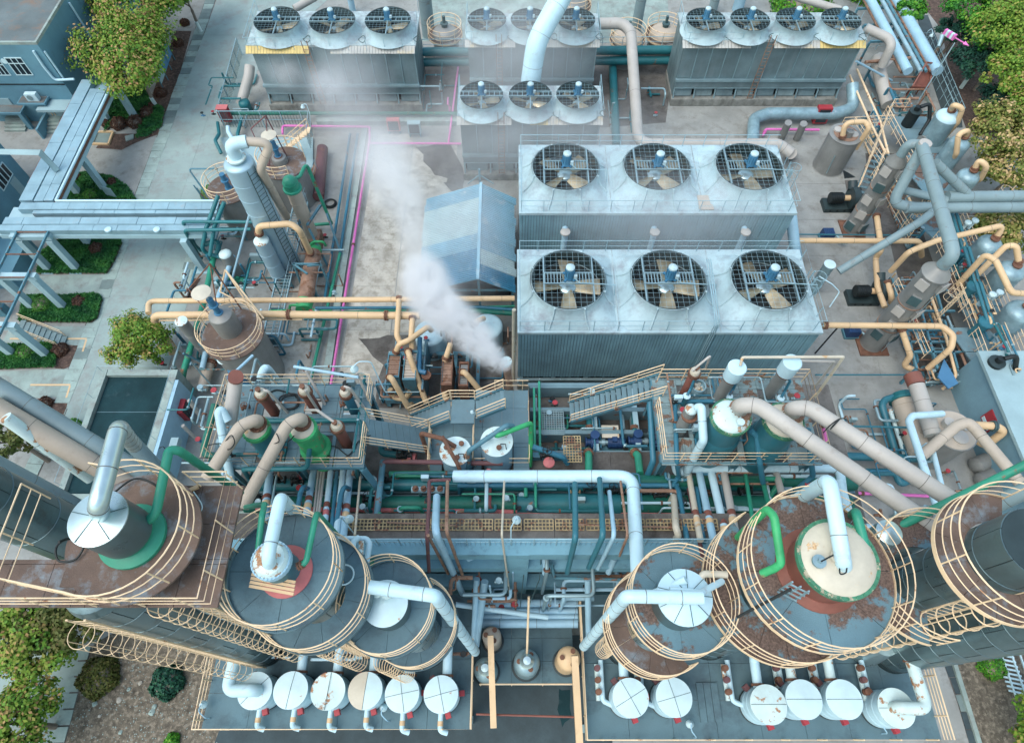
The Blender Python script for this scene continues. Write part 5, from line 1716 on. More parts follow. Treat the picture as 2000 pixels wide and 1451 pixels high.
# grated trays on the walkway: one mesh of bars per panel
def grating(parent, x0, x1, y0, y1, z, step=.16, mat='grating', w=.05, name='grating_panel', lab=None):
 m = MB()
 nx, ny = max(1, int((x1 - x0) / step)), max(1, int((y1 - y0) / step))
 for i in range(nx + 1):
  x = x0 + (x1 - x0) * i / nx
  m.bar((x, y0, z), (x, y1, z), w, .04)
 for i in range(ny + 1):
  y = y0 + (y1 - y0) * i / ny
  m.bar((x0, y, z + .004), (x1, y, z + .004), w, .04)
 o = m.obj(name, mat, parent, smooth=False)
 return o
for a, b_ in ((655, 740), (742, 818), (820, 906), (908, 962), (967, 1018), (1024, 1080), (1085, 1140), (1145, 1205), (1208, 1258), (1262, 1330), (1335, 1400)):
 grating(blk, P(a, 1025, ZW).x, P(b_, 1025, ZW).x, P(1000, 1035, ZW + .1).y, P(1000, 1014, ZW + .1).y, ZW + .1)
for a, b_, c, d in ((1100, 1133, 852, 902), (1113, 1131, 932, 990), (1366, 1380, 930, 985)):
 zz = ZF + .9
 grating(blk, P(a, c, zz).x, P(b_, c, zz).x, P(a, d, zz).y, P(a, c, zz).y, zz, .15)
grating(blk, P(1058, 800, ZF).x, P(1100, 800, ZF).x, P(1058, 848, ZF).y, P(1058, 800, ZF).y, ZF - .04, .13, 'grating_grey')
grating(blk, P(765, 960, ZF).x, P(775, 960, ZF).x, P(1000, 1000, ZF).y, P(1000, 930, ZF).y, ZF + .05, .2, 'grating_grey')
# kerbs inside the pipe alley
for y in (962, 972, 1004):
 MB().bx(xa + .3, xb_ - .3, P(1000, y, ZF).y - .1, P(1000, y, ZF).y + .1, ZF, ZF + .22).obj('kerb', 'concrete' if y > 1000 else 'deck_grey', blk)
for x in (700, 860, 980, 1050, 1130, 1270, 1330, 1450, 1560):
 p = P(x, 975, ZF)
 m = MB().bx(p.x - .1, p.x + .1, P(1000, 1002, ZF).y, P(1000, 935, ZF).y, ZF + .3, ZF + .5)
 m.bx(p.x - .1, p.x + .1, P(1000, 1002, ZF).y, P(1000, 998, ZF).y, ZF, ZF + .5)
 m.obj('pipe_sleeper', 'frame', blk)

# ---- headers of the pipe alley
pipe('header_pipe', 'blue green header nearest the pump pit', 'teal', .33, [(505, 947, ZF + .8), (1665, 947, ZF + .8)], n=14)
pipe('header_pipe', 'green half of the rear header', 'dark_green', .36, [(1180, 940, ZF + .9), (1670, 944, ZF + .9)], n=14)
pipe('header_pipe', 'widest dark green header along the alley', 'dark_green', .42, [(480, 985, ZF + .7), (1020, 984, ZF + .7)], n=16)
pipe('header_pipe', 'swollen section of the dark green header', 'teal', .55, [(1010, 984, ZF + .75), (1210, 985, ZF + .75)], n=16)
pipe('header_pipe', 'mottled green header section near the blue flanges', 'dark_green', .5, [(1205, 985, ZF + .75), (1660, 988, ZF + .75)], n=16)
pipe('header_pipe', 'slim green pipe between the two headers', 'green', .2, [(760, 927, ZF + .9), (905, 927, ZF + .9)])
pipe('fire_main', 'salmon fire main along the alley floor', 'salmon', .12, [(500, 993, ZF + 1.1), (1120, 1001, ZF + .8), (1660, 1004, ZF + .8)])
pipe('fire_main', 'salmon upright branch with flange crossing the headers', 'salmon', .13, [(955, 915, ZF + 1.6), (955, 1000, ZF + .9)], flanges=(-.15,), fmat='salmon')
pipe('blue_line', 'long blue line above the rear header', 'blue', .13, [(896, 948, ZF + 1.5), (1325, 948, ZF + 1.5)])
MB().cyl(P(898, 948, ZF + 1.5), P(898, 962, ZF + .6), .13, n=8).thing('pipe_stub', 'blue', 'blue dropped end of the long line', 'pipe')

# ---- platform with the brown exchangers
p1 = thing('work_platform', 'blue deck platform carrying brown and green topped exchangers', 'platform', P(560, 830, ZF))
x0, x1 = P(395, 890, ZP).x + .5, P(712, 900, ZP).x
y0, y1 = P(550, 912, ZP).y, P(600, 752, ZP).y
def hole(px, py, s, zz):
 p = P(px, py, zz)
 return (p.x - s, p.x + s, p.y - s, p.y + s)
EX = [(506, 764, 14.9, .27, 'brown', 'cream_top', 'brown exchanger nearest the rusty capped pipe'), (592, 758, 14.9, .27, 'brown', 'cream_top', 'brown exchanger beside the coiled hose'), (672, 762, 14.8, .25, 'blue', 'cream_top', 'small blue exchanger at the platform corner'),
      (655, 828, 14.9, .27, 'brown', 'cream_top', 'brown exchanger above the looped cable')]
BV = [(496, 833, 15.6, .58, 'teal_vessel', 'bright_green', 'blue vessel with green rimmed head and tan pipe'), (588, 833, 15.6, .58, 'bright_green', 'bright_green', 'bright green vessel with speckled head and tan pipe')]
holes = [((P(a, b_, z).x - .42), (P(a, b_, z).x + .42), (P(a, b_, z).y - .45), (P(a, b_, z).y + .45)) for a, b_, z, *_ in EX] + [((P(a, b_, z).x - .72), (P(a, b_, z).x + .72), (P(a, b_, z).y - .72), (P(a, b_, z).y + .72)) for a, b_, z, *_ in BV]
deck(p1, x0, x1, y0, y1, ZP, 'deck_grey', 5, 2, holes, .1)
MB().bx(x0, x1, y0 - .05, y0 - .005, ZP - .25, ZP + .02).obj('edge_beam', 'frame', p1)
MB().bx(x0, x1, y1 + .005, y1 + .05, ZP - .25, ZP + .02).obj('edge_beam', 'frame', p1)
legs(p1, [(x1 - .3, y0 + .3), (x0 + .4, y0 + .3), (x0 + 4, y0 + .3)], ZF, ZP - .1, .26)
legs(p1, [(x1 - .3, y1 - .3), (x0 + .4, y1 - .3)], 0, ZP - .1, .26)
MB().bar((x1 - .1, y0, ZP - .2), (x1 + .9, y0 - .9, ZF), .3).obj('raker', 'frame', p1)
rail(p1, [(x1, y1 - 1.2, ZP), (x1, y1 - .02, ZP), (x0 + .2, y1 - .02, ZP), (x0 + .02, y0 + .02, ZP), (x1, y0 + .02, ZP), (x1, y0 + 1.9, ZP)], 1.15, 3, 'rail', .028, 1.25)
for a, b_, z, r, m, hd, lb in EX:
 exchanger(lb, P(a, b_, z), ZP - 1.8, r, m, hd)
for a, b_, z, r, m, hd, lb in BV:
 p = P(a, b_, z)
 t = vessel('flash_vessel', lb, p, ZP - 1.6, r, m, 'cream_top', dome=.32, group='domed vessels with side pipes')
 fm = MB().lathe((p.x, p.y, z - .42), [(r, 0), (r * 1.14, 0), (r * 1.14, .1), (r * 1.08, .12), (r * 1.14, .13), (r * 1.14, .22), (r, .22)], 26)
 bolts(fm, Vector((p.x, p.y, z - .31)), Vector((0, 0, 1)), r * 1.07, 26, .03, .3)
 fm.obj('head_flange', hd, t)
 MB().lathe((p.x, p.y, ZP - .3), [(r, 0), (r * 1.3, .15), (r * 1.3, .5), (r, .7)], 26).obj('shell_swell', m, t)
def vflange(parent, c, r, k=14, mat='rust'):
 fm = MB().lathe((c.x, c.y, c.z - .04), [(r * .9, 0), (r * 1.5, 0), (r * 1.5, .1), (r * .9, .1)], 20)
 bolts(fm, c, Vector((0, 0, 1)), r * 1.28, k, .03, .24)
 fm.obj('flange', mat, parent)
for (a, b_, z), pts, lb in (((503, 828, 15.65), [(503, 828, 15.55), (503, 818, 16.3), (470, 832, 16.3), (404, 935, 15.6)], 'tan pipe bent from the blue vessel toward the tall tower'), ((590, 826, 15.65), [(590, 826, 15.55), (588, 816, 16.4), (562, 828, 16.4), (474, 990, 15.0)], 'tan pipe bent from the green vessel toward the tall tower')):
 o = pipe('vapour_pipe', lb, 'tan', .28, pts, .75, 16, seams=2.2)
 vflange(o, P(a, b_, z), .28)
c = P(460, 735, 16.2); d = P(440, 850, 13.4)
o = pipe('vapour_pipe', 'grey pipe with rusty red cap leaning at the platform corner', 'beige_grey', .33, [(461, 736, 15.3), (448, 830, 14.2)], n=16)
MB().cyl(c.lerp(P(461, 736, 15.3), .6), P(461, 736, 15.3) + Vector((0, -.1, 0)), .35, n=16).obj('cap', 'brown', o)
pipe('white_riser', 'white pipe with twin bends at the platform side', 'white_pipe', .2, [(445, 822, 14.8), (432, 800, 15.2), (427, 805, 15.2), (440, 880, 14), (455, 960, 12)], .4, 12, seams=3)
pipe('green_riser', 'dark green upright pipe along the platform side', 'dark_green', .18, [(420, 790, 13.2), (396, 888, 13.0), (440, 892, 13.0)], .4)
pipe('teal_ring', 'teal line running behind the big vessels', 'teal', .12, [(520, 822, 13.3), (706, 821, 13.3), (708, 880, 13.2), (697, 915, 12.5), (700, 935, 10.5), (745, 985, 10)], .35)
pipe('teal_ring', 'teal loop hanging under the platform front', 'teal', .12, [(606, 855, 14.6), (604, 880, 14.2), (600, 915, 13.4), (475, 916, 13.2), (486, 935, 11), (530, 965, 10)], .35)
pipe('teal_ring', 'short teal drop from the blue vessel', 'teal', .1, [(508, 858, 14.4), (508, 885, 13.2), (412, 892, 12.8), (405, 930, 11)], .3)
for i, (a, b_, z0, c_, d_, z1, lb) in enumerate([(515, 762, 15.2, 562, 806, 13, 'pale pipe stub running from the first brown head'), (596, 764, 15.2, 622, 802, 13, 'pale pipe stub running from the second brown head'), (672, 755, 15, 712, 797, 13, 'pale pipe stub running from the blue head'), (652, 824, 15.1, 598, 801, 13.6, 'pale pipe running back from the fourth brown head')]):
 m = P(a, b_, z0); e = P(c_, d_, z1)
 q = m.lerp(e, .45); q.z = z0
 MB().tube(fillet([m, q, e], .2), .07, 8).thing('vent_line', 'beige_grey', lb, 'pipe', 'vent lines of the exchangers')
pipe('davit_pole', 'long pale pole standing across the platform rear rail', 'pale_blue', .08, [(574, 716, 14.6), (700, 737, 14.6)], n=8)
for i, (a, b_, c_, d_) in enumerate([(597, 724, 635, 790), (697, 728, 720, 782)]):
 MB().cyl(P(a, b_, 14.6), P(c_, d_, ZP), .07, n=8).thing('pole', 'beige_grey', ['slanted pole carrying the long pale pole', 'second slanted pole at the end of the pale pole'][i], 'pole')
pipe('davit_pole', 'pale slanted pipe over the rusty red cap', 'pale_blue', .07, [(447, 738, 15.6), (494, 694, 15.4)], n=8)
pipe('white_riser', 'white pipe elbow behind the first brown exchanger', 'white_pipe', .24, [(505, 760, 11), (516, 712, 12.6), (548, 755, 9)], .4, 12)
lamp('gooseneck lamp at the platform rear corner', P(748, 760, ZP), PL([(752, 765, ZP), (724, 706, 15.6), (700, 706, 15.8), (690, 716, 15.6)]))
def cable(lab, pts, r=.03, name='cable', n=28, closed=False):
 P3 = PL(pts)
 k = len(P3)
 out = []
 for i in range(k - 1):
  p0, p1, p2, p3 = P3[max(0, i - 1)], P3[i], P3[i + 1], P3[min(k - 1, i + 2)]
  for j in range(6):
   t = j / 6
   out.append(.5 * ((2 * p1) + (p2 - p0) * t + (2 * p0 - 5 * p1 + 4 * p2 - p3) * t * t + (3 * p1 - p0 - 3 * p2 + p3) * t ** 3))
 out.append(P3[-1])
 return MB().tube(out, r, 6).thing(name, 'black', lab, name)
cable('black hose coiled between the brown exchangers', [(528, 766, ZP + .06), (545, 762, ZP + .06), (580, 776, ZP + .06), (575, 798, ZP + .1), (550, 795, ZP + .1), (548, 775, ZP + .14), (578, 770, ZP + .14), (582, 792, ZP + .18), (555, 798, ZP + .18), (552, 778, ZP + .22), (575, 772, ZP + .22)], .045, 'hose')
cable('black cable looped at the platform corner', [(724, 850, ZP + .3), (700, 862, ZP + .1), (690, 880, ZP + .08), (668, 896, ZP + .08), (640, 890, ZP + .08), (636, 876, ZP + .08), (655, 872, ZP + .08), (682, 892, ZP + .1), (705, 896, ZP + .1)], .03)
cable('thin black cable wound on the first tan pipe', [(440, 862, 16.3), (452, 850, 16.6), (458, 865, 16.4), (446, 878, 16.2), (430, 866, 16), (405, 870, 15)], .025)
cable('thin black cable wound on the second tan pipe', [(540, 846, 16.6), (545, 862, 16.4), (530, 868, 16.2), (562, 862, 16), (575, 850, 15.4)], .025)
for i, (a, b_) in enumerate([(480, 796), (672, 790)]):
 valve(['small rusty valve beside the first brown exchanger', 'small rusty valve beside the blue exchanger'][i], P(a, b_, ZP + .35), .08, 'rust', .3, .2, 'small valves on the deck', 'rust')

# ---- sloping walkway from the platform to the tank deck
wx = thing('gangway', 'sloping blue plate gangway joining two platforms', 'gangway', P(790, 845, 11))
a = P(718, 843, ZP); b_ = P(840, 862, ZF + 1.0)
for k in range(9):
 p, q = a.lerp(b_, k / 9), a.lerp(b_, (k + 1) / 9)
 MB().bar(p + Vector((.01, 0, 0)), q - Vector((.01, 0, 0)), 1.45, .06).obj('plate', 'deck_grey', wx, smooth=False)
off = Vector((0, .75, 0))
rail(wx, [a + off, b_ + off], 1.1, 3, 'rail', .028, 1.4)
rail(wx, [a - off, b_ - off], 1.1, 3, 'rail', .028, 1.4)
legs(wx, [(P(760, 850, 11.5).x, P(760, 850, 11.5).y)], 0, 11.3)
# switchback stair behind it
st = thing('steel_stair', 'blue steel stair with cream rails rising behind the tank deck', 'stairs', P(860, 800, ZF))
def flight(t, a, b_, w, n, mat='deck_grey', strg='frame'):
 d = (b_ - a); hd = Vector((d.x, d.y, 0)).normalized(); q = Vector((-hd.y, hd.x, 0))
 ang = math.atan2(hd.y, hd.x)
 for k in range(n):
  c = a.lerp(b_, (k + .5) / n)
  MB().box((c.x, c.y, c.z), (Vector((d.x, d.y, 0)).length / n * .92, w - .1, .05), ang).obj('tread', mat, t, smooth=False)
 for s in (-1, 1):
  MB().bar(a + q * s * w / 2, b_ + q * s * w / 2, .06, .24).obj('stringer', strg, t)
  rail(t, [a + q * s * w / 2, b_ + q * s * w / 2], 1.05, 3, 'rail', .028, 1.3)
flight(st, P(800, 832, ZF + .3), P(880, 800, ZF + 2.2), 1.2, 10)
flight(st, P(930, 800, ZF + 2.2), P(985, 778, ZF + 3.2), 1.1, 7)
m = P(905, 800, ZF + 2.2)
deck(st, m.x - .65, m.x + .6, m.y - .8, m.y + .6, ZF + 2.2, 'deck_grey', 1, 1)
rail(st, [(m.x - .65, m.y + .6, ZF + 2.2), (m.x + .6, m.y + .6, ZF + 2.2)], 1.05, 3, 'rail', .028, 1.3)

# ---- deck with the two white tanks
td = thing('tank_deck', 'grey blue deck holding two white topped tanks beside the stair', 'platform', P(930, 860, ZF))
zt_ = ZF + .6
x0, xm, x1 = P(838, 930, zt_).x, P(925, 900, zt_).x, P(1034, 905, zt_).x
ya, yb_ = P(930, 932, zt_).y, P(930, 842, zt_).y
yc, yd = P(980, 912, zt_).y, P(980, 762, zt_).y
legs(td, [(xm + .3, yd - .3), (x1 - .3, yd - .3), (x0 + .3, yb_ + .5)], 0, zt_ - .12)
ta, tb = P(889, 880, 12.0), P(970, 861, 12.4)
deck(td, x0, xm - .02, ya, yb_ + .8, zt_, 'deck_grey', 2, 3, [(ta.x - .85, ta.x + .85, ta.y - .85, ta.y + .85)])
deck(td, xm, x1, yc, yd, zt_, 'deck_grey', 2, 4, [(tb.x - .85, tb.x + .85, tb.y - .85, tb.y + .85)])
rail(td, [(xm, yc + .05, zt_), (xm, yd - 1.6, zt_)], 1.15, 2, 'rail', .028, 1.4)
rail(td, [(xm + .1, yc + .03, zt_), (x1 - .03, yc + .03, zt_), (x1 - .03, yd, zt_), (xm + 1.1, yd, zt_)], 1.15, 2, 'rail', .028, 1.6)
rail(td, [(x0, yb_, zt_), (x0 + .02, ya + .4, zt_)], 1.15, 3, 'rail', .028, .9)
for i, (p, r, lb) in enumerate([(ta, .78, 'white tank with stained lid nearer the purple pipe'), (tb, .8, 'white tank with cream lid inside the railed deck')]):
 t = vessel('white_tank', lb, p, ZF - .8, r, 'pale_blue', 'white_rusty', dome=.06, flat=True, group='white tanks on the deck', n=36)
 for k in range(3):
  a = .8 + 2.1 * k
  MB().lathe((p.x + .45 * math.cos(a), p.y + .45 * math.sin(a), p.z - .05), [(.07, 0), (.07, .2), (.14, .2), (.14, .26), (0, .27)], 10).obj('nozzle', 'rust', t)
 MB().tube([(p.x + .2, p.y - .3, p.z), (p.x + .2, p.y - .3, p.z + .3), (p.x + .45, p.y - .3, p.z + .3), (p.x + .5, p.y - .45, p.z - .1)], .025, 6).obj('sample_line', 'black', t)
pipe('overflow_pipe', 'grey rusty pipe crossing over the railed white tank', 'frame', .13, [(914, 920, zt_ + .6), (916, 880, 12.6), (990, 830, 13.4), (1002, 832, 13)], .25, 10)
pipe('overflow_pipe', 'bright green pipe dropping at the railed deck corner', 'bright_green', .13, [(969, 850, 12.7), (972, 851, 13.2), (1037, 826, 12.8), (1037, 860, 11.4), (1035, 910, 9.8)], .2, 10)
pipe('overflow_pipe', 'rusty brown pipe crossing the stained white tank', 'rust', .12, [(889, 872, 12.3), (862, 856, 12.9), (822, 846, 12.6), (835, 885, 10.6)], .2, 10)
pipe('overflow_pipe', 'rusty pipe sagging from the tank lid to the white main', 'rust', .1, [(864, 853, 12.8), (880, 882, 12.9), (893, 905, 12.4), (904, 932, 11.3)], .2, 8)
pipe('purple_main', 'long maroon pipe before the white tanks turning down', 'maroon', .13, [(982, 905, 11.2), (748, 901, 11.2), (742, 930, 11.2), (722, 1085, 11.2)], .3, 10)
pipe('white_main', 'broad white main with right angle bend before the decks', 'white_pipe', .3, [(886, 930, 12.2), (1235, 930, 13.2), (1246, 1120, 15.4), (1258, 1178, 16.6)], .7, 18, seams=2.6)
# mixed valves in the alley
VL = [(722, 975, .16, 'dark valve below the teal bend'), (755, 938, .15, 'dark valve under the raker leg'), (1153, 950, .18, 'dark valve with wheel on the blue line'), (1196, 958, .17, 'dark valve beside the swollen header'), (1288, 968, .16, 'dark valve left of the ivory riser'), (1328, 985, .15, 'dark valve right of the ivory riser'),
      (790, 890, .2, 'dark valve beneath the gangway'), (1068, 888, .17, 'dark valve with pink end before the pump pit'), (546, 938, .15, 'dark valve behind the tall round platform'), (582, 940, .15, 'dark valve between the pale pipes'), (506, 972, .14, 'dark valve by the lamp tower'), (1455, 958, .15, 'dark valve behind the green pipe bend')]
for a, b_, r, lb in VL:
 valve(lb, P(a, b_, ZF + 1.1), r, 'black', .1, .45)
MB().lathe(tuple(P(1072, 904, ZF + 1.2)), [(.3, 0), (.3, .1), (.1, .2), (0, .22)], 16).thing('blind_flange', 'salmon', 'round pink flange before the pump pit', 'flange')
MB().cyl(P(780, 892, ZF + .9), P(812, 896, ZF + .9), .28, n=14).thing('strainer', 'salmon', 'pink strainer body beneath the gangway', 'strainer')
pipe('teal_loop', 'teal hairpin pipe under the gangway', 'teal', .18, [(800, 868, ZF + 1), (745, 868, ZF + 1), (745, 885, ZF + 1), (800, 890, ZF + 1)], .4, 12)
pipe('teal_loop', 'blue S pipe beside the railed deck corner', 'blue', .15, [(1040, 872, ZF + 1.6), (1100, 893, ZF + 1.2), (1108, 905, ZF + .6)], .3, 12)
for i, (x, y0_, y1_) in enumerate([(1043, 758, 880), (1053, 745, 888)]):
 pipe('green_riser', ['slim green line at the pit edge', 'second slim green line at the pit edge'][i], 'green', .07, [(x, y0_, ZF + .5), (x + 2, y1_, ZF + .5)])
MB().bx(P(1040, 898, ZF).x, P(1120, 898, ZF).x, P(1040, 900, ZF).y, P(1040, 890, ZF).y, ZF, ZF + .5).thing('pipe_support', 'frame', 'blue box support beneath the blue S pipe', 'support')
# manifold
mt_ = thing('manifold', 'grey valve manifold with rusty bonnets in front of the stained tank', 'manifold', P(842, 955, ZF))
MB().cyl(P(804, 956, 11.4), P(868, 957, 11.4), .17, n=12).obj('barrel', 'rail_steel', mt_)
for k in range(4):
 c = P(812 + 16 * k, 956, 11.5)
 MB().cyl(c, c + Vector((0, 0, .35)), .09, n=8).cyl(c + Vector((0, 0, .1)), c + Vector((0, 0, .18)), .16, n=10).obj('bonnet', 'rust', mt_)
for k in (0, 1):
 c = P(818 + 40 * k, 957, 11.3)
 MB().bx(c.x - .06, c.x + .06, c.y - .06, c.y + .06, ZF, 11.2).obj('stand', 'frame', mt_)
pipe('rusty_pipe', 'rusty pipe from the manifold down past the beams', 'maroon', .09, [(880, 937, 12.6), (838, 938, 12.8), (838, 990, 14), (834, 1046, 15.9), (838, 1115, 11)], .25, 8)
pipe('rusty_pipe', 'rusty straight pipe beside the pale bent pipe', 'rust_pale', .08, [(874, 940, 13.4), (872, 1038, 15.9), (903, 1122, 9)], .3, 8)
pipe('rusty_pipe', 'rusty twin pipe falling left of the pale bent pipe', 'rust_pale', .07, [(836, 1045, 15.8), (875, 1120, 9)], .3, 8)
pipe('pale_pipe', 'pale blue pipe bending down over the front beams', 'pale_blue', .17, [(853, 970, 13.6), (850, 1040, 15.9), (903, 1158, 6)], .4, 12)
# ---- T shaped branch pipes over the walkway, blue
pipe('blue_branch', 'first blue branch pipe hooking over the front beam', 'teal_vessel', .13, [(1123, 944, 13.6), (1124, 1050, 15.9), (1108, 1118, 10.5)], .25, 10)
pipe('blue_branch', 'second blue branch pipe hooking over the front beam', 'teal_vessel', .13, [(1171, 935, 13.6), (1178, 1046, 15.9), (1150, 1108, 11)], .25, 10)
pipe('blue_branch', 'mauve blue branch pipe hooking over the front beam', 'pale_blue', .1, [(1190, 960, 13.6), (1200, 1046, 15.9), (1168, 1110, 11)], .25, 10)
pipe('steam_trace', 'rusty knobbly trace line right of the mauve branch', 'rust_pale', .06, [(1212, 940, 13.6), (1226, 1046, 15.6), (1210, 1085, 12.4)], .2, 8)
pipe('cream_pole', 'slim cream pole in front of the railed deck', 'cream_top', .05, [(985, 940, 13.4), (980, 1044, 15.9), (996, 1165, 5)], .2, 8)
pipe('rusty_pipe', 'long thin rusty rod lying over the gratings', 'rust_pale', .04, [(755, 1020, 13), (890, 1026, 13)], n=6)
pipe('rusty_pipe', 'long thin rusty rod near the ivory riser', 'rust_pale', .04, [(1122, 1024, 13), (1320, 1030, 13)], n=6)
lamp('gooseneck lamp leaning over the front beam rail', P(998, 1055, ZW), PL([(998, 1058, ZW + .4), (998, 1030, 14), (1004, 1018, 14.4), (1009, 1012, 14.2)]), 'white_pipe')
lamp('gooseneck lamp by the stripe of pale pipes', P(670, 1020, ZW), PL([(690, 1040, ZW), (668, 1012, 14), (662, 1008, 14.4), (680, 1010, 14.2)]), 'white_pipe')
lamp('small lamp over the stained tank', P(925, 812, ZF), PL([(925, 812, zt_ + .2), (925, 806, zt_ + 1.5), (922, 803, zt_ + 1.7)]))
# ---- pale pipes leaving the exchanger platform toward the towers
PB = [(527, 925, 517, 1010, .2, 'pale_blue', 'pale banded pipe at the round platform edge'), (541, 925, 530, 990, .06, 'rail_steel', 'thin grey line beside the first pale pipe'), (612, 920, 596, 1020, .17, 'pale_blue', 'pale banded pipe behind the green bend'), (622, 920, 610, 1030, .06, 'beige_grey', 'first thin tan line of three'), (628, 920, 616, 1025, .06, 'beige_grey', 'second thin tan line of three'), (633, 920, 621, 1020, .06, 'beige_grey', 'third thin tan line of three'),
      (646, 922, 632, 1040, .15, 'white_pipe', 'white pipe with salmon band'), (658, 922, 647, 1040, .1, 'blue', 'blue line between two white pipes'), (670, 920, 657, 1042, .15, 'white_pipe', 'white pipe right of the blue line'), (684, 920, 670, 1050, .18, 'pale_blue', 'pale pipe with rust and orange bands'), (705, 920, 693, 1045, .06, 'cream_top', 'thin ivory line by the purple pipe')]
for a, b_, c, d, r, m, lb in PB:
 o = pipe('pale_pipe', lb, m, r, [(a, b_, 11), (c, d, 13.2)], n=12, group='pipes from the exchangers to the towers')
 if r >= .15:
  p = P(a, b_, 11).lerp(P(c, d, 13.2), .55); t = (P(c, d, 13.2) - P(a, b_, 11)).normalized()
  MB().cyl(p, p + t * .35, r + .01, n=12).obj('colour_band', 'brown', o)
  MB().cyl(p + t * .55, p + t * .9, r + .01, n=12).obj('colour_band', 'cream' if r > .16 else 'salmon', o)
for a, lb in ((590, 'dark blue hooked line before the second pale pipe'), (670, 'dark blue hooked line beside the banded pale pipe')):
 pipe('blue_branch', lb, 'blue', .12, [(a + 12, 955, 12), (a + 2, 950, 12.6), (a - 4, 965, 12.6), (a - 14, 1030, 12.9)], .25, 10)
pipe('black_pipe', 'dark pipe with green pipe beneath at the walkway', 'frame', .16, [(748, 900, 11.1), (738, 990, 12), (724, 1085, 12)], .3, 12)
pipe('green_riser', 'bright green vertical line beside the dark pipe', 'green', .09, [(742, 1000, 12.2), (726, 1105, 11.8)], n=8)

# ---- plate exchanger skid behind the tank deck (at ground level)
sk = thing('exchanger_skid', 'blue steel skid carrying plate exchangers under the steam', 'skid', P(830, 790, 0))
zs_ = 1.2
a, b_ = P(752, 778, zs_), P(985, 778, zs_)
ytop = P(752, 690, zs_).y
MB().bx(a.x, b_.x, a.y - .15, a.y + .15, .7, zs_).obj('rail_beam', 'frame', sk)
MB().bx(a.x, b_.x, ytop - .15, ytop + .15, .7, zs_).obj('rail_beam', 'frame', sk)
for x in (756, 790, 830, 862, 886, 910, 932):
 p = P(x, 778, zs_)
 MB().bx(p.x - .13, p.x + .13, a.y + .151, ytop - .151, .75, zs_ - .02).obj('cross_beam', 'frame', sk)
 MB().bx(p.x - .14, p.x + .14, a.y - .14, a.y + .14, 0, .7).obj('leg', 'frame', sk)
def plate_hx(lab, px, py0, py1, z1, w, mat, side):
 a, b_ = P(px, py1, z1), P(px, py0, z1)
 t = thing('plate_exchanger', lab, 'exchanger', (a.x, (a.y + b_.y) / 2, zs_), 'plate exchangers on the blue skid')
 n = 9
 for k in range(n):
  y0_, y1_ = a.y + (b_.y - a.y) * k / n, a.y + (b_.y - a.y) * (k + 1) / n
  MB().bx(a.x - w / 2, a.x + w / 2, y0_ + .015, y1_ - .015, zs_, z1 + (.02 if k % 2 else 0)).obj('plate_pack', mat, t, smooth=False)
 for y in (a.y - .08, b_.y + .08):
  MB().bx(a.x - w / 2 - .08, a.x + w / 2 + .08, y - .08, y + .08, zs_, z1 + .15).obj('end_plate', side, t)
 for s in (-1, 1):
  MB().bar((a.x + s * (w / 2 + .05), a.y, z1 + .1), (a.x + s * (w / 2 + .05), b_.y, z1 + .1), .06).obj('tie_bar', side, t)
 return t
plate_hx('plate exchanger nearest the yard with brown stained top', 767, 695, 735, 3.6, .75, 'rust_pale', 'frame')
plate_hx('plate exchanger second from the yard with pale stained top', 799, 690, 740, 3.8, .75, 'tan', 'frame')
plate_hx('narrow rusty plate exchanger beneath the steam', 872, 700, 750, 3.8, .6, 'rust_pale', 'rust')
plate_hx('narrow grey plate exchanger next to the stair', 905, 712, 752, 3.6, .5, 'tank_grey', 'rust')
bxm = thing('blue_casing', 'long blue painted casing between the plate exchangers', 'casing', P(835, 740, 0))
a, b_ = P(822, 762, 3.2), P(850, 662, 3.2)
for k in range(6):
 y0_, y1_ = a.y + (b_.y - a.y) * k / 6, a.y + (b_.y - a.y) * (k + 1) / 6
 MB().bx(a.x, b_.x - .6, y0_ + .02, y1_ - .02, .6, 3.2).obj('panel', 'steel_frame', bxm)
MB().tube(fillet(PL([(820, 660, 3.6), (818, 725, 3.6), (832, 728, 3.6)]), .3), .18, 10).obj('blue_pipe', 'motor', bxm)
MB().lathe(tuple(P(833, 735, 3.2)), [(.35, 0), (.35, .2), (.15, .25), (0, .3)], 14).obj('cap', 'rust', bxm)
SKP = [([(780, 580, 4.6), (778, 612, 4.8), (775, 655, 4.4), (783, 672, 4)], 'yellow pipe dropping from the upper gas pipe'), ([(806, 617, 4.6), (803, 660, 4.6), (805, 680, 4)], 'second yellow pipe dropping behind the skid'), ([(772, 690, 3.8), (780, 672, 4.6), (800, 664, 4.8), (836, 638, 4.6), (842, 645, 3.8)], 'yellow pipe crossing over to the steam cloud'),
       ([(760, 737, 3.8), (764, 737, 4.6), (800, 800, 2.4), (804, 790, 1.4)], 'long yellow pipe slanting from the first exchanger'), ([(797, 686, 4.0), (798, 690, 4.6), (832, 785, 2.2)], 'long yellow pipe slanting from the second exchanger'), ([(762, 760, 2.6), (768, 776, 1.9), (790, 780, 1.9), (800, 766, 2.6)], 'yellow U bend joining the first two exchangers'),
       ([(869, 705, 4.0), (874, 690, 4.4), (880, 672, 4.4)], 'yellow elbow entering the steam'), ([(868, 756, 3.0), (869, 775, 2.6), (880, 790, 2.2), (892, 791, 2)], 'yellow elbow below the narrow rusty exchanger'), ([(902, 727, 3.8), (908, 727, 4.4), (942, 768, 3)], 'yellow pipe slanting toward the stair rail'), ([(925, 634, 3.4), (935, 625, 3.8), (945, 622, 3.4)], 'yellow elbow behind the steam'), ]
for pts, lb in SKP:
 pipe('gas_pipe', lb, 'cream', .2, pts, .5, 12, flanges=(.2,), group='yellow pipes on the skid')
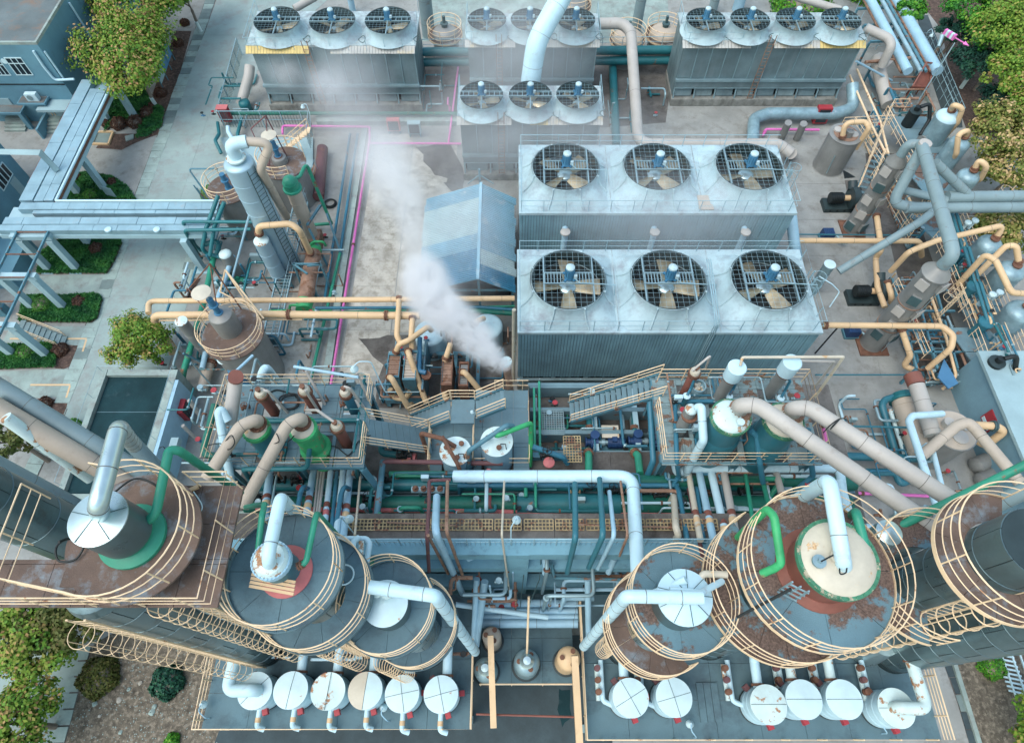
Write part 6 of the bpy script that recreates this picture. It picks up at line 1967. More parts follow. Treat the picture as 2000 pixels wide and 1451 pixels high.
for i, (a, b_) in enumerate([(838, 645), (952, 632)]):
 c = P(a, b_, 2.6)
 vessel('receiver_tank', ['pale round receiver at the far end of the blue casing', 'pale round receiver below the shed front'][i], c, 0, 1.15, 'white_pipe', 'white_pipe', dome=.4)
pipe('vent_stack', 'rusty steam vent with white cap by the stair', 'rust_pale', .2, [(997, 762, ZF), (990, 718, 12.5)], n=12)
MB().lathe(tuple(P(989, 706, 12.7)), [(.24, -.2), (.3, -.15), (.3, .05), (.2, .1), (0, .1)], 16).thing('rain_cowl', 'white_rusty', 'white cowl on the steaming vent', 'cowl')
pipe('mossy_pipe', 'mossy pale pipe down the corner of the blue tower', 'cream_top', .14, [(1004, 605, 8), (1003, 720, 2), (1003, 745, .5)])
pipe('green_main', 'green stained pipe below the shed front', 'dark_green', .2, [(915, 606, 2.4), (1003, 612, 2.4)])
# ---------------------------------------------------------------- stair and platform with the teal vessels
ss = thing('steel_stair', 'long steel stair with cream rails beside the pump pit', 'stairs', P(1200, 790, ZF))
flight(ss, P(1112, 806, ZF + .1), P(1292, 752, ZP), 1.25, 17)
p3 = thing('work_platform', 'rusty checkered platform carrying the two teal vessels', 'platform', P(1450, 820, ZF))
x0, x1 = P(1292, 900, ZP).x, P(1600, 880, ZP).x
y0, y1 = P(1450, 903, ZP).y, P(1450, 742, ZP).y
TV = [(1432, 808, 16.0, .86, 'teal vessel with white head and broad beige pipe'), (1536, 816, 16.0, .86, 'teal vessel with green patched head at the platform end')]
hl = []
for a, b_, z, r, lb in TV:
 p = P(a, b_, z)
 hl.append((p.x - 1.02, p.x + 1.02, p.y - 1.1, p.y + 1.0))
q = P(1352, 802, 15.2)
hl.append((q.x - .35, q.x + .35, q.y - .4, q.y + .35))
q2 = P(1352, 725, 15.0)
hl.append((q2.x - .3, q2.x + .3, q2.y - .35, min(y1 - .1, q2.y + .3)))
for a, b_ in ((1441, 716), (1549, 706)):
 q3 = P(a, b_, 16.5)
 hl.append((q3.x - .45, q3.x + .4, q3.y - .4, min(y1 - .1, q3.y + .4)))
deck(p3, x0, x1, y0, y1, ZP, 'deck_patch', 7, 3, hl, .1)
MB().bx(x0, x1, y0 - .05, y0 - .005, ZP - .3, ZP + .02).obj('edge_beam', 'frame', p3)
MB().bx(x0 - .05, x0 - .005, y0, y1, ZP - .3, ZP + .02).obj('edge_beam', 'frame', p3)
legs(p3, [(x0 + .3, y0 + .3), (x1 - .3, y0 + .3), (x0 + .3, y1 - .4), (x1 - .3, y1 - .4), ((x0 + x1) / 2, y0 + .3)], ZF, ZP - .1, .26)
rail(p3, [(x0, y1 - 1.6, ZP), (x0 + .02, y0 + .02, ZP), (x1 - .02, y0 + .02, ZP), (x1 - .02, y1 - .02, ZP), (x0 + .3, y1 - .02, ZP)], 1.15, 3, 'rail', .028, 1.25)
for a, b_, z, r, lb in TV:
 p = P(a, b_, z)
 t = vessel('flash_vessel', lb, p, ZP - 1.8, r * 1.0, 'teal_vessel', 'white_rusty' if a < 1500 else 'cream_top', dome=.35, group='domed vessels with side pipes', n=40)
 MB().lathe((p.x, p.y, ZP - .4), [(r, 0), (r * 1.14, .1), (r * 1.14, 1.2), (r, 1.45)], 36).obj('shell_swell', 'teal_vessel', t)
 fm = MB().lathe((p.x, p.y, z - .52), [(r, 0), (r * 1.08, 0), (r * 1.08, .1), (r * 1.04, .12), (r * 1.08, .13), (r * 1.08, .22), (r, .22)], 36)
 bolts(fm, Vector((p.x, p.y, z - .4)), Vector((0, 0, 1)), r * 1.045, 36, .028, .3)
 fm.obj('head_flange', 'flange_green', t)
 MB().lathe((p.x + .2, p.y - .5, z - .1), [(.1, 0), (.1, .25), (.18, .25), (.18, .33), (0, .34)], 12).obj('nozzle', 'white', t)
for pts, lb, a in (([(1446, 800, 15.9), (1444, 792, 16.9), (1478, 790, 17.2), (1855, 1050, 17.4)], 'broad beige pipe from the teal vessel down to the far tower', 0), ([(1549, 806, 15.9), (1548, 798, 16.9), (1580, 796, 17.2), (1900, 1003, 17.6)], 'second broad beige pipe running beside the first', 0)):
 o = pipe('vapour_pipe', lb, 'beige_grey', .35, pts, 1.3, 18, seams=2.6)
 vflange(o, P(*pts[0]), .35, 16, 'rust_pale')
cable('black cable clamped on the second beige pipe', [(1608, 845, 17.2), (1622, 830, 17.6), (1640, 818, 17.8), (1622, 838, 17.5), (1640, 818, 17.8), (1655, 820, 16)], .025)
t = vessel('small_column', 'slim grey column with white bent pipe on the rusty platform', P(1352, 796, 15.4), ZP - 1.8, .3, 'tank_grey', 'white_rusty', dome=.2, seams=1)
MB().lathe((q.x, q.y, 14.6), [(.3, 0), (.38, 0), (.38, .1), (.3, .1)], 18).obj('flange', 'rust', t)
pipe('white_riser', 'white pipe bending from the slim column to the alley', 'white_pipe', .2, [(1362, 796, 15.4), (1370, 795, 15.6), (1374, 860, 14.8), (1345, 912, 12), (1338, 930, 10.6)], .3, 14, seams=1.4)
pipe('white_main', 'white main running under the rusty platform front', 'white_pipe', .22, [(1318, 895, 11.6), (1322, 926, 11), (1345, 915, 11.2), (1640, 915, 11.2), (1652, 1010, 11.6), (1675, 1080, 11.6)], .4, 14, seams=2.5)
exchanger('brown exchanger on the rusty platform by the stair top', P(1360, 722, 15.2), ZP - 1, .24, 'brown')
pipe('vent_line', 'pale pipe rising from the brown head by the stair', 'beige_grey', .06, [(1352, 724, 15.3), (1388, 694, 16.2), (1378, 720, 14)], .15, 8)
c = P(1366, 752, 13.8)
t = thing('scrap_drum', 'open grey drum filled with pale lumps', 'drum', (c.x, c.y, ZP))
MB().lathe((c.x, c.y, ZP), [(.34, 0), (.36, .75), (.32, .75), (.31, .5), (0, .5)], 18).obj('shell', 'rail_steel', t)
lm = MB()
for k in range(14):
 lm.sph((c.x + random.uniform(-.2, .2), c.y + random.uniform(-.2, .2), ZP + .6), random.uniform(.06, .11), 6, 4)
lm.obj('lumps', 'cream_top', t)['kind'] = 'stuff'
for a, b_, z, lb in ((1441, 716, 16.5, 'grey column with wide white cap on the rusty platform'), (1549, 706, 16.7, 'grey column with rust ringed white cap')):
 p = P(a, b_, z)
 t = thing('absorber', lb, 'column', (p.x, p.y, ZP - 2), 'white capped columns')
 MB().lathe((p.x, p.y, 0), [(.27, ZP - 2), (.3, z - .9)], 20).obj('shell', 'tank_grey', t)
 MB().lathe((p.x, p.y, 0), [(.3, z - 1.0), (.42, z - .95), (.44, z - .06), (.4, z - .02), (0, z + .02)], 28).obj('lagged_cap', 'white_pipe', t)
 MB().lathe((p.x, p.y, 0), [(.31, z - 1.06), (.4, z - 1.05), (.4, z - .97), (.31, z - .96)], 20).obj('ring', 'rust', t)
pipe('overflow_pipe', 'long ivory pipe from the white cap reaching past the platform', 'cream_top', .07, [(1446, 714, 16.6), (1450, 698, 16.9), (1648, 697, 16.9), (1592, 775, 13)], .1, 8)
pipe('overflow_pipe', 'shorter ivory pipe below the long one', 'beige_grey', .06, [(1552, 704, 16.6), (1630, 706, 16.4), (1588, 760, 13)], .1, 8)
for i, (a, b_) in enumerate([(1342, 772), (1425, 772), (1526, 776)]):
 p = P(a, b_, 13.9)
 t = vessel('pot', ['small blue pot by the brown exchanger', 'small blue pot between cap column and vessel', 'small blue pot by the rust ringed cap'][i], p, ZP, .16, 'teal_vessel', 'white_pipe', dome=.05, flat=True, group='small pots on the rusty platform', n=14)
 MB().tube(fillet([p, p + Vector((.2, .3, .1)), p + Vector((.25, .5, .8)), p + Vector((.1, .6, .9))], .15), .07, 8).obj('inlet_pipe', 'blue', t)
pipe('blue_line', 'blue loop line around the rusty platform deck', 'blue', .12, [(1520, 784, 13.25), (1318, 784, 13.25), (1322, 900, 13.2), (1326, 930, 11.4), (1300, 965, 10.4), (1272, 975, 10.2)], .35, 12)
pipe('blue_line', 'blue riser from the first teal vessel over the rail', 'blue', .14, [(1468, 842, 14.6), (1478, 850, 14.4), (1484, 905, 13.2), (1490, 942, 11.6)], .3, 12)
pipe('blue_line', 'blue riser from the second teal vessel over the rail', 'blue', .14, [(1578, 838, 14.4), (1584, 900, 13), (1588, 930, 11.6), (1548, 962, 10.5), (1535, 975, 10.2)], .35, 12)
pipe('blue_line', 'long blue upright pipe left of the rusty platform', 'blue', .16, [(1268, 768, 12.4), (1276, 900, 11.4), (1262, 935, 10.2)], .35, 12)
pipe('blue_line', 'blue hooked line beside the ivory riser', 'blue', .13, [(1352, 975, 10.6), (1360, 948, 11.2), (1372, 1050, 13), (1378, 1070, 12)], .35, 12)
pipe('blue_line', 'long blue branch descending right of the ivory riser', 'blue', .13, [(1320, 948, 11), (1326, 960, 11.4), (1342, 1055, 13), (1345, 1070, 12)], .25, 12)
pipe('ivory_pipe', 'ivory riser with flanged foot over the gratings', 'cream_top', .16, [(1308, 985, 10.6), (1316, 968, 11.4), (1320, 1030, 13.4), (1325, 1045, 13.3), (1300, 1085, 10)], .3, 12)
PC = [(1345, 925, 1368, 1055, .15, 'cream_top', 'ivory pipe with rust and orange bands'), (1365, 920, 1395, 1062, .18, 'pale_blue', 'grey pipe with wide rust and orange bands'), (1388, 918, 1428, 1090, .2, 'white_pipe', 'clean white pipe slanting to the tower'), (1413, 918, 1440, 1060, .19, 'beige_grey', 'mottled pale pipe with bands'), (1456, 925, 1474, 1040, .1, 'green', 'peeling green pipe slanting to the tower'),
      (1516, 922, 1536, 1000, .17, 'beige_grey', 'short mottled pipe with rusty end'), (1490, 940, 1505, 1000, .12, 'green', 'flaking green pipe above the bolt flange'), (1345, 955, 1372, 1085, .1, 'maroon', 'rust then green pipe near the ivory riser')]
for a, b_, c, d, r, m, lb in PC:
 o = pipe('pale_pipe', lb, m, r, [(a, b_, 11), (c, d, 13.3)], n=12, group='pipes from the platform to the round towers')
 if r >= .15:
  p = P(a, b_, 11).lerp(P(c, d, 13.3), .6); t = (P(c, d, 13.3) - P(a, b_, 11)).normalized()
  MB().cyl(p, p + t * .35, r + .01, n=12).obj('colour_band', 'brown', o)
  MB().cyl(p + t * .5, p + t * .8, r + .01, n=12).obj('colour_band', 'cream', o)
for k, (x, y) in enumerate([(1402, 1066), (1438, 1060)]):
 pipe('pale_pipe', ['grey pipe end bending under the first banded pipe', 'grey pipe end bending under the second banded pipe'][k], 'pale_blue', .18, [(x - 8, y - 10, 13.2), (x - 4, y + 4, 13), (x - 50, y + 40, 10)], .3, 10)
pipe('green_branch', 'green flanged tee pipe between the alley and the tower', 'green', .13, [(1490, 935, 11.4), (1530, 935, 11.4), (1518, 950, 11), (1500, 975, 10.6)], .15, 10)
# pump pit content
pump('blue pump with upright outlet nearest the gratings', P(1158, 872, ZF - 1.0), 0, 1.0, 'deep_blue', 'deep_blue', 'frame', 'pumps in the pit')
pump('blue pump farther from the gratings', P(1240, 870, ZF - 1.0), 0, 1.0, 'deep_blue', 'deep_blue', 'frame', 'pumps in the pit')
c = P(1192, 842, ZF)
MB().box((c.x, c.y, ZF - .05), (.95, .75, .05)).thing('motor_canopy', 'cream_top', 'cream sheet cover over the nearer pump motor', 'cover')
for i, x in enumerate((1148, 1236)):
 pipe('suction_pipe', ['green pipe leaving the pump near the gratings', 'green double bend leaving the farther pump'][i], 'green', .2, [(x, 880, ZF + .2), (x + (2 if not i else 10), 890, ZF + .6), (x + 2 + 12 * i, 930 if not i else 925, ZF + .9)], .3, 12, flanges=(.3,))
 pipe('suction_pipe', ['grey pipe entering the pump behind the stair', 'grey pipe entering the farther pump'][i], 'teal', .18, [(x + 2, 780, ZF - .4), (x + 4, 845, ZF - .2)], n=12, flanges=(-.3,))
c = P(1283, 860, ZF)
m = MB()
for k in range(8):
 m.cyl((c.x + .0, c.y - .5 + .14 * k, ZF), (c.x, c.y - .42 + .14 * k, ZF), .42 if k % 2 else .36, n=18)
m.thing('cable_reel', 'deep_blue', 'ribbed blue motor housing under the platform edge', 'motor')
# ---------------------------------------------------------------- far side: columns, domes, pipes at the yard edge
def chimney_column(label, tx, ty, bx, by, zt, r):
 b = P(bx, by, 0)
 c = (b.x, b.y, 0)
 t = thing('packed_column', label, 'column', b, 'grey columns with square hatches')
 MB().lathe(c, [(r * 1.02, 0), (r * 1.02, .25), (r, .26), (r, zt - .8)], 28).obj('shell', 'tank_grey', t)
 MB().lathe(c, [(r * 1.1, zt - .85), (r * 1.1, zt - .75), (r * .4, zt - .1), (r * .4, zt)], 24).obj('conical_top', 'tank_grey', t)
 for z in (zt * .3, zt * .6):
  MB().lathe(c, [(r, z - .05), (r + .04, z - .04), (r + .04, z + .04), (r, z + .05)], 28).obj('band', 'rust_pale', t)
 for k in range(5):
  z = zt - 1.3 - k * 1.5
  if z < 1:
   continue
  for a in ((-2.5, -1.1) if k % 2 == 0 else (-2.2,)):
   p = Vector((c[0] + (r + .08) * math.cos(a), c[1] + (r + .08) * math.sin(a), z))
   o = MB().box(p, (.25, .62, .7), a).obj('hatch', 'tank_grey', t)
   MB().box((c[0] + (r + .22) * math.cos(a), c[1] + (r + .22) * math.sin(a), z), (.04, .72, .8), a).obj('hatch_cover', 'rail_dark' if k % 3 == 1 else 'beige_grey', o)
 for k in range(6):
  a = -1.7 + .3 * k
  MB().cyl((c[0] + r * 1.15 * math.cos(a), c[1] + r * 1.15 * math.sin(a), .3), (c[0] + r * 1.15 * math.cos(a), c[1] + r * 1.15 * math.sin(a), zt - 2), .03, n=5).obj('sight_line', 'galv', t) if k == 2 else None
 MB().bx(c[0] - r * 1.3, c[0] + r * 1.3, c[1] - r * 1.3, c[1] + r * 1.3, 0, .14).obj('base_frame', 'rust', t)
 return Vector((c[0], c[1], zt))
K1 = chimney_column('grey packed column behind the black fan set', 1761, 299, 1662, 448, 8.3, .72)
K2 = chimney_column('grey packed column with white hatch standing over the blue pump', 1838, 521, 1700, 672, 9.6, .85)
gp = lambda lb, r, pts, bend=.9, **k: pipe('exhaust_pipe', lb, 'grey_pipe', r, pts, bend, 16, group='grey exhaust pipes', **k)
gp('grey elbow from the packed column to the tee', .36, [K1 - Vector((0, 0, .1)), K1 + Vector((0, 0, 1.0)), P(1805, 285, 9.4)], .7, world=True)
gp('grey tee pipe sweeping down to the white hatched column', .42, [P(1800, 282, 9.6), P(1856, 470, 10.8), P(1862, 500, 10.6), K2], .8, seams=3, world=True)
gp('grey leg dropping from the tee to the twin main', .4, [(1800, 292, 9.4), (1742, 398, 6.0), (1790, 406, 6.0)], .7, seams=2.5)
gp('upper grey main of the twin pair leaving the frame', .42, [(1850, 385, 6.6), (2080, 382, 6.6)], seams=3)
gp('lower grey main of the twin pair leaving the frame', .42, [(1770, 406, 6.0), (2080, 404, 6.0)], seams=3)
gp('grey brace pipe from the tee to the upper main', .34, [(1826, 318, 9.2), (1888, 378, 6.8)], seams=1.5)
gp('long slanting grey pipe reaching the steel drum', .3, [(1830, 408, 6.2), (1795, 435, 6.6), (1638, 530, 3.2)], .4, seams=2)
gp('short grey pipe crossing behind the packed column', .3, [(1765, 372, 6.4), (1850, 392, 6.4)])
c = P(1807, 281, 9.9)
MB().lathe(tuple(c), [(.45, -.5), (.45, .1), (.1, .16), (0, .16)], 22).thing('pipe_end', 'beige_grey', 'round closed end of the grey tee', 'pipe')
# silver domes along the road
DM = [(1858, 218, 5.6, .95, 'white silver dome nearest the wind vane'), (1882, 270, 5.4, .85, 'silver dome second from the wind vane'), (1900, 335, 5.2, .85, 'silver dome third from the wind vane'), (1942, 468, 5.2, .9, 'silver dome below the twin mains'), (1985, 520, 5.2, .95, 'silver dome behind the white sheet'), (2005, 600, 5.0, 1.0, 'silver dome at the frame edge')]
for i, (a, b_, z, r, lb) in enumerate(DM):
 t = vessel('adsorber', lb, P(a, b_, z), 0, r, 'dome', 'white_pipe' if i == 0 else 'dome', dome=.6, group='domed silver vessels', n=30)
 p = P(a, b_, z)
 MB().lathe((p.x, p.y, z - .02), [(.22, 0), (.22, .1), (.34, .1), (.34, .2), (.24, .2)], 16).obj('flange', 'rust', t)
 MB().cyl((p.x - r * .95, p.y - .2, 2.8), (p.x - r * 1.15, p.y - .3, 2.8), .36, n=20).cyl((p.x - r * 1.15, p.y - .3, 2.8), (p.x - r * 1.2, p.y - .32, 2.8), .44, n=20).obj('manway', 'tank_grey', t)
CR = [([(1858, 216, 5.7), (1862, 204, 6.6), (1880, 212, 6.4), (1870, 240, 5), (1832, 282, 2)], 'cream gooseneck from the dome nearest the vane'), ([(1885, 268, 5.4), (1892, 254, 6.3), (1872, 262, 6.1), (1868, 300, 4.5), (1848, 330, 2)], 'cream gooseneck from the second dome'), ([(1903, 332, 5.3), (1912, 312, 6.2), (1928, 325, 6.0), (1915, 350, 4.6), (1890, 362, 3)], 'cream gooseneck from the third dome'),
      ([(1945, 466, 5.2), (1960, 440, 6.2), (1830, 470, 5.4), (1775, 492, 5.0), (1740, 530, 2.5)], 'cream pipe from the fourth dome crossing below the grey elbow'), ([(1990, 515, 5.3), (1985, 480, 6.4), (1965, 480, 6.2), (1900, 545, 3.4)], 'cream pipe from the fifth dome slanting to the deck'), ([(2030, 575, 5.4), (1975, 572, 5.8), (1945, 510, 6.6), (1925, 497, 6.6), (1872, 555, 3.4)], 'cream S pipe at the frame edge'),
      ([(1645, 270, 3.9), (1650, 240, 5.2), (1690, 238, 5.2), (1698, 250, 5.0), (1672, 290, 2.6)], 'cream gooseneck over the grey yard tank'), ([(1608, 635, 4.2), (1840, 637, 4.2), (1862, 655, 4.2), (1858, 680, 3.8), (1812, 720, 1.6)], 'long cream pipe leaving the front tower corner'), ([(1548, 470, 3.4), (1792, 471, 3.4), (1798, 478, 3), (1800, 500, 1.2)], 'cream pipe passing the blue fan box'),
      ([(1712, 420, 3), (1722, 490, 3), (1710, 502, 2), (1714, 560, 1.6), (1728, 600, 1.4)], 'cream upright with black clamp by the packed column'), ([(1732, 550, 2), (1742, 578, 2), (1740, 590, 1)], 'cream short leg beside the black clamp'), ([(1760, 640, 3.8), (1778, 695, 2.4), (1765, 715, 1.4), (1785, 722, 1.4)], 'cream drop with tapered foot under the long cream pipe'), ([(1815, 570, 3), (1848, 660, 2.6), (1868, 735, 2), (1840, 760, 1)], 'thin cream line along the steel deck'),
      ([(1668, 378, 1.4), (1680, 400, 1.2), (1682, 425, .6)], 'cream elbow beside the black fan set'), ([(1320, 0, 0), (1320, 0, 0)], '')]
for pts, lb in CR:
 if lb:
  pipe('gas_pipe', lb, 'cream', .11 if 'thin' in lb else .22, pts, .55, 12, flanges=() if 'thin' in lb else (.15,), seams=3, group='cream gas pipes on the domes' if 'dome' in lb else None)
# steel deck on the yard edge
sd = thing('steel_deck', 'long steel deck with cream rails before the silver domes', 'platform', P(1850, 620, 0))
ZD = 2.6
def ln(x, y, z=ZD):
 return P(x, y, z)
for (a, b_, c, d, m) in ((1722, 228, 1800, 300, 'deck_grey'), (1745, 300, 1840, 420, 'deck_mix'), (1775, 420, 1880, 520, 'deck_mix'), (1815, 520, 1905, 640, 'deck_mix'), (1850, 640, 1960, 790, 'deck_grey')):
 p0, p1, p2, p3_ = ln(a, b_), ln(a + 85, b_), ln(c + 85, d), ln(c, d)
 n = 3
 for k in range(n):
  q = [p0.lerp(p3_, k / n), p1.lerp(p2, k / n), p1.lerp(p2, (k + .97) / n), p0.lerp(p3_, (k + .97) / n)]
  MB().prism([(v.x, v.y) for v in q], ZD - .1, ZD + random.uniform(-.01, .01)).obj('deck_plate', m, sd, smooth=False)
for a, b_ in ((1730, 232), (1750, 310), (1780, 420), (1820, 525), (1855, 640), (1930, 780), (1960, 700)):
 p = ln(a, b_)
 MB().bx(p.x - .1, p.x + .1, p.y - .1, p.y + .1, 0, ZD - .11).obj('leg', 'frame', sd)
for pts in ([(1722, 228), (1770, 320)], [(1818, 470), (1850, 545), (1905, 690), (1935, 780)], [(1690, 325), (1735, 215), (1765, 215)], [(1855, 565), (1872, 610)], [(1900, 545), (1960, 690)]):
 rail(sd, [ln(*q) for q in pts], 1.15, 3, 'rail', .028, 1.3)
stf = thing('yard_stair', 'small cream railed stair behind the grey yard tank', 'stairs', P(1700, 340, 0))
flight(stf, P(1680, 380, .1), P(1712, 300, ZD), .9, 8, 'deck_grey', 'frame')
bm = thing('beam_grid', 'open blue beam grid over the machinery below the cream pipe', 'frame', P(1800, 700, 0))
for y in (560, 608, 645, 668, 688):
 MB().bar(ln(1745 + (y - 560) * .25, y, 2.2), ln(1850 + (y - 560) * .3, y, 2.2), .14, .2).obj('beam', 'frame', bm)
for x in (0, 40, 80):
 MB().bar(ln(1742 + x, 545, 2.2), ln(1790 + x, 720, 2.2), .14, .2).obj('beam', 'frame', bm)
for x, y in ((1745, 545), (1790, 720), (1830, 560), (1872, 720)):
 p = ln(x, y, 2.2)
 MB().bx(p.x - .08, p.x + .08, p.y - .08, p.y + .08, 0, 2.1).obj('leg', 'frame', bm)
sheet('dark_floor', 'yard_dark', [(1690, 300), (1750, 300), (1900, 740), (1790, 760), (1720, 560)], .008)
# blue upright drums with flanged lids and their teal pipes
for i, (a, b_) in enumerate([(1880, 488), (1905, 558), (1928, 628)]):
 p = P(a, b_, 4.2)
 t = vessel('teal_drum', ['blue flanged drum below the fourth dome', 'blue flanged drum in the middle of three', 'blue flanged drum nearest the black scrubber'][i], p, ZD, .42, 'teal_vessel', 'teal_vessel', dome=.1, flat=True, group='blue flanged drums', n=24)
 fm = MB().lathe((p.x, p.y, p.z - .2), [(.42, 0), (.54, 0), (.54, .14), (.42, .14)], 24)
 bolts(fm, Vector((p.x, p.y, p.z - .13)), Vector((0, 0, 1)), .49, 18, .025, .2)
 fm.obj('lid_flange', 'teal_vessel', t)
 for s in (0, 1):
  pipe('drum_line', ['first', 'second'][s] + ' blue pipe rising behind drum ' + ['below the fourth dome', 'in the middle of three', 'nearest the black scrubber'][i], 'teal_vessel', .12, [(a + 2 + 9 * s, b_ + 2, 4), (a - 8 + 9 * s, b_ - 30, 4.6), (a - 22 + 9 * s, b_ - 75, 4.8)], .2, 10, group='blue pipes of the drums')
 t = thing('actuator', ['white twin actuator by the first blue drum', 'white twin actuator by the middle blue drum', 'white twin actuator by the third blue drum'][i], 'actuator', P(a + 15, b_ - 45, ZD), 'white actuators')
 for s in (0, 1):
  c = P(a + 10 + 14 * s, b_ - 52 - 4 * s, 4.4)
  MB().lathe(tuple(c), [(.12, -.8), (.12, -.1), (.26, 0), (.26, .12), (.12, .2), (0, .2)], 14).obj('bonnet', 'white', t)
# black scrubbers
for a, b_, z, lb in ((1790, 215, 4.2, 'black upright scrubber by the wind vane deck'), (1950, 705, 4.4, 'black upright scrubber by the blue wall')):
 p = P(a, b_, z)
 t = vessel('scrubber', lb, p, ZD, .52, 'black', 'skirt_black', dome=.08, flat=True, group='black scrubbers', n=22)
 MB().lathe((p.x, p.y, z), [(.24, 0), (.24, .35), (0, .36)], 14).obj('neck', 'black', t)
 MB().tube(fillet([p + Vector((.2, 0, .3)), p + Vector((.9, .1, .6)), p + Vector((1.3, -.6, -.6)), p + Vector((.6, -1.6, -1.4))], .4), .17, 10).obj('outlet', 'black', t)
# grey yard tank
p = P(1652, 262, 3.7)
t = thing('storage_tank', 'stained grey cylinder tank with manholes on the yard', 'tank', (p.x, p.y, 0))
MB().lathe((p.x, p.y, 0), [(1.42, 0), (1.42, .06), (1.36, .07), (1.36, 3.6), (1.41, 3.62), (1.41, 3.7), (1.2, 3.73), (0, 3.78)], 40).obj('shell', 'tank_grey', t)
MB().sector((p.x, p.y), 0.02, 1.05, 3.76, 3.785, 0, 6.283, 30).obj('stained_roof', 'rust_pale', t)
for dx, dy, r, h, m in ((.05, -.35, .34, .6, 'tank_grey'), (.62, -.15, .4, .12, 'beige_grey'), (-.62, .4, .36, .16, 'beige_grey')):
 o = MB().lathe((p.x + dx, p.y + dy, 3.74), [(r, 0), (r, h), (r * .7, h), (r * .7, h - .05) if h > .3 else (0, h + .02), (0, h - .05) if h > .3 else (0, h + .03)], 20).obj('manhole', m, t)
MB().cyl((p.x - .6, p.y - 1.3, .4), (p.x - .7, p.y - 1.28, 2.4), .04, n=6).obj('level_gauge', 'galv', t)
sheet('wet_patch', 'black', wobble([(1570, 300), (1592, 300), (1640, 332), (1668, 345), (1650, 352), (1600, 335), (1575, 318)], 3, 3, 21), .012)
sheet('wet_patch', 'yard_dark', wobble([(1625, 345), (1680, 360), (1690, 470), (1660, 470), (1650, 380)], 4, 3, 22), .012)
for i, (a, b_) in enumerate([(1540, 240), (1570, 242)]):
 p = P(a, b_, 2.2)
 pipe('bollard_pipe', ['open grey pipe stump by the pink main', 'rust footed pipe stump by the pink main'][i], 'tank_grey', .33, [(a, b_, 2.3), (a - 14, b_ + 30, 0.05)], n=16)
pipe('fire_main', 'pink main behind the two pipe stumps', 'pink', .12, [(1490, 265, .5), (1496, 253, .6), (1600, 254, .6)], .2, flanges=(.5,), fmat='pink')
t = thing('hydrant_cabinet', 'maroon framed glass cabinet before the four fan tower', 'cabinet', P(1596, 245))
b = P(1596, 243)
MB().bx(b.x - .65, b.x + .65, b.y - .3, b.y + .3, .3, 2.0).obj('box', 'red', t)
MB().bx(b.x - .5, b.x + .5, b.y - .34, b.y - .3, .45, 1.85).obj('door', 'glass', t)
pipe('return_duct', 'fat pale pipe curling before the four fan tower', 'dome', .55, [(1470, 300, 1.0), (1472, 232, 1.2), (1500, 222, 1.2), (1630, 222, 1.2), (1668, 212, 1.2), (1665, 165, 2.4)], 1.2, 18)
pipe('return_duct', 'tall pale duct descending past the middle tower to the blue tower', 'beige_grey', .5, [(1170, 47, 6.2), (1215, 46, 6.2), (1232, 62, 6), (1246, 270, 2.4), (1262, 282, 2.4), (1520, 282, 2.4), (1545, 300, 2)], 1.3, 18, seams=6)
pipe('return_duct', 'leaning silver duct dropping onto the middle tower', 'white_pipe', .85, [(1105, -20, 12), (1048, 80, 9.5), (1036, 160, 6.2)], 3, 20, seams=2.5)
pipe('return_duct', 'pale upright duct beside the front tower corner', 'pale_blue', .42, [(1545, 420, 5), (1552, 480, 3.5), (1556, 500, 2)], n=16)
pipe('return_duct', 'large white duct inside the far corner enclosure', 'beige_grey', .62, [(1735, 130, 2.4), (1712, 110, 2.8), (1722, 160, 1.6), (1735, 205, 1)], .5, 18)
pipe('return_duct', 'bent grey duct over the far corner railing', 'beige_grey', .42, [(1690, 55, 5.4), (1735, 75, 5.2), (1742, 90, 5), (1722, 130, 3)], .8, 16)
# blue and steel pieces by the columns
MB().tube(fillet(PL([(1545, 300, 2), (1545, 300, .2)]), .1), .5, 16).thing('duct_end', 'beige_grey', 'upright duct foot at the tower corner', 'pipe')
for i, (a, b_, s) in enumerate([(1640, 405, 1.25), (1690, 585, 1.25)]):
 c = P(a, b_)
 t = thing('blower', ['black blower set with orange coupling by the packed column', 'black blower set below the steel drum'][i], 'blower', c, 'black blower sets')
 MB().bx(c.x - 1.3 * s, c.x + .7 * s, c.y - .55 * s, c.y + .55 * s, 0, .45).obj('base_frame', 'skirt_black', t)
 for k in range(3):
  MB().cyl((c.x - .9 * s + .5 * s * k, c.y - .56 * s, .25), (c.x - .9 * s + .5 * s * k, c.y - .5 * s, .25), .1, n=10).obj('frame_hole', 'dark', t)
 m = MB().cyl((c.x - 1.1 * s, c.y, .9 * s), (c.x - .2 * s, c.y, .9 * s), .36 * s, n=16)
 for k in range(7):
  m.cyl((c.x - (1.05 - .12 * k) * s, c.y, .9 * s), (c.x - (1.01 - .12 * k) * s, c.y, .9 * s), .4 * s, n=16)
 m.obj('motor', 'black', t)
 MB().cyl((c.x - .2 * s, c.y, .9 * s), (c.x + .3 * s, c.y, .9 * s), .2 * s, n=12).obj('coupling', 'cream', t)
 MB().cyl((c.x + .3 * s, c.y, .9 * s), (c.x + .75 * s, c.y, .9 * s), .75 * s, n=24).cyl((c.x + .5 * s, c.y + .5 * s, 1.2 * s), (c.x + .5 * s, c.y + 1.0 * s, 1.5 * s), .3 * s, n=14).obj('casing', 'skirt_black', t)
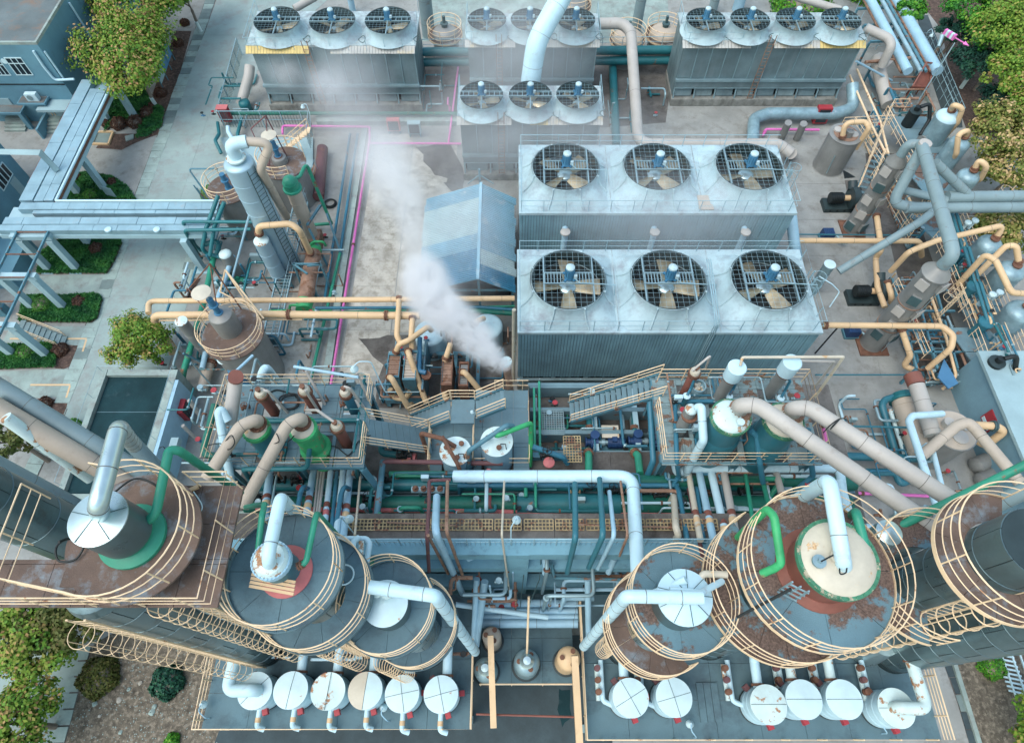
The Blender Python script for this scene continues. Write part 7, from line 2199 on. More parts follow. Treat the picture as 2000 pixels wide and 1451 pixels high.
for i, (a, b_) in enumerate([(1612, 468), (1660, 655)]):
 c = P(a, b_)
 t = thing('blue_pump', ['square blue motor pump below the black blower', 'square blue motor pump beside the white hatched column'][i], 'pump', c, 'square blue pumps')
 MB().bx(c.x - .6, c.x + .5, c.y - .4, c.y + .5, 0, .25).obj('base_frame', 'frame', t)
 for k in range(6):
  MB().bx(c.x - .5 + .15 * k, c.x - .38 + .15 * k, c.y - .35, c.y + .42, .25, 1.0).obj('cooling_fin', 'deep_blue', t)
 MB().bx(c.x - .52, c.x + .4, c.y - .36, c.y + .43, .3, .9).obj('motor', 'deep_blue', t)
 MB().tube(fillet([Vector((c.x + .4, c.y, .6)), Vector((c.x + .7, c.y - .3, .7)), Vector((c.x + .9, c.y - .9, .5)), Vector((c.x + 1.5, c.y - .8, .5))], .3), .1, 10).obj('outlet', 'galv', t)
p = P(1622, 515, 3.4)
t = vessel('steel_drum_column', 'steel drum column with bolted round lid beside the fan tower', p, 0, .42, 'galv', 'white', dome=.06, flat=True)
p = P(1606, 545, 3)
pipe('white_pipe_knot', 'knot of thin white hoses by the steel drum', 'white_pipe', .05, [(1600, 540, 2.8), (1625, 555, 2.6), (1640, 570, 2), (1620, 600, 1)], .3)
pipe('teal_line', 'thin blue line crossing the yard to the blowers', 'teal_vessel', .06, [(1560, 458, 2), (1800, 460, 2)])
pipe('teal_line', 'thin blue line crossing the yard below the white caps', 'teal_vessel', .06, [(1592, 732, 1.2), (1776, 732, 1.2), (1760, 750, .6)], .1)
pipe('teal_line', 'thin blue line reaching the round sand coloured tank', 'teal_vessel', .07, [(1650, 832, 2.4), (1832, 836, 2.6)])
pipe('black_rod', 'black slanting prop under the long cream pipe', 'black', .06, [(1636, 640, 4), (1592, 690, .2)], n=6)
# far corner enclosure: fence, red frame, lamp, wind vane, pipe bundle
fe2 = thing('steel_fence', 'pale railing round the far corner enclosure', 'fence', P(1830, 150))
rail(fe2, PL([(1690, 100), (1808, 88), (1868, 235)]), 1.4, 3, 'rail_steel', .035, 1.1)
rail(fe2, PL([(1795, 100), (1850, 230)]), 1.4, 2, 'rail_steel', .03, 1.3)
for i, (x, z, r, m) in enumerate([(1752, 3.2, .5, 'pale_blue'), (1700, 3.4, .42, 'pale_blue'), (1722, 3.1, .2, 'rail_steel'), (1732, 3.2, .14, 'frame'), (1690, 3.0, .25, 'rust_pale'), (1740, 3.0, .12, 'rust_pale')]):
 pipe('bundle_pipe', ['fattest pipe of the far bundle', 'second fat pipe of the far bundle', 'steel pipe inside the far bundle', 'dark thin pipe inside the far bundle', 'rusty edge beam of the far bundle', 'thin rusty pipe in the far bundle'][i], m, r, [(x - 35 + (x - 1010) * -.05, -90, z), (x, 0, z), (x + 75 * (x - 1010) / 700, 140, z)], 1, 14, group='pipes of the far bundle')
for i in range(4):
 a, b_ = P(1675 + 12 * i, 18 + 32 * i, 2.6), P(1768 + 14 * i, 14 + 32 * i, 2.6)
 t = thing('pipe_trestle', ['trestle first under the far bundle', 'trestle second under the far bundle', 'trestle third under the far bundle', 'trestle fourth under the far bundle'][i], 'trestle', P(1720 + 12 * i, 16 + 32 * i), 'trestles of the far bundle')
 MB().bar(a, b_, .2).obj('beam', 'frame', t)
 for p in (a, b_):
  MB().bx(p.x - .09, p.x + .09, p.y - .09, p.y + .09, 0, 2.5).obj('leg', 'frame', t)
rf = thing('red_frame', 'brown red steel sheet in a tilted pipe frame', 'frame', P(1810, 190))
a = [P(1805, 130, 3.2), P(1822, 132, 3.0), P(1808, 178, 1.6), P(1778, 176, 1.8)]
MB().add([tuple(v) for v in a] + [tuple(v + Vector((0, 0, .06))) for v in a], [(3, 2, 1, 0), (4, 5, 6, 7), (0, 1, 5, 4), (1, 2, 6, 5), (2, 3, 7, 6), (3, 0, 4, 7)]).obj('sheet', 'brown', rf, smooth=False)
for q, w in ((0, 3), (1, 2), (3, 2), (0, 1)):
 MB().bar(a[q] + Vector((0, 0, .4)), a[w] + Vector((0, 0, .4)), .12).obj('frame_bar', 'brown', rf)
 MB().bar(a[q] + Vector((0, 0, .4)), Vector((a[q].x, a[q].y, 0)), .1).obj('leg', 'brown', rf)
vn = thing('wind_vane', 'pink striped arrow wind vane on a slanting pole', 'wind vane', P(1800, 190))
top_ = P(1865, 84, 8.2)
MB().cyl(P(1795, 195, 3.5), top_, .05, n=6).obj('pole', 'galv', vn)
a, b_ = P(1845, 62, 8.4), P(1892, 90, 8.4)
MB().cyl(a, b_, .05, n=6).obj('arrow_shaft', 'pink', vn)
MB().cyl(b_ - (b_ - a).normalized() * .45, b_, .2, .01, n=4).obj('arrow_head', 'pink', vn)
d = (b_ - a).normalized()
for k in range(5):
 p = a + d * (.22 * k)
 MB().bar(p, p + d * .2, .3, .45).obj('tail_stripe', 'pink' if k % 2 == 0 else 'white', vn)
MB().cyl(a + Vector((-.2, -.3, -.2)), a + Vector((-.5, -1.1, -.7)), .2, .14, n=10).obj('wind_sock', 'galv', vn)
lamp('gooseneck lamp on the far enclosure corner', P(1806, 88), PL([(1806, 80, 1.4), (1812, 62, 3.0), (1820, 56, 3.4), (1822, 66, 3.3)]))
pipe('rusty_beam', 'long brown beam across the far enclosure', 'rust_pale', .16, [(1690, 122, 3), (1795, 112, 3)])
pipe('prop_pole', 'pale slanting prop beneath the grey far tower', 'pale_blue', .1, [(1672, 120, 4.6), (1742, 158, 1.5)])
for i in range(2):
 pipe('yellow_girder', ['first long yellow girder slanting past the far tower', 'second long yellow girder slanting past the far tower'][i], 'rail', .1, [(1660 + 14 * i, 148 - 12 * i, 2.2), (1700 + 20 * i, 240, 2.6), (1730 + i * 5, 300, 3)], .3)
MB().bx(P(1795, 170).x, P(1795, 170).x + .3, P(1795, 170).y - 8, P(1795, 170).y + 5, 0, .3).thing('kerb_wall', 'concrete', 'low kerb along the brick path railing', 'wall', smooth=False)
# ---------------------------------------------------------------- clad columns of the front row
def clad_column(t, c, r, z0, z1, panels=14, dz=1.35, mat='shell', skirt=True):
 """column jacket: each row of cladding sheets a part with lapped seams"""
 MB().lathe((c[0], c[1], 0), [(r - .03, z0), (r - .03, z1)], 36).obj('core', 'skirt_black', t)
 n = int((z1 - z0) / dz)
 for k in range(n):
  a0 = .3 * (k % 2)
  m = MB()
  for j in range(panels // 2):
   m.sector(c, r - .025, r + .006 * (j % 2), z0 + k * (z1 - z0) / n + .012, z0 + (k + 1) * (z1 - z0) / n - .012, a0 + 2 * math.pi * j / (panels // 2) + .012, a0 + 2 * math.pi * (j + 1) / (panels // 2) - .012, 5)
  o = m.obj('cladding_course', mat, t, ang=30)
  MB().lathe((c[0], c[1], 0), [(r, z0 + k * (z1 - z0) / n - .03), (r + .02, z0 + k * (z1 - z0) / n - .02), (r + .02, z0 + k * (z1 - z0) / n + .02), (r, z0 + k * (z1 - z0) / n + .03)], 36).obj('lap_band', mat, o)
 if skirt:
  MB().lathe((c[0], c[1], 0), [(r + .04, z0), (r + .04, z0 + .5), (r, z0 + .55)], 32).obj('skirt', 'skirt_black', t)

def ring_deck(t, c, r0, r1, z, mat, a0=0., a1=2 * math.pi, n=8):
 for k in range(n):
  MB().sector(c, r0, r1, z - .08, z + random.uniform(-.008, .008), a0 + (a1 - a0) * k / n + .004, a0 + (a1 - a0) * (k + 1) / n - .004, 6).obj('deck_plate', mat, t, smooth=False)
 MB().sector(c, r1, r1 + .02, z - .1, z + .1, a0, a1, 40).obj('toe_plate', 'rail' if 'rust' in mat or 'mix' in mat else mat, t)

def col(lab, c, z0, nm='column_tower'):
 return thing(nm, lab, 'column', (c[0], c[1], z0), 'clad columns of the front row')

ZK = 5.0
# S: caged ladder column at the front left
S = (-13.2, 4.1)
t = col('clad column with the long caged ladder above the trees', S, ZK)
clad_column(t, S, 1.05, ZK, 21.0)
MB().lathe((*S, 21.0), [(1.05, 0), (.95, .35), (.55, .6), (0, .68)], 28).obj('head', 'shell', t)
cage_ladder(t, S[0], S[1] - 1.15, ZK + .3, 21.6, -math.pi / 2, step=.8, hoop=.4, hr=.013)
# L0 taller grey column beyond the frame
p = P(60, 1010, 15)
L0 = (p.x, p.y)
t = col('huge bare grey column leaning out of the frame', L0, 0)
clad_column(t, L0, 1.22, 0, 30, 10, 3)
for i, (a, b_, c, d, r, m, lb) in enumerate([(-20, 745, 290, 930, .42, 'grey_pipe', 'dark grey stack pipe crossing above the basin'), (-20, 790, 260, 950, .5, 'tan', 'tan grey stack pipe crossing above the basin'), (-20, 905, 160, 1000, .5, 'grey_pipe', 'grey stack pipe beside the bare grey column'), (10, 815, 178, 935, .3, 'white_rusty', 'white stack pipe with a rusty elbow'), (255, 862, 372, 985, .36, 'grey_pipe', 'grey downpipe below the silver elbow')]):
 pipe('stack_pipe', lb, m, r, [(a, b_, 15), (c, d, 10.5)], n=16, seams=3.2, group='stack pipes at the frame edge')
# L1 with the large rusty deck
c1_ = P(255, 1045, 23.1)
L1 = (c1_.x, c1_.y)
t = col('tallest column with rusty square deck and silver capped vessel', L1, ZK)
clad_column(t, L1, 1.2, ZK, 22.2)
zq = 22.1
x0, x1 = P(-60, 1100, zq).x, P(452, 1060, zq).x
y0, y1 = P(220, 1186, zq).y, P(300, 948, zq).y
deck(t, x0, x1, y0, y1, zq, 'deck_rust', 6, 3, [(x0, P(168, 1090, zq).x, P(100, 1092, zq).y, y1)], .1)
rail(t, [(x0, y0 + .03, zq), (x1 - .03, y0 + .03, zq), (x1 - .03, y1 - .03, zq), (x1 - 1.4, y1 - .03, zq)], 1.35, 3, 'rail', .026, 1.4)
zi = 22.9
MB().sector(L1, .1, 1.98, zi - .08, zi, 0, 6.283, 44).obj('deck_ring', 'deck_rust', t)
MB().bx(L1[0] - 1.75, L1[0] - .02, L1[1] - 1.45, L1[1] + 1.3, zi - .085, zi - .005).obj('deck_plate', 'deck_rust', t)
arc = [Vector((L1[0] - 2.95, L1[1] - 1.4, zi))] + [Vector((L1[0] + 1.95 * math.cos(a), L1[1] + 1.95 * math.sin(a), zi)) for a in [-1.9 + 3.9 * i / 24 for i in range(25)]]
rail(t, [(L1[0] - 2.95, L1[1] + 1.2, zi), *arc, (L1[0] - 1.2, L1[1] + 1.85, zi)], 1.35, 3, 'rail', .026, 1.4)
MB().lathe((*L1, 0), [(.9, zi), (.98, zi + .02), (.98, zi + .15), (.7, zi + .3), (.66, zi + .8)], 32).obj('neck', 'green', t)
MB().lathe((*L1, 0), [(.7, zi + .5), (.78, zi + .52), (.78, 24.8)], 36).obj('capped_vessel', 'shell', t)
MB().lathe((*L1, 0), [(.8, 24.78), (.8, 24.83), (.05, 24.98), (0, 24.98)], 36).obj('cap', 'silver', t)
for k in range(5):
 a = .4 + k * 1.257
 MB().bar((L1[0], L1[1], 24.985), (L1[0] + .78 * math.cos(a), L1[1] + .78 * math.sin(a), 24.85), .02, .02).obj('cap_seam', 'rail_dark', t)
pipe('vapour_pipe', 'silver clad pipe rising from the silver cap', 'silver', .25, [(196, 1003, 24.9), (190, 990, 25.7), (232, 835, 25.7), (262, 870, 21)], .45, 20, seams=1.1)
pipe('vent_pipe', 'bright green pipe arching from the green neck', 'green', .14, [(272, 1018, 23.5), (292, 1016, 23.6), (305, 1000, 23.8), (330, 878, 24.2), (350, 880, 24), (470, 962, 17)], .3, 14, flanges=(.12,), fmat='green')
cable('black hose wound over the rusty deck of the tallest column', [(115, 1058, 23.6), (150, 1052, 23.2), (225, 1080, 23), (290, 1075, 23), (360, 1015, 22.4), (372, 975, 22.4), (335, 975, 22.4), (318, 1020, 22.4), (350, 1038, 22.5), (374, 990, 22.5), (345, 965, 22.5), (315, 1000, 22.5), (330, 1035, 22.5)], .04, 'hose')
cable('black hose looped at the inner deck edge', [(172, 1050, 23.1), (150, 1090, 23), (115, 1095, 23), (112, 1065, 23), (150, 1050, 23), (230, 1082, 23), (275, 1078, 23)], .035, 'hose')
cable('black hose arched behind the silver cap', [(225, 960, 23.1), (262, 935, 23.1), (300, 945, 23.1), (340, 980, 22.6)], .035, 'hose')
cable('white strap lying on the square deck', [(378, 960, 22.2), (395, 990, 22.2), (380, 1015, 22.2)], .02, 'strap')
ob = bpy.data.objects['strap']; ob.data.materials.clear(); ob.data.materials.append(MATS['white'])
MB().box(tuple(P(372, 957, 22.2)), (.5, .12, .1), .5).thing('timber', 'cream', 'loose pale timber at the rusty deck corner', 'timber')
cage_ladder(t, L1[0] + .6, L1[1] - 1.3, ZK + .3, 21.8, -math.pi / 2, step=.7)

def round_tower(lab, c, r, z0, zd, rd, mat, low=None, vess=None, lo_mat=None):
 t = col(lab, c, z0)
 clad_column(t, c, r, z0, zd - .1)
 ring_deck(t, c, .3, rd, zd, mat)
 round_rail(t, c, rd - .03, zd, h=1.35, n=3, sp=1.3, rr=.024)
 if low:
  off, rl, zl, a0, a1 = low
  cl_ = (c[0] + off[0], c[1] + off[1])
  ring_deck(t, cl_, r * .9, rl, zl, lo_mat or mat, a0, a1)
  round_rail(t, cl_, rl - .03, zl, a0, a1, h=1.35, n=3, sp=1.3, rr=.024)
 return t
def head_of(t, c, r, z0, z1, body, head, fl, base=None, rb=1.3):
 if base:
  MB().lathe((*c, 0), [(r * rb, z0), (r * rb, z0 + .06), (r, z0 + .3)], 36).obj('base_disc', base, t)
 MB().lathe((*c, 0), [(r * .98, z0), (r * .98, z1 - .4)], 36).obj('vessel', body, t)
 fm = MB().lathe((*c, 0), [(r, z1 - .5), (r * 1.1, z1 - .5), (r * 1.1, z1 - .4), (r * 1.05, z1 - .39), (r * 1.1, z1 - .38), (r * 1.1, z1 - .27), (r, z1 - .27)], 40)
 bolts(fm, Vector((*c, z1 - .38)), Vector((0, 0, 1)), r * 1.05, 30, .028, .3)
 fm.obj('head_flange', fl, t)
 MB().lathe((*c, 0), [(r * 1.0, z1 - .27), (r * .85, z1 - .1), (r * .5, z1 - .02), (0, z1)], 36).obj('head', head, t)
p = P(560, 1116, 20.3)
L2 = (p.x, p.y)
t = round_tower('round blue decked column with flanged multicoloured head', L2, 1.1, ZK, 20.3, 1.9, 'deck_blue', ((.55, -.35), 2.0, 18.3, -3.0, 1.5))
head_of(t, L2, .56, 20.3, 22.2, 'teal_vessel', 'white_rusty', 'pale_blue', 'salmon', 1.55)
bn = P(540, 1150, 20.6)
for k in range(4):
 MB().bar(bn + Vector((-.7, .12 * k, .5)), bn + Vector((.75, -.25 + .12 * k, .5)), .09, .05).obj('bench_slat', 'cream', t)
for s in (-.35, .4):
 MB().bar(bn + Vector((s, 0, .45)), bn + Vector((s + .05, .5, -.2)), .07).obj('bench_leg', 'cream', t)
pipe('vapour_pipe', 'white pipe arching from the multicoloured head', 'white_pipe', .2, [(526, 1100, 22.3), (524, 1085, 22.9), (548, 972, 22.9), (580, 1005, 19)], .35, 16, seams=1.5)
pipe('vent_pipe', 'green pipe on the side of the multicoloured head nearer the hose', 'green', .1, [(518, 1108, 21.2), (500, 1112, 21.4), (512, 1005, 22), (517, 985, 21.5), (480, 990, 16)], .25, 12, flanges=(.1,))
pipe('vent_pipe', 'green pipe sloping away behind the multicoloured head', 'green', .1, [(582, 1106, 21.4), (598, 1098, 21.5), (618, 1002, 21.8), (664, 1050, 14)], .25, 12, flanges=(.1,))
cage_ladder(t, L2[0] - .1, L2[1] - 1.25, ZK + .2, 18, -math.pi / 2, step=.62)
p = P(762, 1188, 16.6)
L3 = (p.x, p.y)
t = round_tower('blue round decked column with plain white cap', L3, 1.15, ZK, 16.6, 1.75, 'deck_blue', ((.75, -.3), 1.7, 14.6, -2.2, 1.2))
MB().lathe((*L3, 0), [(.8, 16.6), (.8, 17.7)], 36).obj('vessel', 'shell', t)
MB().lathe((*L3, 0), [(.83, 17.68), (.83, 17.73), (0, 17.9)], 36).obj('cap', 'white', t)
for dx, dy in ((-.25, .35), (.12, .3)):
 MB().lathe((L3[0] + dx, L3[1] + dy, 17.8), [(.14, 0), (.14, .3), (.24, .3), (.24, .4), (.12, .4), (.12, .9)], 14).obj('nozzle', 'white_rusty', t)
pipe('vapour_pipe', 'white clad pipe lying over the plain white cap', 'white_pipe', .24, [(722, 1146, 19), (850, 1163, 19), (928, 1272, 6.5)], .25, 18, seams=1.2)
gl2 = pipe('white_riser', 'tall white twin pipe between the two blue decks', 'white_pipe', .12, [(700, 1050, 17), (690, 1058, 17.2), (683, 1110, 17.6), (712, 1160, 15)], .2, 12)
pipe('white_riser', 'white square bend pipe behind the plain white cap column', 'white_pipe', .12, [(640, 1052, 16), (716, 1052, 16), (722, 1062, 16), (712, 1120, 16.4)], .2, 12)
pipe('white_riser', 'white hooked pipe with rusty knee by the square bend', 'white_rusty', .11, [(706, 1058, 16.4), (703, 1100, 16.6), (735, 1140, 14)], .2, 12)
MB().tube(ring_pts(P(672, 1122, 18.4), .35, 18.4, 0, 6.283, 24), .03, 6).thing('coiled_hose', 'white', 'white coil of hose on the lower blue ring', 'hose')
cage_ladder(t, L3[0] - .6, L3[1] - 1.2, ZK + .2, 14, -math.pi / 2, step=.62)
p = P(1322, 1178, 17.4)
R1 = (p.x, p.y)
t = round_tower('round patched deck column with silver cone cap', R1, 1.1, ZK, 17.4, 1.9, 'deck_mix', ((-.55, -.45), 1.95, 15.4, 1.9, 5.4), lo_mat='deck_rust')
MB().lathe((*R1, 0), [(.95, 17.4), (.95, 18.6)], 36).obj('vessel', 'shell', t)
MB().lathe((*R1, 0), [(.98, 18.58), (.98, 18.63), (.25, 19.0), (0, 19.0)], 36).obj('cone_cap', 'white_pipe', t)
for k in range(9):
 a = k * .698
 MB().bar((R1[0] + .25 * math.cos(a), R1[1] + .25 * math.sin(a), 19.01), (R1[0] + .97 * math.cos(a), R1[1] + .97 * math.sin(a), 18.65), .02, .02).obj('cap_seam', 'rail_dark', t)
pipe('vapour_pipe', 'silver clad pipe lying across the silver cone cap', 'white_pipe', .23, [(1372, 1167, 19.6), (1224, 1164, 19.6), (1140, 1262, 7)], .25, 18, seams=1.2)
pipe('white_riser', 'white pipe slanting behind the cone cap', 'white_pipe', .14, [(1340, 1132, 19.0), (1255, 1168, 18)], n=12)
pipe('white_riser', 'short white pipe above the cone cap', 'white_pipe', .12, [(1308, 1152, 19.4), (1368, 1158, 19.4), (1410, 1135, 18.6)], .2, 12)
pipe('ivory_pipe', 'ivory angled pipe at the patched deck rim', 'cream_top', .13, [(1368, 1158, 18.2), (1370, 1120, 18.6), (1420, 1122, 18.6)], .2, 12)
cage_ladder(t, R1[0] - 1.15, R1[1] - .4, ZK + .2, 15.2, math.pi + .35, step=.55)
p = P(1592, 1115, 19.4)
R2 = (p.x, p.y)
t = round_tower('largest round decked column with cream flanged head', R2, 1.5, ZK, 19.4, 2.65, 'deck_mix', ((-.75, -.2), 2.7, 17.6, 2.0, 5.6), lo_mat='deck_mix')
head_of(t, (R2[0] + .1, R2[1] + .05), 1.2, 19.4, 21.3, 'brown', 'cream_top', 'flange_green', 'brown', 1.22)
q = (R2[0] - .05, R2[1] - .1)
MB().lathe((q[0] - .1, q[1] + .1, 21.28), [(.12, 0), (.12, .15), (.22, .15), (.22, .24), (0, .25)], 16).obj('nozzle', 'cream_top', t)
pipe('vapour_pipe', 'white pipe rising from the cream head and folding back', 'white_pipe', .25, [(1648, 1105, 21.2), (1646, 1090, 21.7), (1620, 938, 22.1), (1535, 990, 17)], .35, 18, seams=2)
pipe('vent_pipe', 'bright green pipe hooking down on the cream head side', 'bright_green', .14, [(1488, 1120, 19.8), (1512, 1110, 20.2), (1526, 1100, 20.6), (1512, 1008, 21.2), (1498, 994, 21), (1395, 1095, 14)], .25, 14, flanges=(-1.2,))
pipe('vent_pipe', 'green pipe hanging on the other side of the cream head', 'green', .16, [(1695, 1112, 20.4), (1698, 1100, 20.8), (1672, 1000, 21.2), (1655, 1012, 17)], .25, 14)
MB().cyl(P(1696, 1116, 20.4), P(1690, 1122, 20.2), .19, n=12).thing('pipe_end', 'grey_pipe', 'grey capped end of the hanging green pipe', 'pipe')
pipe('green_main', 'long green pipe slanting across the beige pipes', 'green', .17, [(1590, 1075, 16.5), (1720, 1045, 17), (2060, 880, 20)], .3, 14)
pipe('wash_pole', 'black bar with clamps lying over the ring rails', 'black', .05, [(1440, 1205, 18.9), (1545, 1150, 20.4)], n=8)
q = P(1600, 1096, 21.5)
MB().lathe((q.x, q.y, 21.28), [(.1, 0), (.1, .16), (.22, .16), (.22, .25), (.08, .26), (.08, .4), (0, .4)], 16).thing('nozzle_flange', 'galv', 'small flanged nozzle standing on the cream head', 'flange')
cable('black cable on the cream head beside the white pipe', [(1604, 1096, 21.7), (1625, 1085, 21.6), (1640, 1078, 21.8)], .025)
cable('short black drain loop at the foot of the white pipe', [(1640, 1105, 21.4), (1641, 1120, 21.5), (1652, 1118, 21.5), (1654, 1108, 21.6)], .025)
lt = thing('ladder_frame', 'short steel ladder frame leaning on the brown disc', 'ladder', P(1540, 1160, 19.5))
for s in (0, 1, 2):
 MB().bar(P(1522 + 16 * s, 1152 + 9 * s, 19.6), P(1548 + 16 * s, 1136 + 9 * s, 20.9), .05).obj('rail_bar', 'galv', lt)
for k in range(4):
 MB().bar(P(1518 + 8 * k, 1155 - 5 * k, 19.7 + .3 * k), P(1556 + 8 * k, 1174 - 5 * k, 19.7 + .3 * k), .05).obj('rung', 'galv', lt)
p = P(1965, 1085, 21.5)
R3 = (p.x, p.y)
t = col('clad column between two rusty ring decks at the frame edge', R3, ZK)
clad_column(t, R3, 1.1, ZK, 23)
ring_deck(t, R3, 1.15, 2.1, 21.3, 'deck_rust', 1.2, 5.3)
round_rail(t, R3, 2.07, 21.3, 1.2, 5.3, h=1.35, n=3, sp=1.4, rr=.027)
R3b = (R3[0] - .35, R3[1] + .1)
ring_deck(t, R3b, 1.2, 2.35, 17.5, 'deck_mix', 1.0, 4.5)
round_rail(t, R3b, 2.3, 17.5, 1.0, 4.6, h=1.35, n=3, sp=1.4, rr=.027)
cage_ladder(t, R3[0] - .5, R3[1] - 1.15, 8, 21, -math.pi / 2 - .3, step=.95, hoop=.5, hr=.024)
MB().lathe((R3b[0] - 1.3, R3b[1] + 1.5, 17.5), [(.45, 0), (.5, .6), (.48, .9), (.2, 1.05), (0, 1.06)], 20).obj('end_drum', 'silver', t)
pipe('stack_pipe', 'dark grey pipe slipping under the rusty ring decks', 'grey_pipe', .3, [(1720, 1095, 15), (1850, 1030, 17), (2040, 940, 20)], n=16, seams=2)
pipe('stack_pipe', 'white jacketed stretch of the pipe under the ring decks', 'white_pipe', .31, [(1822, 1043, 16.6), (1888, 1012, 17.4)], n=16)
p = P(2000, 1213, 15.2)
R4 = (p.x, p.y)
t = col('long clad column crossing the bottom corner', R4, ZK)
clad_column(t, R4, 1.12, ZK, 26, 16, 1.3)
cage_ladder(t, R4[0] - 1.1, R4[1] + .9, 7, 24, 2.4, step=.8)
MB().lathe((R4[0] - 1.4, R4[1] + .2, ZK), [(.9, 0), (1.0, .1), (1.0, .2), (.7, 2.2)], 20).obj('skirt_cone', 'silver', t)

# ---------------------------------------------------------------- bottom decks and drums
def low_deck(lab, x0, x1, y0, y1, z, mat='deck_blue', nx=6):
 t = thing('drum_deck', lab, 'platform', ((x0 + x1) / 2, (y0 + y1) / 2, 0))
 deck(t, x0, x1, y0, y1, z, mat, nx, 4, (), .2)
 for x in (x0 + .4, (x0 + x1) / 2, x1 - .4):
  for y in (y0 + .5, y1 - .5):
   MB().bx(x - .2, x + .2, y - .2, y + .2, 0, z - .21).obj('leg', 'column_concrete', t)
 return t
yl0 = P(600, 1424, ZK).y
lx0, lx1 = P(398, 1400, ZK).x, P(921, 1430, ZK).x
dl = low_deck('blue grey roof deck carrying six white drums', lx0, lx1, yl0, 6.7, ZK)
rail(dl, [(lx0, 6.0, ZK), (lx0, yl0, ZK), (lx1, yl0, ZK), (lx1, 6.0, ZK)], 1.1, 3, 'rail', .04, 1.8)
rx0, rx1 = P(1143, 1440, ZK).x, P(1838, 1440, ZK).x
yr0 = P(1500, 1444, ZK).y
dr_ = low_deck('blue grey roof deck carrying two plus four white drums', rx0, rx1, yr0, 6.7, ZK, nx=8)
rail(dr_, [(rx0, 6.2, ZK), (rx0, yr0, ZK), (rx1, yr0, ZK), (rx1, 6.2, ZK)], 1.1, 4, 'rail', .04, 1.8)
p0, p1 = P(1358, 1333, ZK), P(1410, 1410, ZK)
for k in range(3):
 a, b_ = p0.lerp(Vector((p1.x, p0.y, ZK)), k / 3), p0.lerp(Vector((p1.x, p0.y, ZK)), (k + 1) / 3)
 MB().bx(a.x + .01, b_.x - .01, p1.y, p0.y, ZK + .02, ZK + .1 + .01 * k).obj('loose_sheet', 'deck_blue', dr_, smooth=False)
md = low_deck('lower blue deck between the two drum decks', lx1 + .3, rx0 - .3, P(1030, 1338, 3.6).y, 7.0, 3.6, nx=3)
rail(md, [(lx1 + .35, P(1030, 1338, 3.6).y, 3.6), (rx0 - .35, P(1030, 1338, 3.6).y, 3.6)], 1.0, 1, 'rail', .04, 2)
DR = [(497, 1348, 'drum at the road end with the fat elbow on its lid'), (567, 1347, 'second drum from the fat elbow with cracked lid'), (640, 1349, 'drum with dented and spotted lid'), (713, 1348, 'drum with half cream lid'), (785, 1354, 'drum with clean crossed lid beneath the wide duct'), (861, 1355, 'drum with clean crossed lid at the deck corner'),
      (1232, 1362, 'drum nearest the long valve line'), (1317, 1361, 'drum with creased lid next to the loose sheets'), (1502, 1375, 'drum with one rust spot on its lid'), (1571, 1365, 'drum with plain hinged lid'), (1650, 1365, 'drum with hinged lid and side box'), (1752, 1382, 'drum with flaking rusty lid and elbow')]
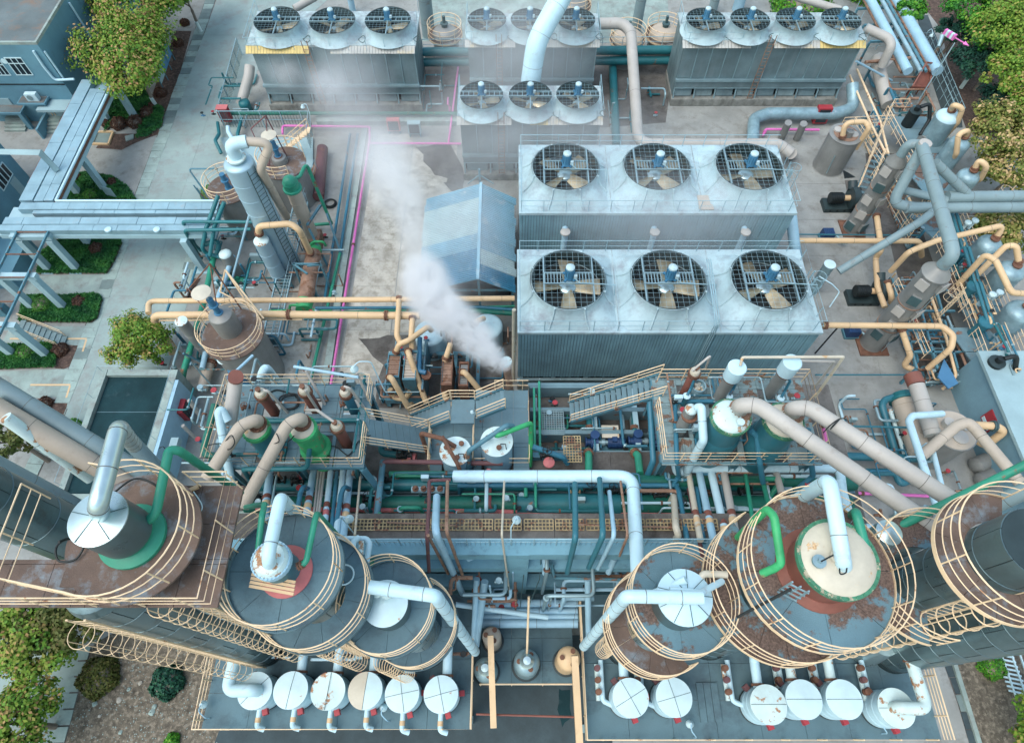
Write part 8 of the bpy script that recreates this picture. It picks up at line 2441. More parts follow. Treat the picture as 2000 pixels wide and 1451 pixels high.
for i, (a, b_, lb) in enumerate(DR):
 p = P(a, b_, 7.0)
 r = .82 if i < 6 else .86
 t = thing('white_drum', 'white ' + lb, 'drum', (p.x, p.y, ZK), 'white drums on the roof decks')
 MB().lathe((p.x, p.y, ZK), [(r * .97, 0), (r * .97, .25), (r, .27), (r, 1.9)], 36).obj('shell', 'white_pipe', t)
 MB().lathe((p.x, p.y, ZK), [(r * 1.0, .0), (r * 1.02, .02), (r * 1.02, .12), (r, .13)], 30).obj('foot_ring', 'skirt_black', t)
 for z in (.7, 1.3):
  MB().lathe((p.x, p.y, ZK), [(r, z - .02), (r + .015, z), (r, z + .02)], 30).obj('band', 'white_pipe', t)
 dent = MB().lathe((p.x, p.y, ZK), [(r + .03, 1.88), (r + .03, 1.96), (r * .6, 2.0 if i != 2 else 1.9), (0, 2.04 if i != 2 else 1.95)], 36)
 dent.obj('lid', 'white_rusty' if i in (2, 8, 11) else 'white', t, ang=60)
 if i == 3:
  MB().lathe((p.x, p.y, ZK), [(r + .032, 1.965), (r * .6, 2.006), (.01, 2.046)], 18, 1.5, 1.5 + math.pi).obj('stained_half', 'cream_top', t, ang=60)
 a0 = [.8, 1.45, 1.5, 1.5, .2, .25, .5, .25, 0, 0, 0, 0][i]
 for k in range(4 if i in (4, 5, 6, 7) else 2):
  an = a0 + k * (math.pi / 2 if i in (4, 5, 6, 7) else math.pi)
  MB().bar((p.x, p.y, 7.045 if i != 2 else 6.96), (p.x + r * math.cos(an), p.y + r * math.sin(an), 6.975), .02, .02).obj('lid_seam', 'rail_dark', t)
 for an in (-1.25, .1, 2.2):
  MB().box((p.x + (r + .12) * math.cos(an), p.y + (r + .12) * math.sin(an), ZK + .75), (.3, .26, .3), an).obj('lug', 'maroon' if an > 1 else 'red', t)
 if i < 6:
  MB().tube(fillet([Vector((p.x - .1, p.y - r + .05, ZK + .5)), Vector((p.x - .1, p.y - r - .75, ZK + .5)), Vector((p.x + .25, p.y - r - .85, ZK + .35))], .2), .13, 12).obj('drain_elbow', 'white_pipe', t)
  MB().cyl((p.x - .1, p.y - r - .32, ZK + .5), (p.x - .1, p.y - r - .55, ZK + .5), .14, n=12).obj('colour_band', 'cream', t)
 if i not in (0, 11):
  u = .2 if i < 6 else -.15
  du = .3 if i == 4 else .24
  MB().tube(fillet([Vector((p.x + u, p.y + r - .1, ZK + 1.3)), Vector((p.x + u, p.y + r + 1.2, ZK + 1.4)), Vector((p.x + u * 1.6, p.y + r + 1.9, ZK + 2.2))], .4), du, 14).obj('inlet_duct', 'white_rusty' if i in (9, 10) else 'white_pipe', t)
  MB().cyl((p.x + u, p.y + r - .02, ZK + 1.3), (p.x + u, p.y + r + .1, ZK + 1.3), du + .08, n=16).obj('flange', 'rust', t)
 else:
  s = -1 if i == 0 else 1
  MB().tube(fillet([Vector((p.x - s * .15, p.y, 6.95)), Vector((p.x - s * .15, p.y, 7.5)), Vector((p.x + s * 1.15, p.y - .05, 7.5)), Vector((p.x + s * 1.05, p.y + 2.2, 7.5)), Vector((p.x + s * .9, p.y + 2.4, 8.5))], .42, 8), .3, 16).obj('lid_elbow', 'white_rusty' if i else 'white_pipe', t)
  MB().cyl((p.x + s * 1.05, p.y + 2.0, 7.5), (p.x + s * 1.05, p.y + 2.12, 7.5), .38, n=18).obj('flange', 'rust', t)
for i, x in enumerate((1195, 1272, 1425, 1525, 1595, 1690)):
 p = P(x - 20 if i < 2 else x, 1330, ZK + .5)
 t = thing('valve_line', 'white rusty valve line beside ' + ['the drum nearest the cream beam', 'the drum next to the loose sheets', 'the drum with one rust spot', 'the first hinged lid drum', 'the second hinged lid drum', 'the flaking lid drum'][i], 'valve line', (p.x, p.y, ZK), 'white valve lines')
 MB().tube(fillet([p + Vector((0, 1.0, .1)), p + Vector((0, -.9, 0)), p + Vector((.6, -1.15, 0))], .25), .13, 12).obj('pipe_run', 'white_pipe', t)
 MB().tube([p + Vector((-.22, .8, 0)), p + Vector((-.22, -.9, 0))], .12, 12).obj('bypass', 'white_rusty', t)
 for k in range(3):
  q = p + Vector((-.22, .6 - .55 * k, .12))
  MB().lathe(tuple(q), [(.16, 0), (.16, .12), (.06, .14), (.06, .3), (.15, .31), (.15, .34), (0, .35)], 12).obj('valve_bonnet', 'maroon' if (i + k) % 3 == 0 else 'rust', t)
for i, (x, y, z) in enumerate([(410, 1402, 0), (760, 1408, 0), (1355, 1440, 0), (1722, 1432, 0)]):
 b = P(x, y, ZK)
 lamp(['gooseneck lamp at the deck corner above dry ground', 'gooseneck lamp before the half cream lid', 'gooseneck lamp below the loose sheets', 'gooseneck lamp before the second hinged lid'][i], b, [b, b + Vector((0, 0, .6)), b + Vector((-.3, .3, .9)), b + Vector((-.25, .6, .8))], 'pale_blue')
# vessels between the decks
for i, (a, b_, r, z, m, lb, nk) in enumerate([(1112, 1284, .62, 6.2, 'cream', 'yellow domed vessel at the deck edge', 0), (960, 1240, .5, 6.4, 'tan', 'orange domed vessel below the pipe rows', 0), (1029, 1292, .68, 6.0, 'galv', 'silver domed vessel in the middle of the lower deck', 1), (948, 1306, .62, 5.6, 'galv', 'silver domed vessel beside the left drum deck', 1)]):
 p = P(a, b_, z)
 t = vessel('reactor', lb, p, 3.6, r, m, m, dome=.45, group='domed vessels of the lower deck', n=30)
 if nk:
  MB().lathe((p.x, p.y, z - .05), [(.3, 0), (.3, .3), (.38, .32), (.38, .4), (.26, .5), (.2, .75), (0, .76)], 20).obj('neck', 'silver', t)
 for k in range(3):
  an = 1 + 2.1 * k
  MB().lathe((p.x + r * .6 * math.cos(an), p.y + r * .6 * math.sin(an), z - .2), [(.07, 0), (.07, .2), (.13, .2), (.13, .26), (0, .27)], 10).obj('nozzle', 'rust', t)
 MB().lathe((p.x, p.y, 3.6), [(r, 0), (r + .12, .02), (r + .12, .08), (r, .1)], 24).obj('foot_ring', 'skirt_black', t)
for lb, pts, w in (('cream box beam reaching from the orange vessel over the dark yard', [(958, 1240, 7.2), (964, 1420, 6.2)], .3), ('cream box beam along the right drum deck edge', [(1122, 1280, 6.9), (1132, 1455, 6)], .34)):
 MB().bar(*PL(pts), w, .3).thing('box_beam', 'cream', lb, 'beam')
pipe('yellow_post', 'yellow post slanting over the middle silver vessel', 'rail', .06, [(1033, 1165, 9), (1029, 1280, 6.2)], n=8)
pipe('crossbar', 'brown bar tying the two cream beams', 'brown', .05, [(930, 1394, 6), (1135, 1400, 6)], n=8)
for i, (y, r) in enumerate([(1178, .22), (1193, .17), (1204, .16), (1217, .24)]):
 pipe('pale_row_pipe', ['top pipe of the pale pipe row', 'second pipe of the pale pipe row', 'third pipe of the pale pipe row', 'fat lowest pipe of the pale pipe row'][i], 'pale_blue', r, [(942 - 3 * i, y, 5.2), (1128, y, 5.2)], n=14, seams=2, group='row of pale pipes before the beams')
for i, (pts, r, m, lb) in enumerate([([(890, 1180, 7), (1070, 1205, 6)], .14, 'white_pipe', 'white pipe slanting over the pale pipe row'), ([(931, 1130, 9), (925, 1265, 5.4)], .16, 'pale_blue', 'pale pole pipe beside the white clad downpipe'), ([(947, 1135, 9), (930, 1260, 5.4)], .18, 'pale_blue', 'thicker pale pole pipe leaning to the deck edge'), ([(1148, 1130, 9), (1150, 1250, 5.4)], .17, 'pale_blue', 'pale upright pipe at the right drum deck'), ([(1065, 1120, 9.6), (1066, 1108, 10), (1063, 1080, 10.4)], .16, 'pale_blue', 'short pale pipe stub out of the beams'), ([(1188, 1118, 9.4), (1200, 1090, 10.4)], .15, 'pale_blue', 'pale elbow stub out of the beams'), ([(914, 1090, 10.6), (955, 1072, 11.4)], .17, 'pale_blue', 'pale slanting stub under the front walkway'), ([(1078, 1100, 10.4), (1082, 1128, 9), (1230, 1132, 9)], .08, 'frame', 'dark bent conduit along the beams'), ([(1095, 1180, 6.5), (1105, 1167, 6.6), (1160, 1168, 6.6)], .15, 'pale_blue', 'pale bent pipe at the end of the pipe row'), ([(1170, 1075, 12), (1020, 1100, 0)], .0, '', '')]):
 if lb:
  pipe('pale_pipe', lb, m, r, pts, .25, 12)
for i in range(3):
 pipe('rope', ['thin rope by the blue column', 'thin rope by the yellow post', 'thin rope over the pipe row'][i], 'rail_dark', .025, [(998 + 30 * i, 1075, 11.6), (990 + 32 * i, 1130, 8), (1000 + 16 * i, 1185, 6)], .1, 5, group='ropes hanging at the beams')
# ---------------------------------------------------------------- yard at the right below the steel deck
t = thing('lying_exchanger', 'sand coloured lying exchanger with teal end cap', 'exchanger', P(1775, 830))
a, b_ = P(1765, 782, 2.0), P(1800, 888, 2.0)
d = (b_ - a).normalized()
MB().cyl(a, b_, .78, n=28).obj('shell', 'tan', t)
for k in (.12, .4, .68, .93):
 MB().cyl(a.lerp(b_, k) - d * .04, a.lerp(b_, k) + d * .04, .82, n=28).obj('band', 'tan', t)
MB().cyl(a - d * .5, a, .7, .84, n=28).cyl(a - d * .08, a + d * .08, .95, n=28).obj('end_cap', 'teal', t)
for k in (.2, .8):
 p = a.lerp(b_, k)
 MB().bx(p.x - .7, p.x + .7, p.y - .15, p.y + .15, 0, 1.5).obj('saddle', 'frame', t)
o = pipe('lying_duct', 'grey lying duct with purple cap beside the sand exchanger', 'beige_grey', .5, [(1790, 752, 4.0), (1822, 850, 3.6)], n=18, seams=2)
q = P(1790, 752, 4.0); MB().cyl(q + Vector((-.05, .8, 0)), q, .55, n=18).obj('cap', 'brown', o)
p = P(1864, 840, 3.6)
t = thing('storage_tank', 'round sand topped tank under the brown bent pipe', 'tank', (p.x, p.y, 0))
MB().lathe((p.x, p.y, 0), [(1.4, 0), (1.4, 3.5), (1.47, 3.52), (1.47, 3.6), (0, 3.66)], 40).obj('shell', 'tank_grey', t)
MB().lathe((p.x, p.y, 3.6), [(1.4, 0), (1.38, .05), (0, .1)], 40).obj('roof', 'tan', t)
for dx, dy, r, h in ((-.5, .35, .34, .5), (.15, -.55, .5, .12), (.7, .2, .3, .15)):
 MB().lathe((p.x + dx, p.y + dy, 3.65), [(r, 0), (r, h), (r * .65, h), (0, h - .04)], 20).obj('manhole', 'beige_grey', t)
pipe('brown_pipe', 'brown grey pipe bending over the sand topped tank', 'tan', .34, [(1800, 890, 4.4), (1868, 832, 5.2), (1890, 824, 5.4), (1905, 838, 5.4), (2040, 1000, 6)], .8, 16, seams=3)
pipe('gas_pipe', 'cream pipe with black clamp bending by the blue wall', 'cream', .26, [(1905, 830, 3.8), (1945, 832, 3.8), (1962, 842, 3.6), (1925, 870, 2), (1900, 855, 1.4)], .5, 14, flanges=(1.2,), fmat='rail_dark')
for i, (x, y) in enumerate([(1928, 900), (1938, 930), (1945, 962)]):
 a, b_ = P(x - 22, y + 10, .6), P(x + 32, y - 14, .6)
 t = thing('gas_cylinder', ['grey lying cylinder farthest along the blue wall', 'grey lying cylinder in the middle of three', 'grey lying cylinder with rusty end nearest the ring decks'][i], 'cylinder', P(x, y), 'grey lying cylinders')
 MB().cyl(a, b_, .58, n=24).obj('shell', 'tank_grey', t)
 dd = (b_ - a).normalized()
 MB().cyl(b_, b_ + dd * .15, .56, .4, n=24).obj('end_cap', 'rust_pale' if i == 2 else 'tank_grey', t)
 MB().cyl(a - dd * .2, a, .3, .57, n=24).obj('end_cap', 'tank_grey', t)
 MB().bx((a.x + b_.x) / 2 - .2, (a.x + b_.x) / 2 + .2, a.y - .3, a.y + .5, 0, .2).obj('saddle', 'frame', t)
w = P(1905, 900, 0)
bb = thing('control_house', 'pale blue rendered house at the frame edge with a red board', 'building', (w.x + 5, w.y + 2, 0))
MB().bx(w.x + .2, w.x + 12, w.y - 4.5, w.y + 6.5, 0, 3.8).obj('wall', 'housewall', bb)
MB().bx(w.x, w.x + 12, w.y - 4.6, w.y + 6.6, 3.8, 4.05).obj('roof', 'palewall', bb)
q = PX(1945, 815, w.x + .2)
MB().bx(w.x + .12, w.x + .2, q.y - .6, q.y + .6, 1.8, 3.0).obj('red_board', 'red', bb)
MB().bx(w.x + .1, w.x + .12, q.y - .5, q.y + .5, 1.9, 2.2).obj('board_strip', 'white', bb)
for i, (pts, r, m, lb) in enumerate([([(1655, 962, .5), (1900, 972, .5), (1912, 1000, .4)], .11, 'pink', 'pink main crossing the yard under the beige pipes'), ([(1602, 800, 12), (1612, 860, 10.4)], .12, 'pink', 'short magenta pipe at the end of the rusty platform'),
     ([(1750, 888, 1), (1722, 790, 2), (1730, 780, 2), (1748, 775, 2)], .24, 'teal_vessel', 'blue pipe folding around the sand exchanger'), ([(1630, 890, 1.2), (1820, 896, 1.2)], .28, 'teal_vessel', 'blue main crossing the yard'), ([(1672, 922, 1), (1750, 922, 1), (1758, 945, 1), (1775, 938, 1)], .26, 'teal_vessel', 'lower blue main with a hook end'),
     ([(1840, 808, 5), (1782, 812, 6), (1775, 822, 6), (1850, 1050, 7.5)], .22, 'white_pipe', 'white pipe with square bend running down the yard'), ([(1790, 885, 3), (1812, 868, 4), (1820, 872, 4), (1862, 1040, 5.6)], .16, 'white_pipe', 'slimmer white pipe beside the square bend'), ([(1738, 800, 1.6), (1768, 890, 1.2)], .15, 'white_rusty', 'flaking white pipe before the sand exchanger'), ([(1690, 1030, 10), (1810, 1040, 10)], .2, 'white_pipe', 'short white pipe beneath the green slanting pipe'), ([(1640, 942, 12), (1680, 1085, 14)], .22, 'white_pipe', 'white pipe beside the folded white one')]):
 pipe('yard_pipe', lb, m, r, pts, .5, 14, flanges=(1.0,) if m == 'pink' else (), fmat='rust' if m == 'pink' else None)
MB().prism([(v.x, v.y) for v in PL([(1800, 762), (1812, 728), (1838, 775), (1820, 785)])], 2.0, 2.1).thing('notice_board', 'sign_blue', 'blue board propped beside the steel deck', 'sign')
# lattice and gutter at the bottom corner
gt = thing('white_lattice', 'white slatted lattice at the bottom corner', 'lattice', P(1960, 1300))
for k in range(9):
 a = P(1955 + k * 3.5, 1280 + k * 9, .5)
 MB().box((a.x + .2, a.y, .5), (1.1, .1, .06), -.2).obj('slat', 'white', gt)
for s in (0, 20, 36):
 MB().bar(P(1955 + s, 1275, .56), P(1985 + s, 1362, .56), .08).obj('slat', 'white', gt)
strip_tiles('gutter', 'paver_grey', [(1850, 1290), (1880, 1375), (1905, 1460)], .5, .9)
MB().bar(P(1862, 1290, .1), P(1915, 1460, .1), .25, .2).thing('kerb_wall', 'concrete', 'low kerb beside the bottom gutter', 'wall', smooth=False)

# ---------------------------------------------------------------- far tanks behind the towers
for i, (a, b_, z, r, rr_, lb) in enumerate([(868, 52, 3.6, 1.3, 1.75, 'far grey tank with round cream rail between two towers'), (1300, 52, 3.2, 1.5, 1.9, 'far rusty domed tank with cream ring rail'), (1228, 62, 3.2, 1.6, 1.8, 'far tan tank behind the tall pale duct'), (1120, -6, 4.5, 1.6, 1.9, 'far pale tank at the very top edge')]):
 p = P(a, b_, z)
 t = vessel('far_tank', lb, p, 0, r, 'tank_grey', 'tan' if i in (1, 2) else 'tank_grey', dome=.8, group='tanks behind the towers', n=28)
 ring_deck(t, (p.x, p.y), r, rr_, z - .9, 'deck_rust')
 round_rail(t, (p.x, p.y), rr_ - .05, z - .9, h=1.3, sp=1.6, rr=.035)
 MB().lathe((p.x, p.y, z - .05), [(.3, 0), (.3, .3), (.4, .3), (.4, .4), (.15, .45), (.15, 1.1), (0, 1.1)], 14).obj('agitator', 'rail_dark', t)
for i, (a, b_, r, h, lb) in enumerate([(838, 70, .7, 8, 'far dark stack left of the grey tank'), (1240, 70, .55, 8, 'far dark stack beside the tall pale duct'), (1390, 25, .5, 9, 'far grey stack behind the four fan tower'), (690, 25, .35, 7, 'far blue post behind the steaming tower'), (1440, 20, .6, 7, 'far pale elbow stack behind the four fan tower')]):
 p = P(a, b_, 0)
 pipe('stack', lb, 'grey_pipe' if i < 3 else 'pale_blue', r, [p, p + Vector((0, 0, h))], n=16, world=True, seams=2.5)
for i, y in enumerate((102, 122)):
 pipe('header_pipe', ['upper teal header behind the towers', 'lower teal header behind the towers'][i], 'teal', .42, [(826, y, 2.6 - i), (1320, y - 4, 2.6 - i)], n=14)
fr = thing('steel_fence', 'low rail walk above the far teal headers', 'fence', P(1240, 95))
rail(fr, PL([(826, 98, 2.8), (1330, 92, 2.8)]), 1.1, 2, 'rail_steel', .03, 2.0)
pipe('water_main', 'teal upright main beside the middle tower', 'teal', .4, [(1196, 120, .8), (1204, 285, .8)], n=14)
pipe('strut_pipe', 'grey pipe slanting over the roof end of the far tower', 'beige_grey', .35, [(575, 18, 6), (650, -25, 6.5)], n=14)
pipe('strut_pipe', 'grey pipe slanting behind the four fan tower', 'beige_grey', .35, [(1640, 20, 6), (1540, -10, 6.5)], n=14)
# ---------------------------------------------------------------- steam
def steam_mat(name, dens, scale, thr):
 m = bpy.data.materials.new(name)
 m.use_nodes = True
 nt = m.node_tree
 nt.nodes.clear()
 N, L = nt.nodes.new, nt.links.new
 out, v = N('ShaderNodeOutputMaterial'), N('ShaderNodeVolumePrincipled')
 L(v.outputs[0], out.inputs['Volume'])
 v.inputs['Color'].default_value = (.97, .98, 1, 1)
 v.inputs['Anisotropy'].default_value = .1
 tc, ln_, g, nz = N('ShaderNodeTexCoord'), N('ShaderNodeVectorMath'), N('ShaderNodeNewGeometry'), N('ShaderNodeTexNoise')
 ln_.operation = 'LENGTH'
 L(tc.outputs['Object'], ln_.inputs[0])
 L(g.outputs['Position'], nz.inputs['Vector'])
 nz.inputs['Scale'].default_value = scale
 nz.inputs['Roughness'].default_value = .66
 nz.inputs['Distortion'].default_value = .8
 nz.inputs['Detail'].default_value = 6
 f, q, mu, m2 = N('ShaderNodeMapRange'), N('ShaderNodeMapRange'), N('ShaderNodeMath'), N('ShaderNodeMath')
 f.interpolation_type = 'SMOOTHSTEP'
 f.inputs['From Min'].default_value = 1.0; f.inputs['From Max'].default_value = .15
 L(ln_.outputs['Value'], f.inputs['Value'])
 q.inputs['From Min'].default_value = thr; q.inputs['From Max'].default_value = thr + .22
 L(nz.outputs['Fac'], q.inputs['Value'])
 mu.operation = m2.operation = 'MULTIPLY'
 L(f.outputs[0], mu.inputs[0]); L(q.outputs[0], mu.inputs[1])
 L(mu.outputs[0], m2.inputs[0]); m2.inputs[1].default_value = dens
 L(m2.outputs[0], v.inputs['Density'])
 MATS[name] = m
steam_mat('steam_thick', 2.8, 1.2, .37)
steam_mat('steam_mid', .42, .6, .31)
steam_mat('steam_thin', .1, .22, .24)
unit = MB().sph((0, 0, 0), 1, 14, 9)
PUFF = {k: unit.mesh('steam', k) for k in ('steam_thick', 'steam_mid', 'steam_thin')}
def puffs(lab, lst, mat):
 t = thing('steam', lab, 'steam', lst[0][0])
 t['kind'] = 'stuff'
 for c, s in lst:
  o = inst('puff', PUFF[mat], c, t, scale=s if isinstance(s, tuple) else (s, s, s))
  o['kind'] = 'stuff'
puffs('dense white steam plume blowing off the stair vent', [(P(986, 712, 13.0), .5), (P(972, 708, 13.0), .75), (P(955, 690, 13.3), 1.0), (P(935, 668, 13.4), 1.25), (P(912, 645, 13.6), 1.4), (P(885, 622, 13.8), 1.5), (P(855, 600, 14), 1.6), (P(840, 572, 13.8), 1.7), (P(828, 540, 13.4), 1.7)], 'steam_thick')
puffs('pale steam drifting up beside the shed', [(P(850, 590, 13.5), (2.2, 2.2, 2)), (P(832, 560, 13.3), (2, 2.2, 1.8)), (P(818, 530, 13), (1.5, 2.0, 1.6)), (P(808, 475, 12), (1.4, 2.4, 1.8)), (P(800, 415, 11), (1.6, 2.8, 2)), (P(775, 365, 10), (2.6, 3.2, 2.2)), (P(745, 310, 8), (3.2, 3.4, 2.5)), (P(640, 165, 5), (2.6, 1.6, 2.6)), (P(560, 140, 4.5), (2.2, 1.4, 2.4))], 'steam_mid')
puffs('thin steam veil over the yard and the far towers', [(P(740, 300, 6), (6, 6, 4)), (P(680, 165, 5), (5, 7, 5)), (P(560, 130, 4.5), (4.5, 4, 3)), (P(700, 240, 3), (8, 3.5, 3)), (P(1010, 100, 7), (9, 8, 5)), (P(930, 250, 6), (8, 6, 5)), (P(1120, 280, 9), (10, 6, 3)), (P(1300, 420, 9.5), (11, 6, 3)), (P(900, 450, 8), (5, 8, 4))], 'steam_thin')

# ---------------------------------------------------------------- the tangle of small lines
ORD = 'first second third fourth fifth sixth seventh eighth ninth tenth eleventh twelfth thirteenth fourteenth fifteenth sixteenth seventeenth eighteenth nineteenth twentieth'.split()
HIDDEN = {1:'00100011000011000000101101100010100100111110111001001100100000110001000001011101001100',2:'101010001010111010100000101100111011110110011111001111001100110111111',3:'00011000000111110001011111110101101101100101100001110111000110',4:'01000011100010100101011011111111110111101100111110111001000011101111001100101011010',5:'101110101110101110010101001100101000101011001011100101001101000111101111110010011100111010',6:'0100100110011100111100010011110011000',7:'1111011110010100011110001011011110',8:'01100000010001000101001000000001101011',9:'1000100111100000',10:'11010000011010100000',11:'000000000000010001010100000101',12:'000000000000000000000000001000000000',13:'110010011100101100100100110100011011001010010011',14:'10110011101101',15:'110111000010011001010001001100000000000001',16:'11111110011110100101001001111110',17:'1111111111111010100111011011',18:'11101111011101110111001011'}
KINDN = {'galv': 'conduit', 'rust_pale': 'rusty_thin_pipe', 'blue': 'blue_teal_pipe', 'teal': 'blue_teal_pipe'}  # all thin pipes of the tangle; names follow the material, not the use
def keep(seed, i):
 h = HIDDEN.get(seed, '')
 return i >= len(h) or h[i] == '1'
def name_in_order(lst, phrase, where):
 """tell look-alikes apart by where they stand, counted from the left"""
 lst.sort(key=lambda o: WO[o.name].x / (CAM_H * _CA + WO[o.name].y * _SA - WO[o.name].z * _CA))
 for k, o in enumerate(lst):
  o['label'] = '%s %s from the left %s' % (ORD[k], phrase, where) if len(lst) > 1 else '%s %s' % (phrase, where)
  if len(lst) > 1:
   o['group'] = phrase + 's ' + where
def tangle(where, box, z0, z1, n, mats, rs, seed, valves=4, boxes=2):
 """small pipes running square to each other inside a working area"""
 rnd = random.Random(seed)
 (ax_, ay_), (bx_, by_) = box
 zm = (z0 + z1) / 2
 p, q = P(ax_, ay_, zm), P(bx_, by_, zm)
 xs, ys = sorted((p.x, q.x)), sorted((p.y, q.y))
 made, idx = {}, 0
 for i in range(n):
  m, word = mats[i % len(mats)]
  c = Vector((rnd.uniform(*xs), rnd.uniform(*ys), rnd.uniform(z0 + .2, z1)))
  pts = [c.copy()]
  last = None
  for k in range(rnd.choice((2, 3, 3, 4))):
   a = rnd.choice([w for w in 'xyzxy' if w != last])
   last = a
   if a == 'x':
    c.x = min(xs[1], max(xs[0], c.x + rnd.choice((-1, 1)) * rnd.uniform(.8, 3.5)))
   elif a == 'y':
    c.y = min(ys[1], max(ys[0], c.y + rnd.choice((-1, 1)) * rnd.uniform(.8, 3.0)))
   else:
    c.z = z0 if c.z > z0 + .5 else z1
   if (c - pts[-1]).length > .15:
    pts.append(c.copy())
  if len(pts) < 2:
   continue
  r = rnd.choice(rs)
  pl = fillet(pts, r * 3, 3)
  fr_, frm = rnd.uniform(.15, .85), rnd.random()
  idx += 1
  if not keep(seed, idx - 1):
   continue
  o = MB().tube(pl, r, 8).thing(KINDN.get(m, 'thin_pipe'), m, 'x%d' % len(WO), 'pipe')
  o['tangle'] = (seed, idx - 1)
  made.setdefault(word, []).append(o)
  tot = plen(pl)
  f = MB()
  w, t = along(pl, tot * fr_)
  collar(f, w, t, r * 1.7, .09, 10)
  f.obj('flange', 'rust' if frm < .5 else 'galv', o)
 for i in range(valves):
  c = Vector((rnd.uniform(*xs), rnd.uniform(*ys), rnd.uniform(z0 + .3, z1)))
  ma, mw = rnd.choice(('rust', 'black', 'galv', 'motor')), rnd.choice(('red', 'black', 'galv'))
  idx += 1
  if not keep(seed, idx - 1):
   continue
  t = thing('small_valve', 'x%d' % len(WO), 'valve', c)
  t['tangle'] = (seed, idx - 1)
  made.setdefault('v' + mw, []).append(t)
  MB().sph(c, .11, 8, 5).cyl(c - Vector((.2, 0, 0)), c + Vector((.2, 0, 0)), .07, n=8).cyl(c, c + Vector((0, 0, .32)), .04, n=6).obj('body', ma, t)
  MB().lathe((c.x, c.y, c.z + .3), [(.15, 0), (.16, .02), (.15, .04), (.04, .03)], 12).obj('handwheel', mw, t)
 for i in range(boxes):
  c = Vector((rnd.uniform(*xs), rnd.uniform(*ys), z0))
  mc = rnd.choice(('palewall', 'galv', 'white_pipe'))
  idx += 1
  if not keep(seed, idx - 1):
   continue
  t = thing('junction_box', 'x%d' % len(WO), 'junction box', c)
  t['tangle'] = (seed, idx - 1)
  made.setdefault('b', []).append(t)
  h = min(1.0, z1 - z0)
  MB().box((c.x, c.y, c.z + h), (.4, .2, .45)).obj('case', mc, t)
  MB().bx(c.x - .04, c.x + .04, c.y - .04, c.y + .04, c.z, c.z + h - .2).obj('post', 'frame', t)
 for w, lst in made.items():
  ph = {'vred': 'small valve with red wheel', 'vblack': 'small valve with black wheel', 'vgalv': 'small valve with steel wheel', 'b': 'small box on a post'}.get(w, 'thin %s line' % w)
  name_in_order(lst, ph, where)
BL, GY, WH, RS, CR_, TE, GR = ('blue', 'blue'), ('galv', 'grey'), ('white_pipe', 'white'), ('rust_pale', 'rusty'), ('cream', 'cream'), ('teal', 'teal'), ('green', 'green')
tangle('below the steel deck', ((1735, 545), (1880, 745)), .2, 2.2, 70, [GY, BL, RS, CR_, ('frame', 'dark')], (.05, .07, .1), 1, 12, 4)
tangle('behind the first packed column', ((1688, 225), (1790, 470)), .2, 2.6, 55, [GY, BL, RS, CR_], (.05, .07, .1), 2, 10, 4)
tangle('before the silver domes', ((1850, 470), (1985, 740)), 2.7, 4.4, 48, [BL, TE, GY, CR_], (.05, .07, .09), 3, 10, 4)
tangle('beside the laddered column', ((392, 430), (640, 735)), .2, 2.8, 64, [GY, BL, TE, RS, WH], (.04, .06, .09), 4, 14, 5)
tangle('over the alley headers', ((500, 930), (1650, 1000)), 10.0, 11.4, 60, [BL, GY, TE, WH, GR, RS], (.05, .07, .1), 5, 22, 8)
tangle('inside the pump pit', ((1045, 768), (1288, 895)), 8.0, 9.6, 26, [BL, GY, GR, TE], (.05, .08), 6, 8, 3)
tangle('hanging before the storey beams', ((890, 1075), (1230, 1175)), 5.0, 11.0, 26, [('pale_blue', 'pale'), GY, RS], (.05, .08, .1), 7, 8, 0)
tangle('under the green vessel platform', ((400, 750), (700, 920)), 1.0, 11.5, 34, [BL, GY, TE, WH], (.05, .08, .12), 8, 4, 0)
tangle('between the far towers', ((832, 95), (905, 230)), .2, 2.5, 12, [GY, TE, ('pink', 'pink')], (.06, .09), 9, 3, 1)
tangle('behind the pale duct', ((1180, 90), (1310, 250)), .2, 2.2, 14, [GY, TE, BL], (.06, .09), 10, 3, 3)
tangle('behind the white drums', ((450, 1275), (915, 1320)), 5.1, 6.2, 20, [('pale_blue', 'pale'), WH, RS], (.05, .08), 11, 8, 2)
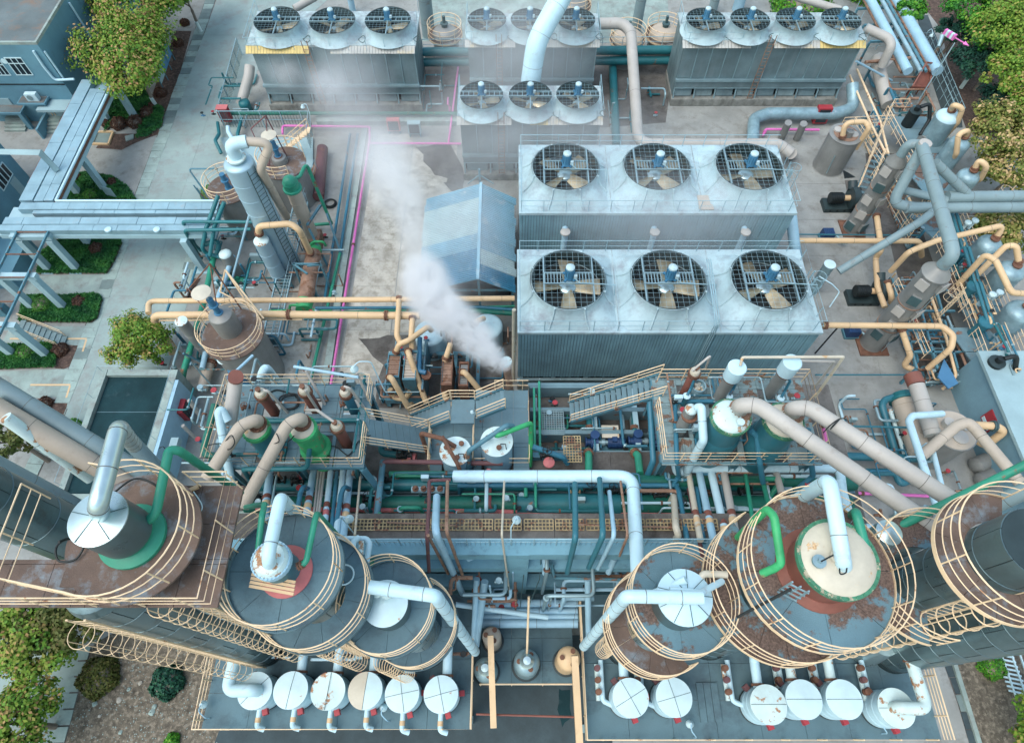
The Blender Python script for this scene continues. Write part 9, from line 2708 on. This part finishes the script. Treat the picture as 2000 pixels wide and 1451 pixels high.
tangle('behind the rusty lidded drums', ((1170, 1275), (1770, 1325)), 5.1, 6.2, 24, [('pale_blue', 'pale'), WH, RS], (.05, .08), 12, 10, 2)
tangle('around the sand exchanger', ((1650, 770), (1900, 1000)), .2, 2.4, 36, [BL, GY, WH, RS], (.05, .07, .1), 13, 8, 4)
tangle('beside the steaming tower', ((440, 110), (490, 250)), .2, 2.0, 10, [TE, GY], (.06, .1), 14, 3, 1)
tangle('in the far corner enclosure', ((1690, 110), (1820, 230)), .2, 2.4, 34, [TE, GY, BL, RS], (.06, .09, .14), 15, 6, 2)
tangle('under the steam', ((755, 650), (1000, 780)), .2, 3.2, 24, [BL, ('rust_pale', 'rusty'), GY], (.05, .08), 16, 6, 2)
tangle('on the green vessel deck', ((400, 745), (705, 905)), 13.05, 13.7, 18, [TE, GY, RS], (.03, .05), 17, 8, 2)
tangle('on the rusty platform deck', ((1300, 735), (1595, 890)), 13.05, 13.7, 16, [BL, GY, RS], (.03, .05), 18, 8, 2)
for i, (x, y, z0, z1, a) in enumerate([(1830, 620, 2.6, 6, 2.6), (1905, 450, 0, 5, 2.4), (1866, 320, 0, 5, 2.4), (1760, 470, 0, 5.5, 3.4)]):
 p = P(x, y, z0)
 t = thing('access_ladder', ['caged ladder on the steel deck', 'caged ladder beside the fourth dome', 'caged ladder beside the second dome', 'caged ladder behind the packed column'][i], 'ladder', p, 'caged access ladders')
 cage_ladder(t, p.x, p.y, z0, z1, a, step=.6)
for i, pts in enumerate([[(1640, 250), (1735, 245)], [(1700, 345), (1770, 470)], [(1740, 560), (1800, 700)], [(1870, 430), (1905, 520)], [(1935, 560), (1990, 700)], [(1660, 250), (1715, 330)]]):
 t = thing('guard_rail', ['cream guard rail behind the grey yard tank', 'cream guard rail beside the packed column', 'cream guard rail over the beam grid', 'cream guard rail below the twin mains', 'cream guard rail at the frame edge drums', 'cream guard rail slanting past the yard stair'][i], 'railing', P(*pts[0], 2.6), 'cream guard rails at the yard edge')
 rail(t, [P(*q, 2.6) for q in pts], 1.1, 3, 'rail', .028, 1.2)
